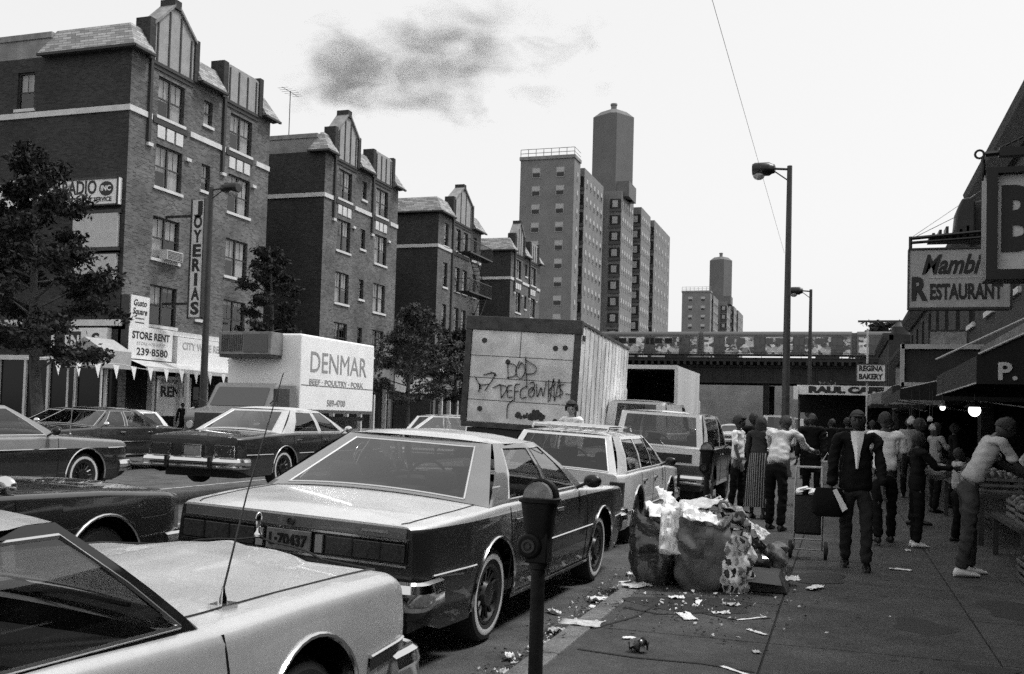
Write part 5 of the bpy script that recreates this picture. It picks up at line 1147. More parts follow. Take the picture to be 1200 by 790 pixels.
T = thing('shop_sign', 'white shop sign reading EN S at the tree edge', 'sign', (-29, 33, 3.9)); m = MB(); m.box(-31.2, -28.4, 33.2, 33.48, 3.75, 4.75); m.build('board', M_signw, T); m = MB(); m.box(-31.0, -29.7, 33.17, 33.2, 3.85, 4.6); m.build('inset', M_ink, T); text('EN', .6, M_signw, T, (-30.1, 33.16, 4.2), width=.7, bold=.02); text('S', .7, M_ink, T, (-28.95, 33.195, 4.25), width=.4, bold=.02); text('a', .35, M_ink, T, (-28.55, 33.195, 4.25), width=.2)
T = thing('stone_ledge', 'white ledge running along the side wall above the shop', 'ledge', (-30, 33.4, 4.9)); m = MB(); m.box(-38, -27.9, 33.3, 33.48, 4.85, 5.1); m.build('ledge', M_stone, T)
T = thing('entrance_canopy', 'pointed pale canopy over the shop entrance at the corner', 'canopy', (-27.5, 33, 3.0)); m = MB(); m.prism([(-28.9, 3.05), (-27.1, 3.05), (-27.1, 3.75), (-28.0, 4.25), (-28.9, 3.75)], 'Y', 31.5, 33.15); m.build('canvas', mat('canopy_canvas', .38, .8, var=.12), T); 
for px_ in (-28.8, -27.2): m = MB(); m.tube([(px_, 31.6, .14), (px_, 31.6, 3.05)], .04, 6); m.build('pole', M_cream, T)
T = thing('awning', 'long pale striped awning strip under the STORE RENT sign', 'awning', (-27, 37, 3.2)); m = MB(); m.quad((-27.6, 33.6, 3.5), (-27.6, 40.8, 3.5), (-26.7, 40.8, 3.2), (-26.7, 33.6, 3.2)); m.box(-26.72, -26.66, 33.6, 40.8, 3.05, 3.22); m.build('canvas', mat('awning_pale', .5, .8, var=.2), T); 
for q in (36.2, 40.6): m = MB(); m.box(-26.75, -26.6, q - .08, q + .08, .14, 3.1); m.build('post', M_cream, T)
T = thing('pennant_string', 'string of white triangular pennants across the shop fronts', 'bunting', (-26.5, 34, 3.1)); m = MB()
pts = [Vector((-26.45 - .0, y, 3.2 - .12 * math.sin((y - 28) * .9) ** 2)) for y in np.linspace(27, 41, 40)]; m.tube(pts, .012, 4); m.build('cord', M_cream, T)
for q in np.linspace(27.5, 40.5, 14):
    m = MB(); z = 3.16; m.poly([(-26.45, q - .17, z), (-26.45, q + .17, z - .02), (-26.42, q + .02, z - .55)]); m.poly([(-26.44, q - .17, z), (-26.41, q + .02, z - .55), (-26.44, q + .17, z - .02)]); m.build('pennant', M_paper, T, fix=False)
T = thing('corner_shop', 'dark corner shop with white window frames and a taped window at the left edge', 'shop', (-31, 33, .1)); m = MB(); m.box(-38, -28.05, 33.2, 33.45, .14, 3.7); m.build('shop_window', MATS['shop_glass'], T)
m = MB()
for q in (-37.5, -34.6, -33.8, -32.4, -31.2, -29.8, -28.3): m.box(q - .06, q + .06, 33.1, 33.2, .14, 3.6)
m.box(-38, -33.8, 33.08, 33.2, 1.1, 1.3); m.box(-38, -28, 33.08, 33.2, 3.4, 3.6); m.build('frame', M_cream, T)
m = MB()
for a, b in (((-36.9, 3.1), (-35.3, 1.7)), ((-37.2, 1.6), (-36.2, 3.0)), ((-36.6, 1.5), (-35.5, 3.1)), ((-36.7, 2.4), (-35.5, 2.4)), ((-34.9, 1.9), (-34.2, 2.6)), ((-34.7, 2.4), (-34.1, 1.6)), ((-35.3, 1.7), (-35.0, 2.3))): m.tube([(a[0], 33.185, a[1]), (b[0], 33.185, b[1])], .035, 5)
m.build('window_tape', M_paper, T)

# ------------------------------------------------------------------ the right-hand shops
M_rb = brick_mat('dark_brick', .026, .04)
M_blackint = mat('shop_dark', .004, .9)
def right_block(label, y0, y1, h, x=3.4, seed=0, first=2.75):
    rnd = random.Random(seed); T = thing('shop_building', label, 'shop building', (x, y0, .1), 'two-storey shops along the near pavement')
    n = max(2, int((y1 - y0) / 3.4)); holes = [(y0 + (y1 - y0) * (i + .5) / n - .65, y0 + (y1 - y0) * (i + .5) / n + .65, 4.5, 6.3) for i in range(n)]
    shop = [(y0 + .3, y1 - .3, .15, first)]
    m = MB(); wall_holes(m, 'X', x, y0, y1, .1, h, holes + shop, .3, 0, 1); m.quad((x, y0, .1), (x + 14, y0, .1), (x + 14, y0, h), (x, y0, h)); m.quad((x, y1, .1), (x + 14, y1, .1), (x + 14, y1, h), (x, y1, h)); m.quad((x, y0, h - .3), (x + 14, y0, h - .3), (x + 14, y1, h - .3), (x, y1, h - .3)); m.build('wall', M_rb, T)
    for i, hh in enumerate(holes): window(T, 'X', x, *hh, 1, 2, seed=seed * 31 + i)
    m = MB(); m.prism([(x - .4, h - .05), (x - .45, h + .12), (x + .3, h + .12), (x + .3, h - .4), (x - .12, h - .4)], 'Y', y0 + .0, y1); m.xform(Matrix.Identity(4)); m.build('cornice', mat('cornice_dark', .05, .8, var=.3), T)
    m = MB(); m.box(x - .12, x - .003, y0 + .1, y1 - .1, first + .05, first + .9); m.build('fascia', mat('fascia_worn%d' % (seed % 3), (.08, .14, .05)[seed % 3], .7, var=.5, scale=1.2), T)
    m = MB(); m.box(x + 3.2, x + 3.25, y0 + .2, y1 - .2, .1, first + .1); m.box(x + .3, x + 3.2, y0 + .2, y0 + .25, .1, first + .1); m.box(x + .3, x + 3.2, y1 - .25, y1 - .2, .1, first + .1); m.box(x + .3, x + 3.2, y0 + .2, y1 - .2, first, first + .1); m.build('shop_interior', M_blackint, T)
    return T
right_block('two-storey shop building with black cornice at the right edge', -8, 28.2, 7.6, 3.4, 1)
right_block('second shop building of the near row behind the restaurant sign', 28.25, 56, 7.0, 3.4, 2)
right_block('third lower shop building of the near row', 56.05, 74, 6.0, 3.5, 3)
right_block('farthest shop building of the near row by the viaduct', 78, 98, 8.4, 3.3, 4)
T = thing('water_tank', 'small roof tank with a flat board on the farthest near-side shop', 'roof tank', (2.7, 84, 8.5)); m = MB(); m.lathe([(.7, 8.4), (.7, 9.5), (.3, 9.9)], (4.4, 84, 0), n=14); m.build('tank', M_dark, T); m = MB(); m.box(1.2, 5.6, 83.9, 84.1, 9.9, 10.05); m.box(4.3, 4.5, 83.95, 84.05, 9.5, 9.9); m.build('board', M_dark, T)
# projecting signs
M_signg = mat('sign_grey', .4, .6, var=.14, scale=6); M_signg2 = mat('sign_grey_pale', .62, .6, var=.1, scale=6)
T = thing('projecting_sign', 'grey restaurant sign in black lettering, hanging over the pavement', 'sign', (1.7, 17, 3.5)); m = MB(); m.box(1.0, 2.46, 16.92, 17.08, 3.5, 4.42); m.build('board', M_signg, T, bevel=.01)
m = MB(); m.box(.985, 1.0, 16.9, 17.1, 3.48, 4.44); m.box(2.46, 2.49, 16.9, 17.1, 3.48, 4.44); m.box(1.0, 2.46, 16.9, 17.1, 3.465, 3.498); m.box(1.0, 2.46, 16.9, 17.1, 4.422, 4.45); m.build('frame', M_dark, T)
text('Mambi', .42, M_ink, T, (1.62, 16.915, 4.17), width=.86, shear=.35, bold=.012); text('R', .5, M_ink, T, (1.16, 16.915, 3.78), width=.24, bold=.02); text('ESTAURANT', .33, M_ink, T, (1.83, 16.915, 3.74), width=1.04, bold=.012)
m = MB(); m.box(1.3, 2.3, 16.912, 16.92, 3.97, 3.978); m.build('underline', M_stone, T)
m = MB(); m.tube([(1.0, 17, 4.62), (3.4, 17, 4.8)], .03, 6); m.tube([(1.0, 17, 4.55), (3.4, 17, 4.68)], .025, 6); m.tube([(1.02, 17, 4.44), (1.02, 17, 4.65)], .03, 6); m.tube([(2.3, 17, 4.44), (2.3, 17, 4.7)], .03, 6)
m.tube([(1.05, 17, 4.65), (2.2, 18, 5.6), (3.4, 19, 6.5)], .005, 4); m.tube([(1.1, 17, 4.65), (3.4, 17.5, 5.9)], .005, 4); m.build('bracket', M_black, T)
T = thing('vent_hood', 'dark round-topped metal housing on the bracket above the restaurant sign', 'vent', (1.85, 17.4, 4.6))
for s_, dy in ((0, 0), (.22, .25)):
    m = MB(); pts = [(1.66 + s_, 4.62), (1.98 + s_, 4.62), (1.98 + s_, 5.2), (1.9 + s_, 5.28), (1.78 + s_, 5.26), (1.7 + s_, 5.05)]; m.prism(pts, 'Y', 17.1 + dy, 17.5 + dy); m.build('housing', M_dark, T, bevel=.03)
m = MB()
for q in range(9): m.box(1.35 + q * .1, 1.39 + q * .1, 17.1, 17.5, 4.62, 4.72 + .05 * (q % 3))
m.box(1.3, 2.4, 17.1, 17.5, 4.6, 4.66); m.box(2.3, 3.4, 17.2, 17.4, 4.6, 4.7); m.build('lattice_shelf', M_black, T)
T = thing('projecting_sign', 'large pale sign with one huge black letter in a black frame, at the right edge', 'sign', (2.2, 10.5, 3.1)); m = MB(); m.box(1.4, 3.3, 10.5, 10.7, 3.14, 4.06); m.build('board', M_signg2, T)
m = MB(); m.box(1.3, 1.4, 10.42, 10.78, 3.04, 4.12); m.box(1.4, 3.4, 10.42, 10.78, 3.04, 3.135); m.box(1.4, 3.4, 10.42, 10.78, 4.065, 4.12); m.box(1.4, 3.4, 10.71, 10.78, 3.13, 4.07); m.build('frame', M_black, T)
text('BA', .84, M_ink, T, (1.78, 10.49, 3.6), width=.68, bold=.035)
m = MB(); m.tube([(1.3, 10.55, 4.28), (3.4, 10.55, 4.42)], .028, 6); m.box(1.42, 3.4, 10.5, 10.6, 4.25, 4.33); m.tube([Vector((1.25 + .04 * math.cos(a), 10.55, 4.285 + .04 * math.sin(a))) for a in np.linspace(0, 6.28, 13)], .012, 5)
m.lathe([(.006, 4.02), (.02, 4.08), (.026, 4.17), (.018, 4.23), (.008, 4.26)], (1.28, 10.55, 0), n=10)
pts = [Vector((1.42, 10.55, 4.33)).lerp(Vector((3.4, 10.55, 5.3)), t) for t in np.linspace(0, 1, 36)]
for i in range(0, 35): m.tube([pts[i], pts[i].lerp(pts[i + 1], .75)], .012, 5)
m.build('hanging_bracket', M_black, T)
# awnings
M_awn = mat('black_canvas', .007, .85, var=.3, scale=3); M_awn2 = mat('grey_canvas', .03, .85, var=.4, scale=2)
T = thing('awning', 'black awning with pale initials on its end, above the bending man', 'awning', (2.5, 16, 2.1)); m = MB(); x0, x1, y0, y1 = 1.6, 3.38, 13.6, 19
m.quad((x0, y0, 2.52), (x1, y0, 3.4), (x1, y1, 3.4), (x0, y1, 2.52)); m.quad((x0, y0, 2.52), (x0, y1, 2.52), (x0, y1, 2.17), (x0, y0, 2.17)); m.poly([(x0, y0, 2.17), (x1, y0, 2.17), (x1, y0, 3.4), (x0, y0, 2.52)]); m.poly([(x0, y1, 2.17), (x1, y1, 2.17), (x1, y1, 3.4), (x0, y1, 2.52)]); m.build('canvas', M_awn, T, fix=False)
text('P. K', .3, mat('letter_pale', .55, .6), T, (2.12, 13.59, 2.32), width=.55, bold=.008)
m = MB(); m.tube([(1.62, 13.58, 2.54), (3.38, 13.58, 3.42)], .016, 5); m.tube([(1.25, 15, 2.56), (3.38, 13.5, 3.62)], .014, 5); m.tube([(1.6, 13.6, 2.18), (1.6, 19, 2.18)], .014, 5); m.build('frame_bar', mat('awning_bar', .4, .5), T)
def awning(label, x0, y0, y1, z0, zb, x1=3.38, zt=3.2, mm=None, stripes=False):
    T = thing('awning', label, 'awning', ((x0 + x1) / 2, y0, z0), 'awnings over the near pavement'); m = MB(); n = 14; rows = []
    for i in range(n + 1):
        y = y0 + (y1 - y0) * i / n; s = .03 * math.sin(i * 2.1); rows.append([(x0, y, zb + .02 * math.sin(i * 3)), (x0, y, z0), ((x0 + x1) / 2, y, (z0 + zt) / 2 - .06 + s), (x1, y, zt)])
    m.grid(rows, 0, False); m.poly([(x0, y0, zb), (x1, y0, zb), (x1, y0, zt), (x0, y0, z0)]); m.build('canvas', mm or M_awn, T, fix=False)
    for y in (y0 + .05, y1 - .05):
        m = MB(); m.tube([(x1, y, zt - .9), (x0 + .02, y, z0 - .02), (x0 + .02, y, z0), (x1, y, zt + .02)], .015, 5); m.build('frame_bar', mat('awning_bar', .4, .5), T)
    return T
awning('low black awning behind the lettered one, over the fruit stall', 1.05, 20, 27, 2.32, 2.12, zt=2.9)
awning('grey canvas awning past the low black one', 1.3, 28.5, 36, 2.7, 2.35, mm=M_awn2)
awning('pale-edged awning farther along the near shops', 1.0, 37, 44, 2.75, 2.4, mm=mat('pale_canvas', .25, .8, var=.3))
awning('farthest dark awning before the bakery sign', 1.2, 45, 54, 2.7, 2.4, mm=M_awn2)
T = thing('framed_sign', 'pale-framed shop sign box standing on the low awning line', 'sign', (2.3, 21, 2.5)); m = MB(); m.box(1.5, 3.3, 27.2, 27.35, 2.75, 3.6); m.build('board', M_awn2, T); m = MB(); m.box(1.45, 3.35, 27.1, 27.2, 3.6, 3.72); m.box(1.42, 1.52, 27.1, 27.2, 2.65, 3.72); m.box(1.45, 3.35, 27.1, 27.2, 2.65, 2.75); m.build('frame', mat('sign_pale_frame', .45, .6, var=.2), T)
for i, (y, z, h, l) in enumerate(((31, 3.5, .9, 'small pale wall sign above the grey awning'), (40, 3.4, 1.1, 'upright pale wall sign above the pale-edged awning'), (50, 3.6, .8, 'faded pale wall sign near the bakery sign'))):
    T = thing('wall_sign', l, 'sign', (3.2, y, z), 'wall signs on the near shops'); m = MB(); m.box(2.4, 3.38, y, y + .12, z, z + h); m.build('board', mat('faded_sign', .3, .7, var=.5, scale=4), T); m = MB(); m.box(2.36, 2.4, y - .03, y + .15, z - .04, z + h + .04); m.box(2.4, 3.38, y - .03, y + .15, z + h, z + h + .04); m.build('frame', M_dark, T)
T = thing('hanging_sign', 'small white bakery sign on a thin pole', 'sign', (1.15, 43, 3.5)); m = MB(); m.box(.6, 1.68, 42.95, 43.1, 3.45, 4.12); m.build('board', M_signw, T); m = MB(); m.box(.56, .6, 42.9, 43.12, 3.4, 4.16); m.box(1.68, 1.72, 42.9, 43.12, 3.4, 4.16); m.box(.6, 1.68, 42.9, 43.12, 4.12, 4.16); m.box(.6, 1.68, 42.9, 43.12, 3.4, 3.44); m.build('frame', M_ink, T)
text('REGINA', .3, M_ink, T, (1.14, 42.94, 3.95), width=.92, bold=.014); text('BAKERY', .3, M_ink, T, (1.14, 42.94, 3.62), width=.92, bold=.014); m = MB(); m.tube([(1.0, 43.15, .1), (1.0, 43.15, 5.6)], .04, 8); m.build('pole', M_cream, T)
T = thing('cafe_canopy', 'dark canopy with a white cafe fascia standing over the pavement', 'canopy', (.2, 47, .1)); m = MB(); m.box(-1.9, 2.2, 47, 47.15, 2.98, 3.4); m.build('fascia', M_signw, T); text('RAUL CAFE', .36, M_ink, T, (.2, 46.99, 3.19), width=3.2, bold=.03)
m = MB(); m.box(-1.9, 2.2, 47.15, 51, 3.25, 3.38); m.box(-1.9, 2.2, 50.9, 51, 2.2, 3.25); m.box(-1.2, 2.2, 49.5, 49.6, .1, 3.2); m.build('canopy_roof', M_blackint, T); 
for q in (-1.8, 2.1): m = MB(); m.tube([(q, 47.1, .1), (q, 47.1, 2.98)], .05, 8); m.build('post', M_dark, T)
m = MB(); m.box(-2.05, -1.85, 46.9, 47.1, 2.75, 3.35); m.build('end_box', M_signw, T)

# stalls, hanging lamps and goods
def crate(label, x, y, z, w_, d_, h, tone, heap, seed):
    rnd = random.Random(seed); T = thing('produce_crate', label, 'crate', (x, y, z), 'crates on the stalls'); m = MB()
    for k in range(3):
        za, zb_ = z + .02 + k * h / 3, z + h / 3 * (k + .75)
        m.box(x, x + w_, y, y + .015, za, zb_); m.box(x, x + w_, y + d_ - .015, y + d_, za, zb_); m.box(x, x + .015, y + .015, y + d_ - .015, za, zb_); m.box(x + w_ - .015, x + w_, y + .015, y + d_ - .015, za, zb_)
    for a in (0, w_ - .04):
        for b in (.016, d_ - .05): m.box(x + a + .016 * (a == 0) - .016 * (a > 0), x + a + .04 - .016 * (a > 0), y + b, y + b + .034, z, z + h)
    m.box(x + .01, x + w_ - .01, y + .01, y + d_ - .01, z, z + .018); m.build('slats', mat('crate_wood', .12, .8, var=.4, scale=6), T)
    g = MB()
    for i in range(heap): g.ell((x + rnd.uniform(.06, w_ - .06), y + rnd.uniform(.06, d_ - .06), z + h * rnd.uniform(.8, 1.08)), (rnd.uniform(.035, .06),) * 3, 8, 6)
    o = g.build('produce', mat('produce_%d' % int(tone * 100), tone, .4, var=.3, scale=8), T); o['kind'] = 'stuff'
    return T
T = thing('stall_table', 'low dark trestle stall table in front of the shop', 'table', (2.3, 12, .1), 'stall tables'); m = MB(); m.box(1.75, 3.2, 11.3, 13.4, .55, .6); m.build('table_top', M_dark, T)
for x in (1.8, 3.15):
    for y in (11.35, 13.35): m = MB(); m.box(x - .03, x + .03, y - .03, y + .03, .1, .55); m.build('leg', M_dark, T)
T = thing('stall_table', 'long dark stall table under the lettered awning', 'table', (2.3, 15, .1), 'stall tables'); m = MB(); m.box(1.7, 3.2, 14.2, 18.8, .72, .77); m.build('table_top', M_dark, T)
for x in (1.75, 3.15):
    for y in (14.25, 18.75): m = MB(); m.box(x - .03, x + .03, y - .03, y + .03, .1, .72); m.build('leg', M_dark, T)
k = 0
for lab, x, y, z, tone in (('front left produce crate on the low stall table', 1.8, 11.35, .6, .12), ('front right produce crate on the low stall table', 2.4, 11.4, .6, .3), ('rear crate of dark produce on the low table', 1.85, 12.3, .6, .05), ('rear crate of pale produce on the low table', 2.5, 12.3, .6, .22), ('crate on the ground before the low stall table', 1.72, 10.6, .1, .04), ('second ground crate at the right edge', 2.35, 10.5, .1, .15),
                         ('nearest crate on the long table', 1.75, 14.3, .77, .1), ('second crate on the long table, pale fruit', 1.8, 15.2, .77, .35), ('third crate on the long table, dark fruit', 1.78, 16.1, .77, .05), ('farthest crate on the long table', 1.8, 17.4, .77, .2)):
    crate(lab, x, y, z, .5, .6 if k < 4 else .75, .22, tone, 34, 40 + k); k += 1
def bulb(label, x, y, z, r, e):
    T = thing('hanging_lamp', label, 'lamp', (x, y, z), 'lamps under the awnings'); m = MB(); m.tube([(x, y, z + r), (x, y, z + .55)], .006, 5); m.build('cord', M_black, T); m = MB(); m.ell((x, y, z), (r, r, r * 1.1), 16, 12); m.build('bulb', mat('lit_bulb', .8, .4, emit=e), T); m = MB(); m.lathe([(r * .5, z + r * .9), (r * .5, z + r * 1.6), (.01, z + r * 1.7)], (x, y, 0), n=12); m.build('socket', M_dark, T); m = MB(); m.lathe([(r * .5, z + r * 1.5), (r * 1.7, z + r * .55), (r * 1.75, z + r * .5), (r * 1.6, z + r * .55), (r * .45, z + r * 1.4)], (x, y, 0), n=18); m.build('lamp_shade', M_dark, T)
bulb('larger lit round bulb hanging above the bending man', 1.98, 17, 1.9, .09, 3.); bulb('small lit bulb left of the larger one', 1.52, 17, 1.93, .04, 3.)
rnd = random.Random(4)
for i, (x, y, z, s, l) in enumerate(((1.08, 17.2, 1.72, .06, 'white bag hanging lowest left under the awning'), (1.22, 17.5, 1.62, .045, 'small white bag beside the lowest hanging bag'), (1.34, 17.1, 1.75, .04, 'small white hanging bag near the small bulb'), (1.42, 17.6, 1.62, .05, 'little white bag hanging right of the others'), (2.45, 15.0, 1.2, .13, 'white bag hanging over the crates at the right'))):
    T = thing('hanging_bag', l, 'bag', (x, y, z), 'bags hanging at the stall'); m = MB(); rings = []
    for t, r_ in ((0, .5), (.15, 1), (.5, 1.05), (.8, .6), (1, .15)): rings.append([(x + s * r_ * math.cos(a) * (1 + .2 * math.sin(3 * a + i)), y + s * .6 * r_ * math.sin(a), z - s * 1.2 + t * s * 2.4) for a in np.linspace(0, 6.28, 13)[:-1]])
    m.loft(rings); m.build('sack', mat('goods_pale', .4, .6, var=.6, scale=18), T); m = MB(); m.tube([(x, y, z + s), (x, y, z + .6)], .004, 4); m.build('string', M_black, T)
from mathutils import noise as NZ
# ------------------------------------------------------------------ people
def skin_mesh(verts, edges, radii, sub=2):
    me = bpy.data.meshes.new('tmp'); me.from_pydata([tuple(v) for v in verts], edges, []); o = bpy.data.objects.new('tmp', me); C.objects.link(o)
    sk = o.modifiers.new('s', 'SKIN'); sk.use_smooth_shade = True; sk.branch_smoothing = .4
    for i, r in enumerate(radii):
        d = me.skin_vertices[0].data[i]; d.radius = (r, r) if not isinstance(r, tuple) else r; d.use_root = (i == 0)
    ss = o.modifiers.new('ss', 'SUBSURF'); ss.levels = sub; ss.render_levels = sub
    bpy.context.view_layer.update(); dg = bpy.context.evaluated_depsgraph_get(); ev = o.evaluated_get(dg)
    m2 = bpy.data.meshes.new_from_object(ev); vs_ = [v.co.copy() for v in m2.vertices]; fs = [list(p.vertices) for p in m2.polygons]
    bpy.data.objects.remove(o); bpy.data.meshes.remove(me); bpy.data.meshes.remove(m2); return vs_, fs
def add_raw(m, vs_, fs, mi=0):
    k = len(m.v); m.v += [tuple(v) for v in vs_]
    for f in fs: m.f.append([k + i for i in f]); m.m.append(mi); m.sm.append(True)

def wrinkle(raw, amp, seed):
    vs_, fs = raw; me = bpy.data.meshes.new('w'); me.from_pydata([tuple(v) for v in vs_], [], fs); me.update()
    out = []
    for v in me.vertices:
        p = v.co; n1 = NZ.noise(Vector((p.x * 9 + seed, p.y * 9, p.z * 17))); r1 = 1 - abs(NZ.noise(Vector((p.x * 6 + seed * 3, p.y * 6, p.z * 11 + p.x * 5)))) * 2
        out.append(v.co + v.normal * amp * (n1 * .8 + (r1 - .42) * 1.1))
    bpy.data.meshes.remove(me); return out, fs
def person(label, loc, face, H, group=None, lean=0, twist=0, armL=(8, 6, 10), armR=(8, 6, 10), legL=(4, 4), legR=(-4, 4), head=(0, 0), top='shirt', top_m=None, trouser_m=None, skin=None, hair='short', shoe_m=None, spread=5, extras=None, width=1., sleeve=1.):
    """armX = (forward lift, outward lift, elbow bend) in degrees, legX = (forward swing, knee bend); local +Y is where the person faces"""
    SUB = 3 if group is None else 2; sk = skin or M_skin_d; T = thing('person', label, 'person', (0, 0, 0), group)
    hip_z = .52 * H; J = {}
    def dirv(f, o=0, s=1): return Vector((s * math.sin(R(o)) * 1., math.sin(R(f)) * math.cos(R(o)), -math.cos(R(f)) * math.cos(R(o))))
    pel = Vector((0, 0, hip_z)); up = Vector((0, math.sin(R(lean)), math.cos(R(lean)))); fw = Vector((0, math.cos(R(lean)), -math.sin(R(lean)))); rt = Vector((1, 0, 0))
    lows = []
    for s, lg, n in ((-1, legL, 'L'), (1, legR, 'R')):
        h = pel + rt * s * .052 * H + Vector((0, 0, -.01 * H)); k = h + dirv(lg[0], spread * .5, s) * .235 * H; a = k + dirv(lg[0] - lg[1], spread * .2, s) * .232 * H
        J['hip' + n], J['knee' + n], J['ank' + n] = h, k, a; lows.append(a.z)
    dz = .045 * H - min(lows)
    for q in J: J[q].z += dz
    pel.z += dz
    spn, chs, nck = pel + up * .10 * H, pel + up * .22 * H, pel + up * .325 * H
    for s, ar, n in ((-1, armL, 'L'), (1, armR, 'R')):
        sh = chs + up * .085 * H + rt * s * .108 * H * width
        d1 = Matrix.Rotation(-R(lean) * .0, 3, 'X') @ dirv(ar[0], ar[1], s); e = sh + d1 * .172 * H
        d2 = dirv(ar[0] + ar[2], ar[1] * .4, s); w_ = e + d2 * .155 * H; J['sh' + n], J['el' + n], J['wr' + n] = sh, e, w_; J['hd' + n] = d2
    hd = nck + (up * .9 + fw * .1 + Vector((0, math.sin(R(head[0])), 0)) * .6).normalized() * .085 * H
    kf = H / 1.75
    V_ = [pel, spn, chs, chs + up * .085 * H, nck, nck + (hd - nck) * .5]; E_ = [(0, 1), (1, 2), (2, 3), (3, 4), (4, 5)]; Rr = [(.1, .068), (.095, .064), (.1, .07), (.07, .048), (.05, .05), (.048, .048)]
    def add(p, par, r): V_.append(p); Rr.append(r); E_.append((par, len(V_) - 1)); return len(V_) - 1
    for n in 'LR':
        a = add(J['sh' + n], 3, .038); a = add(J['sh' + n].lerp(J['el' + n], .5), a, .036); a = add(J['el' + n], a, .036); a = add(J['el' + n].lerp(J['wr' + n], .35), a, .036); add(J['wr' + n], a, .026)
        a = add(J['hip' + n] + Vector((0, 0, -.03)), 0, .074); a = add(J['hip' + n].lerp(J['knee' + n], .5), a, .064); a = add(J['knee' + n], a, .05); a = add(J['knee' + n].lerp(J['ank' + n], .35), a, .048); add(J['ank' + n], a, .037)
    Rr = [tuple(q * kf for q in r) if isinstance(r, tuple) else r * kf for r in Rr]
    m = MB(); add_raw(m, *skin_mesh(V_, E_, Rr, 1))
    # head with brow, nose and chin
    fwd = Vector((math.sin(R(head[1])), math.cos(R(head[1])), -math.sin(R(head[0] + lean * .4)))).normalized(); hu = (Vector((0, 0, 1)) - fwd * fwd.z).normalized(); hr = fwd.cross(hu)
    rows = []; hs = .111 * kf
    for i in range(15):
        a = -math.pi / 2 + math.pi * i / 14; row = []
        for q in range(20):
            t = 2 * math.pi * q / 20; ca = max(.02, math.cos(a)); x, y, z = ca * math.sin(t) * .72, ca * math.cos(t) * .88, math.sin(a) * 1.0
            if z < 0: x *= 1 + .28 * z; y = y * (1 + .12 * z) + .06 * z * 0
            if y > 0:
                y += .16 * math.exp(-((x / .13) ** 2)) * math.exp(-((z + .12) / .2) ** 2) - .07 * math.exp(-((abs(x) - .3) / .14) ** 2) * math.exp(-((z - .08) / .1) ** 2) + .06 * math.exp(-(x / .2) ** 2) * math.exp(-((z + .78) / .14) ** 2) + .04 * math.exp(-(x / .24) ** 2) * math.exp(-((z + .45) / .08) ** 2)
            row.append(hd + (hr * x + fwd * y + hu * z) * hs)
        rows.append(row)
    m.loft(rows)
    for s in (-1, 1): 
        c = hd + hr * s * .72 * hs; m.loft([[c + (hr * s * d + fwd * (ry * math.cos(b)) + hu * (rz * math.sin(b))) * hs for b in np.linspace(0, 6.28, 9)[:-1]] for d, ry, rz in ((-.05, .1, .2), (.08, .13, .24), (.1, .06, .14))])
    # hands: palm, four unequal bent fingers, a thumb off the side
    for n, s in (('L', -1), ('R', 1)):
        w_, d = J['wr' + n], J['hd' + n]; side = d.cross(Vector((1, 0, 0))); side = side.normalized() if side.length > .1 else Vector((0, 1, 0)); nor = d.cross(side).normalized()
        m.loft([[w_ + d * t * kf + (side * math.cos(b) * a_ + nor * math.sin(b) * c_) * kf for b in np.linspace(0, 6.28, 9)[:-1]] for t, a_, c_ in ((-.01, .024, .022), (.03, .037, .018), (.085, .04, .014))])
        for fi in range(4):
            b0 = w_ + (d * .08 + side * (.03 - fi * .02)) * kf; ln = (.07, .08, .074, .058)[fi] * kf; cu = nor * (-s) ; p1 = b0 + d * ln * .5 + cu * ln * .1; p2 = p1 + (d * .75 + cu * .65).normalized() * ln * .32; p3 = p2 + (d * .35 + cu * .9).normalized() * ln * .25
            m.tube([b0, p1, p2, p3], [.0095 * kf, .009 * kf, .008 * kf, .006 * kf], 6)
        b0 = w_ + (d * .025 + side * .032) * kf; m.tube([b0, b0 + (side * .7 + d * .7) * .035 * kf, b0 + (side * .75 + d * 1.6) * .038 * kf], [.012 * kf, .0105 * kf, .007 * kf], 6)
    m.build('body', sk, T, local=True)
    for s in (-1, 1):
        e = MB(); c = hd + (hr * s * .29 + fwd * .77 + hu * .08) * hs; e.ell(c, (.014 * kf,) * 3, 8, 6); e.build('eye', mat('eye_dark', .05, .2), T, local=True)
    # clothes
    tm = trouser_m or mat('dark_trousers', .03, .85, var=.25, scale=12, bump=.3, bscale=25)
    V2 = [pel + up * .04 * H, pel + Vector((0, 0, -.02))]; E2 = [(0, 1)]; R2 = [(.152 * width, .11), (.155 * width, .12)]
    for n in 'LR':
        p = 1
        for q, r in ((J['hip' + n] + Vector((0, 0, -.05)), .1), (J['hip' + n].lerp(J['knee' + n], .5), .084), (J['knee' + n], .068), (J['knee' + n].lerp(J['ank' + n], .5), .066), (J['ank' + n] + Vector((0, 0, -.01)), .064)):
            V2.append(q); R2.append(r); E2.append((p, len(V2) - 1)); p = len(V2) - 1
    if top != 'dress':
        t = MB(); add_raw(t, *wrinkle(skin_mesh(V2, E2, [tuple(q * kf for q in r) if isinstance(r, tuple) else r * kf for r in R2], SUB), .012 * kf, face)); t.build('trousers', tm, T, local=True)
    pm = top_m or mat('white_shirt', .85, .8, bump=.3, bscale=20)
    hem = {'shirt': -.01, 'jacket': -.10, 'coat': -.2, 'dress': 0}[top]; ex = .93 if top == 'shirt' else 1.02
    V3 = [pel + up * (.02 * H) + (Vector((0, 0, hem * H)) if hem < -.02 else Vector()), pel + up * .08 * H, spn + up * .05 * H, chs + up * .02 * H, chs + up * .085 * H, nck - up * .012 * H]; E3 = [(0, 1), (1, 2), (2, 3), (3, 4), (4, 5)]; R3 = [(.165, .125), (.155, .115), (.15, .115), (.162, .12), (.125, .09), (.07, .066)]
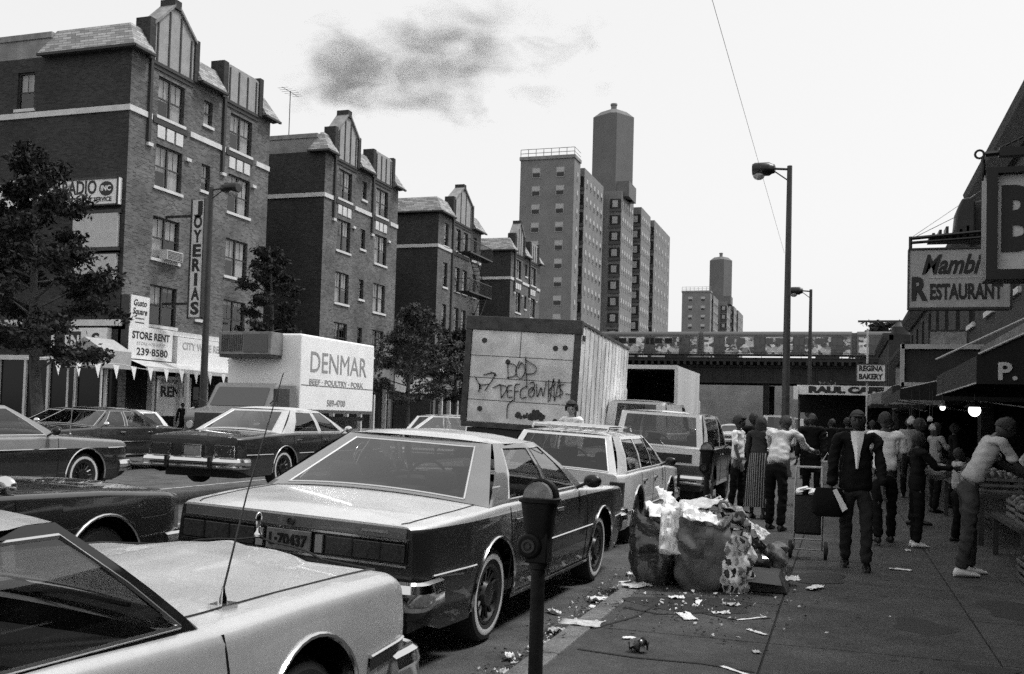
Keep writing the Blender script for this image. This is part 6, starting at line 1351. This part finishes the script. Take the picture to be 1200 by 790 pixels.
    R3 = [(a * ex * width, b * ex) for a, b in R3]
    for n in 'LR':
        p = 4
        q_ = [(J['sh' + n], .056), (J['sh' + n].lerp(J['el' + n], .5), .051), (J['sh' + n].lerp(J['el' + n], .85), .05)]
        if sleeve > .6: q_ += [(J['el' + n], .05), (J['el' + n].lerp(J['wr' + n], .5), .044), (J['el' + n].lerp(J['wr' + n], .92), .04)]
        for q, r in q_: V3.append(q); R3.append(r * (1.0 if top == 'shirt' else 1.15)); E3.append((p, len(V3) - 1)); p = len(V3) - 1
    t = MB(); add_raw(t, *wrinkle(skin_mesh(V3, E3, [tuple(q * kf for q in r) if isinstance(r, tuple) else r * kf for r in R3], SUB), .0135 * kf, face + 5))
    t.build({'shirt': 'shirt', 'jacket': 'jacket', 'coat': 'coat', 'dress': 'blouse'}[top], pm, T, local=True)
    if top == 'dress':
        t = MB(); rows = []
        for z, r in ((pel.z + .12 * H, .145), (pel.z, .185), (pel.z - .15 * H, .21), (.2 * H, .235), (.12 * H, .25)):
            rows.append([(r * kf * math.cos(b) * (1 + .05 * math.sin(7 * b)), r * .8 * kf * math.sin(b) * (1 + .05 * math.sin(7 * b)), z) for b in np.linspace(0, 6.28, 41)[:-1]])
        t.loft(rows, 0, True, False); t.build('skirt', (extras or {}).get('skirt', tm), T, fix=False, local=True)
    if top in ('jacket', 'coat') and (extras or {}).get('front'):
        f = MB(); rows = []
        for z_, w_ in ((.0, .012), (.1, .03), (.2, .065), (.245, .07)):
            c = spn + up * (z_ * H * .95 + .02) + fw * (.115 + .03 * (z_ < .2)) * kf * ex; rows.append([c + rt * w_ * u * kf + fw * (.012 - .02 * abs(u)) for u in (-1, -.5, 0, .5, 1)])
        f.grid(rows); f.build('shirt_front', extras['front'], T, fix=False, local=True)
        f = MB()
        for s in (-1, 1):
            c = nck + fw * .07 * kf - up * .01; f.poly([c + fw * .012, c + rt * s * .075 * kf - fw * .05, c + rt * s * .1 * kf - up * .035 * kf - fw * .01, c + rt * s * .035 * kf - up * .075 * kf + fw * .055])
        f.build('collar', extras['front'], T, fix=False, local=True)
    sm = shoe_m or M_black
    for n in 'LR':
        a = J['ank' + n]; t = MB(); rows = []; ga = a.z - .045 * H + .004
        for y, w_, h_ in ((-.075, .02, .05), (-.06, .036, .085), (0, .042, .1), (.07, .048, .062), (.14, .046, .045), (.185, .022, .028)):
            rows.append([(a.x + w_ * kf * math.cos(b), a.y + y * kf, ga + h_ * kf * (.5 + .5 * math.sin(b))) for b in np.linspace(0, 6.28, 13)[:-1]])
        t.loft(rows); t.build('shoe', sm, T, local=True)
    if hair != 'none':
        t = MB(); rows = []; big = {'short': 1.06, 'afro': 1.4, 'long': 1.16, 'cap': 1.1}[hair]
        for i in range(9):
            a = -.25 + (math.pi / 2 + .25) * i / 8; row = []
            for q in range(18):
                b = 2 * math.pi * q / 18; ca = max(.03, math.cos(a)); x, y, z = ca * math.sin(b) * .76 * big, ca * math.cos(b) * .88 * big, math.sin(a) * 1.02 * big
                if math.cos(b) > .2 and i < 4: y *= .7; z = max(z, .42); x *= .98
                if hair == 'long' and math.cos(b) < .3 and i == 0: z -= .9
                if hair != 'cap': f_ = 1 + random.uniform(-.09, .09); x *= f_; y *= f_; z += random.uniform(-.05, .05)
                row.append(hd + (hr * x + fwd * y * .98 - fwd * .04 + hu * z) * hs)
            rows.append(row)
        t.loft(rows)
        if hair == 'cap':
            c = hd + (fwd * .95 + hu * .46) * hs
            t.loft([[c + (hr * .62 * math.sin(b) + fwd * .42 * math.cos(b) + hu * h_) * hs for b in np.linspace(0, 6.28, 17)[:-1]] for h_ in (-.06, .03)], 0, False); t.build('cap', mat('cap_cloth', .02, .8), T, local=True)
        else: t.build('hair', M_hair, T, local=True)
    T['joints'] = 0; J['nck'] = nck; J['chs'] = chs; J['pel'] = pel
    T.rotation_euler = (0, 0, R(face)); T.location = loc
    M = Matrix.Translation(loc) @ Matrix.Rotation(R(face), 4, 'Z')
    return T, {k_: M @ v_ for k_, v_ in J.items()}, J
del_joint = lambda t: [t.__delitem__(k_) for k_ in ('joints',) if k_ in t]
M_wshirt = mat('white_shirt', .85, .8, bump=.3, bscale=20); M_gshirt = mat('grey_shirt', .4, .85, bump=.4, bscale=14, var=.15, scale=10)
M_jack = mat('black_jacket', .007, .75, bump=.4, bscale=18); M_gtro = mat('grey_trousers', .026, .85, var=.2, bump=.3, bscale=20); M_jean = mat('faded_jeans', .05, .85, var=.35, scale=7, bump=.3, bscale=30); M_btro = mat('black_trousers', .006, .8, bump=.3, bscale=20)
def striped(name, a, b, f=26, axis=0):
    m = mat(name, a, .85); t = m.node_tree; bs = t.nodes["Principled BSDF"]; tc = t.nodes["Texture Coordinate"]; wv = t.nodes.new("ShaderNodeTexWave"); wv.inputs['Scale'].default_value = f; wv.inputs['Distortion'].default_value = 1.2; wv.inputs['Detail'].default_value = 2
    t.links.new(tc.outputs['Object'], wv.inputs[0]); r = t.nodes.new("ShaderNodeValToRGB"); r.color_ramp.elements[0].position = .72; r.color_ramp.elements[0].color = (a, a, a, 1); r.color_ramp.elements[1].position = .85; r.color_ramp.elements[1].color = (b, b, b, 1); t.links.new(wv.outputs[0], r.inputs[0]); t.links.new(r.outputs[0], bs.inputs['Base Color']); return m
for k_ in ('white_shirt', 'grey_shirt', 'black_jacket', 'grey_trousers', 'faded_jeans', 'black_trousers', 'dark_trousers'):
    if k_ in MATS: MATS[k_].node_tree.nodes['Principled BSDF'].inputs['Specular IOR Level'].default_value = .12
P1, j1, _ = person('man in a black jacket, white collar and flat cap walking toward us with a bag', (.17, 11.15, .1), 180, 1.68, top='jacket', top_m=M_jack, trouser_m=M_gtro, hair='cap', legL=(10, 6), legR=(-8, 10), armL=(10, 8, 14), armR=(4, 9, 8), extras={'front': M_wshirt}, width=1.08, spread=4)
# face 180: his right hand (local +x) is on the picture's left
hx = j1['wrR']; T = thing('shoulder_bag', 'black bag with a white newspaper in the hand of the man in the cap', 'bag', (hx.x, hx.y, hx.z - .3)); m = MB(); rows = []
for z, w_, d_ in ((-.1, .12, .05), (-.06, .17, .07), (.1, .165, .06), (.2, .13, .03)): rows.append([(hx.x - .02 + w_ * math.cos(a), hx.y - .03 + d_ * math.sin(a), hx.z - .2 + z) for a in np.linspace(0, 6.28, 17)[:-1]])
m.loft(rows); m.build('bag', M_jack, T); m = MB(); m.tube([(hx.x - .1, hx.y - .03, hx.z - .02), (hx.x - .02, hx.y - .02, hx.z - .05), (hx.x + .06, hx.y - .03, hx.z - .02)], .01, 6); m.build('handle', M_black, T); m = MB(); m.prism([(hx.x + .02, hx.z - .02), (hx.x + .06, hx.z + .0), (hx.x + .17, hx.z - .2), (hx.x + .12, hx.z - .24)], 'Y', hx.y - .13, hx.y - .1); m.build('newspaper', M_paper, T)
P2, _, _ = person('person in a white short-sleeved shirt walking away behind the man in the cap', (.55, 13.76, .1), 8, 1.72, top='shirt', top_m=M_wshirt, trouser_m=M_btro, sleeve=.5, legL=(-14, 8), legR=(14, 4), armR=(18, 10, 30), shoe_m=M_black, width=1.12)
P3, j3, _ = person('short person in black with white shoes holding a crumpled bag at the stall', (.93, 13.6, .1), -70, 1.45, top='jacket', top_m=M_jack, trouser_m=M_btro, armL=(40, 6, 50), armR=(40, 6, 50), shoe_m=mat('white_shoe', .75, .6), legL=(2, 2), legR=(-2, 3))
hw_ = j3['wrL']; T = thing('plastic_bag', 'crumpled pale plastic bag in the arms of the short person', 'bag', (hw_.x, hw_.y, hw_.z)); m = MB(); rows = []
for i in range(9):
    a = -math.pi / 2 + math.pi * i / 8; rows.append([(hw_.x - .04 + .17 * math.cos(a) * math.cos(b) * random.uniform(.75, 1.15), hw_.y - .12 + .1 * math.cos(a) * math.sin(b) * random.uniform(.8, 1.1), hw_.z - .06 + .1 * math.sin(a) * random.uniform(.8, 1.2)) for b in np.linspace(0, 6.28, 13)[:-1]])
m.loft(rows); m.build('sack', mat('plastic_grey', .3, .4, var=.4, scale=12), T)
P4, _, _ = person('man in a grey shirt and jeans bending over the stall at the right', (1.26, 11.25, .1), -74, 1.76, lean=27, top='shirt', top_m=M_gshirt, trouser_m=M_jean, armL=(38, 4, 22), armR=(32, 4, 26), legL=(10, 12), legR=(-6, 4), head=(35, 0), shoe_m=mat('white_shoe', .75, .6), sleeve=.5, hair='short')
P5, _, _ = person('woman in a patterned pale top standing at the back of the stall', (1.62, 19.3, .1), -60, 1.6, top='shirt', top_m=striped('patterned_top', .32, .1, 14), trouser_m=M_btro, hair='long', armL=(30, 8, 40), armR=(30, 8, 40), sleeve=.5)
P6, _, _ = person('woman seen from behind in a long dark dress with pale stripes', (-1.22, 16.2, .1), -12, 1.62, top='dress', top_m=mat('dark_dress', .02, .85), extras={'skirt': striped('striped_dress', .018, .3, 9)}, hair='long', armL=(15, 8, 30), armR=(15, 8, 30), lean=8)
P7, j7, _ = person('woman in a white sleeveless top standing by the off-roader, facing right', (-1.62, 17.0, .1), -105, 1.62, top='shirt', top_m=M_wshirt, trouser_m=M_btro, sleeve=.3, hair='afro', armL=(14, 6, 20), armR=(10, 10, 12), head=(8, 0))
P8, _, _ = person('man in a pale loose shirt leaning forward with his back to us', (-.85, 14.6, .1), -18, 1.72, lean=24, top='shirt', top_m=mat('pale_shirt', .62, .8, var=.2, scale=5, bump=.6, bscale=9), trouser_m=M_btro, armL=(50, 8, 30), armR=(45, 10, 35), legL=(8, 10), legR=(-6, 3), width=1.15, sleeve=.8, head=(20, 0))
P9, _, _ = person('dark figure with a pale shopping bag beyond the cart', (-.5, 19.5, .1), 170, 1.72, top='coat', top_m=M_jack, trouser_m=M_btro, width=1.1)
T = thing('shopping_bag', 'pale carrier bag held by the dark figure beyond the cart', 'bag', (-.25, 19.3, .6)); m = MB(); m.prism([(-.35, .5), (-.1, .52), (-.13, .95), (-.32, .95)], 'Y', 19.15, 19.28); m.build('bag', mat('plastic_grey', .3, .4), T, bevel=.02); m = MB(); m.tube([(-.3, 19.2, .95), (-.22, 19.2, 1.1), (-.15, 19.2, .95)], .008, 5); m.build('handle', M_paper, T)
P10, _, _ = person('young man with thick dark hair in a white collared shirt beside the graffiti truck', (-4.6, 17.4, road_z(-4.6)), 165, 1.80, top='shirt', top_m=M_wshirt, trouser_m=M_btro, hair='afro', skin=M_skin, head=(4, -20))
for i, (x, y, h, tm_, f, l) in enumerate(((-26.75, 36.1, 1.66, M_jack, 60, 'passer-by in black, leftmost of the three by the RENT sign'), (-26.3, 36.3, 1.74, M_wshirt, 80, 'passer-by in a white shirt in front of the RENT sign'), (-25.9, 36.0, 1.8, M_jack, 100, 'dark-dressed passer-by, rightmost of the three by the RENT sign'))):
    person(l, (x, y, .14), f, h, top='shirt' if tm_ is M_wshirt else 'jacket', top_m=tm_, trouser_m=M_btro, group='passers-by at the far shops')
for i, (x, y, h, f, tm_, l) in enumerate(((.15, 24, 1.7, 0, M_jack, 'person in black walking off behind the man in the cap'), (.75, 26, 1.66, 20, M_gshirt, 'person in a grey shirt far behind the white-shirted walker'), (-.9, 29, 1.7, -10, M_jack, 'person in black near the base of the tall lamp post'), (1.35, 30, 1.7, 10, M_jack, 'dark figure deep under the awnings'), (-.3, 33, 1.65, 0, M_wshirt, 'distant person in white on the pavement'), (.5, 38, 1.7, 160, M_jack, 'distant person in black under the cafe canopy'), (2.05, 20.6, 1.62, -90, M_jack, 'dark figure standing at the far end of the long stall'), (-1.5, 18.6, 1.7, 30, M_jack, 'person in black close behind the woman in the white top'), (1.15, 16.6, 1.66, -100, M_jack, 'person in black facing the long stall under the bulbs'), (1.4, 23, 1.72, 170, M_gshirt, 'person in a grey shirt coming towards us under the low awning'), (1.5, 14.6, 1.25, -80, M_gshirt, 'child in a grey top at the near end of the long stall'), (-.2, 27, 1.68, 10, M_jack, 'dark figure farther off beside the tall lamp post'))):
    person(l, (x, y, .1), f, h, top='shirt' if tm_ is not M_jack else 'jacket', top_m=tm_, trouser_m=M_btro, group='people farther along the pavement', sleeve=.5 if tm_ is M_wshirt else 1)
for o in list(C.objects):
    for k_ in ('joints', 'dims', '_'):
        if k_ in o: del o[k_]

# shopping cart
T = thing('shopping_cart', 'black two-wheeled shopping cart left standing beside the walking man', 'cart', (-.33, 11.8, .1)); m = MB(); rows = []
cx, cy = -.33, 11.8
for z, w_, d_ in ((.37, .14, .1), (.4, .16, .13), (.7, .17, .14), (.8, .165, .135)): rows.append([(cx + w_ * math.copysign(abs(math.cos(a)) ** .5, math.cos(a)), cy + d_ * math.copysign(abs(math.sin(a)) ** .5, math.sin(a)), z) for a in np.linspace(0, 6.28, 25)[:-1]])
m.loft(rows, 0, True, False); m.build('sack', mat('cart_canvas', .015, .8, bump=.4, bscale=25), T, fix=False)
m = MB()
for s in (-1, 1): m.tube([(cx + s * .15, cy - .12, .2), (cx + s * .15, cy - .1, .8), (cx + s * .14, cy + .1, 1.12)], .011, 6); m.tube([(cx + s * .15, cy - .12, .3), (cx + s * .15, cy + .14, .3)], .009, 6)
m.tube([(cx - .14, cy + .1, 1.12), (cx + .14, cy + .1, 1.12)], .014, 6); m.tube([(cx - .19, cy - .06, .2), (cx + .19, cy - .06, .2)], .009, 6); m.tube([(cx - .15, cy - .12, .32), (cx + .15, cy - .12, .32)], .009, 6); m.build('frame', M_steel, T)
for s in (-1, 1): m = MB(); m.lathe([(.1, -.018), (.1, .018), (.06, .022), (.02, .03)], (cx + s * .19, cy - .06, .2), 'X', 18); m.build('wheel', M_rubber, T)
m = MB(); 
for i in range(5):
    a = random.uniform(-.1, .1); b = random.uniform(-.08, .08); m.poly([(cx + a - .06, cy + b - .05, .82 + i * .012), (cx + a + .07, cy + b - .03, .86 + i * .01), (cx + a + .05, cy + b + .06, .83 + i * .02), (cx + a - .05, cy + b + .05, .88)])
m.build('wrapped_goods', M_paper, T, fix=False)

# ------------------------------------------------------------------ the heap of bags and papers on the pavement
from mathutils import noise as NZ
def bag(name, label, cx, cy, z0, w_, d_, h, mt, seed, topr=.8, rz=0, tilt=0, open_top=True, fold=.05, group='heap of rubbish bags on the pavement', name_part='sack', square=.45, fr=4.2, sharp=17):
    h *= .86; T = thing(name, label, 'bag', (cx, cy, z0), group); m = MB(); rows = []; n = 72; L_ = 34
    for i in range(L_ + 1):
        t = i / L_; k = 1 - .1 * (1 - t) ** 6 * 3 - (1 - topr) * t ** 2; bulge = 1 + .1 * math.sin(t * math.pi)
        row = []
        for q in range(n):
            a = 2 * math.pi * q / n; x = w_ * math.copysign(abs(math.cos(a)) ** square, math.cos(a)) * k * bulge; y = d_ * math.copysign(abs(math.sin(a)) ** square, math.sin(a)) * k * bulge
            p = Vector((x * fr + t * h * fr * .7 + seed * 7.1, y * fr, t * h * fr * .6 - x * fr * .3)); cr = 1 - abs(NZ.noise(p * 1.1)) * 2; cr2 = NZ.noise(p * 2.7)
            vd = NZ.voronoi(p * 1.25)[0]; dsp = fold * 1.7 * (min(.8, vd[1] - vd[0]) - .3) + fold * .5 * (cr - .5) + fold * .3 * cr2
            f = 1 + dsp / max(.05, math.hypot(x, y)) * (.3 + .7 * math.sin(min(1, t * 1.6) * math.pi / 2))
            zz = t * h + (.05 * NZ.noise(Vector((a * 1.3, seed, 2))) + .03 * math.sin(3 * a + seed)) * t ** 3 * (h / .5)
            row.append((x * f + tilt * t, y * f, zz))
        rows.append(row)
    if open_top:
        for sc_, dz in ((.93, -.03), (.8, -.12)): rows.append([(x * sc_, y * sc_, z + dz) for x, y, z in rows[L_]])
    m.loft(rows, 0, True, True); Mx = Matrix.Translation((cx, cy, z0)) @ Matrix.Rotation(rz, 4, 'Z'); m.xform(Mx)
    m.build(name_part, mt, T, sharp=sharp, fix=True); return T
M_kraft = mat('brown_paper_bag', .15, .6, var=.3, scale=3, bump=.25, bscale=14); M_dkbag = mat('dark_bag', .05, .3, var=.8, scale=4, streak=2.2, bump=.6, bscale=12, coat=.9)
bag('paper_sack', 'big smooth grey paper sack in the middle of the rubbish heap', -1.19, 9.12, .105, .235, .2, .72, M_kraft, 3, .99, .25, .03, fold=.065, fr=3.2, sharp=19)
bag('paper_sack', 'tall dark paper sack at the left end of the heap', -1.62, 9.22, .105, .2, .18, .72, M_dkbag, 8, .9, -.1, -.01, fold=.055, fr=3.2, sharp=18)
def printed():
    m = mat('printed_paper', .75, .6); t = m.node_tree; b = t.nodes["Principled BSDF"]; tc = t.nodes["Texture Coordinate"]
    sp_ = t.nodes.new("ShaderNodeSeparateXYZ"); n = t.nodes.new("ShaderNodeTexNoise"); n.inputs['Scale'].default_value = 7; n.inputs['Detail'].default_value = 3; t.links.new(tc.outputs['Object'], n.inputs['Vector'])
    ad = t.nodes.new("ShaderNodeVectorMath"); ad.operation = 'MULTIPLY_ADD'; ad.inputs[1].default_value = (.2, .2, .2); t.links.new(n.outputs['Color'], ad.inputs[0]); t.links.new(tc.outputs['Object'], ad.inputs[2]); t.links.new(ad.outputs[0], sp_.inputs[0])
    cb = t.nodes.new("ShaderNodeCombineXYZ"); t.links.new(sp_.outputs[0], cb.inputs[0]); t.links.new(sp_.outputs[2], cb.inputs[1])
    br = t.nodes.new("ShaderNodeTexBrick"); br.inputs['Scale'].default_value = 1; br.inputs['Brick Width'].default_value = .06; br.inputs['Row Height'].default_value = .085; br.inputs['Mortar Size'].default_value = .013; br.inputs['Bias'].default_value = -.15
    for k_, g_ in (('Color1', .015), ('Color2', .78), ('Mortar', .8)): br.inputs[k_].default_value = (g_, g_, g_, 1)
    t.links.new(cb.outputs[0], br.inputs['Vector']); t.links.new(br.outputs[0], b.inputs['Base Color']); return m
bag('carrier_bag', 'white carrier bag with bold black print at the right of the grey sack', -.87, 9.05, .105, .15, .12, .58, printed(), 14, .75, .5, .02, fold=.06, square=.7)
bag('rubbish_bag', 'sagging black plastic bag behind the printed bag', -.85, 9.6, .105, .28, .25, .55, mat('black_plastic', .012, .22, bump=.6, bscale=15, coat=1), 21, .5, .9, 0, open_top=False, fold=.08, square=.8)
bag('rubbish_bag', 'black plastic bag at the back of the heap, under the papers', -1.35, 9.62, .105, .36, .26, .7, mat('black_plastic', .015, .25), 25, .6, .2, 0, open_top=False, fold=.09, square=.8)
bag('rubbish_bag', 'mottled grey bag slumped at the right of the heap', -.62, 9.75, .105, .2, .2, .42, mat('mottled_bag', .12, .6, var=.8, scale=14), 31, .55, .2, 0, open_top=False, fold=.08, square=.9)
T = thing('cardboard_box', 'flattened dark cardboard box at the right foot of the heap', 'box', (-.62, 9.4, .105), 'heap of rubbish bags on the pavement'); m = MB(); m.prism([(-.85, .107), (-.42, .107), (-.5, .27), (-.8, .3)], 'Y', 9.15, 9.55); m.build('carton', mat('dark_cardboard', .045, .7, var=.3), T, bevel=.01)
m = MB(); m.poly([(-.5, 9.14, .272), (-.8, 9.14, .302), (-.86, 9.0, .22), (-.46, 9.0, .2)]); m.build('flap', MATS['dark_cardboard'], T, fix=False)
def sheet(name, label, c, w_, d_, seed, mt=None, crumple=.05, rz=0, pitch=0, roll=0, group=None, curl=.0, n=11, cat='paper', lay=False):
    rows = []; rnd = random.Random(seed)
    for i in range(n):
        row = []
        for j in range(n):
            u, v = i / (n - 1) - .5, j / (n - 1) - .5; p = Vector((u * 4 + seed * 3.3, v * 4, seed))
            vd = NZ.voronoi(p * .9)[0]; z = crumple * ((vd[1] - vd[0]) * .9 + (1 - 2 * abs(NZ.noise(p))) * .3 + NZ.noise(p * 2.3) * .2) + curl * (u * u * 2 + v * .6 * u)
            e = 1 + .12 * NZ.noise(Vector((seed, u * 3, v * 3)))
            row.append(Vector((u * w_ * e, v * d_ * e, z)))
        rows.append(row)
    if c[2] > .4: c = (c[0], c[1], .105 + (c[2] - .105) * .86)
    Mx = Matrix.Rotation(rz, 4, 'Z') @ Matrix.Rotation(pitch, 4, 'X') @ Matrix.Rotation(roll, 4, 'Y'); rows = [[Mx @ p for p in r] for r in rows]
    if lay:
        zm = min(p.z for r in rows for p in r); rows = [[p - Vector((0, 0, zm)) for p in r] for r in rows]
    m = MB(); m.grid([[p + Vector(c) for p in r] for r in rows], 0, True); k = len(m.v); 
    o = m.build(name, mt or M_paper, None, sharp=22, fix=False); 
    so = o.modifiers.new('thick', 'SOLIDIFY'); so.thickness = .002
    tag(o, label, cat, group); return o
g = 'loose papers on top of the heap'; M_news = mat('newsprint', .5, .8, var=.3, scale=16)
sheet('newspaper_sheet', 'large white paper spread over the left top of the heap', (-1.5, 9.25, .83), .42, .34, 2, None, .1, .3, .3, .1, g); sheet('newspaper_sheet', 'white paper hanging down between the dark sack and the grey sack', (-1.43, 8.98, .68), .2, .4, 5, None, .06, .1, 1.25, .1, g)
sheet('newspaper_sheet', 'flat grey newspaper lying on the heap top', (-1.28, 9.45, .93), .42, .3, 7, M_news, .04, -.3, .25, -.1, g); sheet('newspaper_sheet', 'white paper stuffed in the mouth of the grey sack', (-1.22, 9.15, .84), .4, .3, 9, None, .1, .8, .5, .2, g)
sheet('newspaper_sheet', 'pointed white paper sticking up at the back of the heap', (-1.55, 9.5, .92), .3, .3, 12, None, .08, .9, .9, .4, g); sheet('newspaper_sheet', 'dark crumpled sheet at the right top of the heap', (-.98, 9.75, .8), .36, .3, 15, mat('dark_print', .06, .6, var=.8, scale=18), .12, .2, .4, .5, g)
sheet('newspaper_sheet', 'curled white sheet at the far right of the heap top', (-.78, 9.75, .66), .3, .14, 18, None, .06, -.6, .5, .5, g); sheet('newspaper_sheet', 'mixed black and white sheet on the right of the heap', (-1.05, 9.85, .86), .4, .25, 22, mat('half_print', .35, .7, var=1, scale=9), .12, .5, .3, .3, g); sheet('newspaper_sheet', 'small pale scrap at the right foot of the heap', (-.45, 9.7, .15), .22, .12, 23, None, .05, .4, .1, 0, g)
# litter
lit = [('white paper lying flat on the kerb', -1.78, 7.15, .3, .2, .02, 'big'), ('torn white paper in front of the heap', -1.1, 7.75, .28, .11, .03, None), ('white paper pointed like a hat on the open pavement', -.2, 9.6, .26, .1, .05, None), ('white scrap by the foot of the grey sack', -1.3, 8.5, .12, .1, .05, None), ('white scrap by the foot of the printed bag', -.83, 8.4, .12, .1, .05, None), ('thin white strip on the flag before the heap', -1.1, 8.35, .3, .05, .02, None), ('thin pale strip beside the long pavement joint', -.62, 7.9, .3, .03, .01, None), ('white scrap before the walking man', .62, 11.3, .22, .07, .03, None),
       ('small white crumb near the bottom joint', -.5, 6.75, .06, .05, .03, None), ('folded white paper at the left foot of the heap', -1.72, 8.95, .3, .16, .06, None), ('white scrap on the crack right of the heap front', -.87, 8.0, .14, .06, .04, None), ('short pale strip near the joint', -.55, 7.4, .2, .04, .02, None), ('tiny scrap beside the feet of the short person', .8, 13.1, .14, .06, .03, None), ('thin upright white strip at the bottom edge', -.58, 6.2, .03, .24, .01, None), ('small white scrap on the flag left of the heap', -1.35, 6.8, .1, .06, .03, None)]
for i, (l, x, y, a, b, cr, k) in enumerate(lit):
    sheet('litter_paper', l, (x, y, .1), a, b, 50 + i, None if i % 4 else M_news, cr * .6, .1 + .37 * ((i * 5) % 7), 0, 0, 'litter on the pavement', lay=True, n=9).location.z = .004
for i, (l, x, y, a, b) in enumerate((('pale cup flattened in the gutter by the meter', -1.98, 7.2, .12, .1), ('crumpled white paper in the gutter near the front wheel of the dark sedan', -1.98, 8.6, .2, .14), ('round pale lid in the gutter', -1.9, 8.2, .12, .12), ('white scrap in the gutter below the heap', -1.95, 9.3, .26, .1), ('small scrap in the gutter near the rear wheel', -2.05, 6.3, .1, .06), ('thin scrap under the dark sedan', -2.2, 7.9, .16, .05), ('pair of crumpled scraps in the gutter', -1.93, 6.75, .1, .12), ('grey paper in the gutter near the wagon', -1.97, 10.2, .2, .12), ('white strip in the gutter by the kerb', -1.92, 9.7, .3, .07), ('tiny crumb of paper in the gutter', -1.96, 5.9, .07, .05))):
    sheet('litter_paper', l, (x, y, road_z(x) * 0 + .003), a, b, 80 + i, None if i % 3 else M_news, .05, .5 * i, 0, 0, 'litter in the gutter', lay=True, n=9).location.z = .004
rnd = random.Random(11)
T = None
m = MB()
for i in range(1300):
    if rnd.random() < .6: x, y, z = -1.88 - abs(rnd.gauss(0, .12)), rnd.uniform(5, 12), .01
    else: x, y, z = rnd.gauss(-1.15, .5), rnd.gauss(8.5, .8), .112
    if -1.85 < x < -1.68: z = .112
    elif x <= -1.85: z = .012
    s = rnd.uniform(.004, .022); pts = [(x + s * math.cos(a) * rnd.uniform(.4, 1.2), y + s * math.sin(a) * rnd.uniform(.4, 1.2), z + rnd.uniform(0, .02)) for a in np.linspace(0, 6.28, 6)[:-1]]; m.poly(pts, 0 if rnd.random() < .35 else 1)
o = m.build('street_dirt', [M_news, mat('dark_dirt', .02, .9)], None, fix=False); tag(o, 'fine scraps, leaves and dirt along the gutter and round the heap', 'dirt', kind='stuff')
m = MB(); rnd = random.Random(5)
for i in range(16):
    a = rnd.uniform(0, 6.28); b = rnd.uniform(-.2, 1.2); d = Vector((math.cos(a) * math.cos(b), math.sin(a) * math.cos(b), max(0, math.sin(b)))); c = Vector((-1.22, 6.45, .13)) + d * .05; u = d.orthogonal().normalized(); v = d.cross(u); s = rnd.uniform(.025, .05)
    m.poly([c - u * s, c + v * s * .7 + d * .02, c + u * s, c - v * s * .6 - d * .01])
m.ell((-1.22, 6.45, .15), (.05, .045, .045), 9, 6)
tag(m.build('crushed_can', mat('crushed_foil', .12, .3, .6, var=.6, scale=30), None, fix=False), 'crushed dark wad of foil on the bare pavement at the bottom', 'litter')
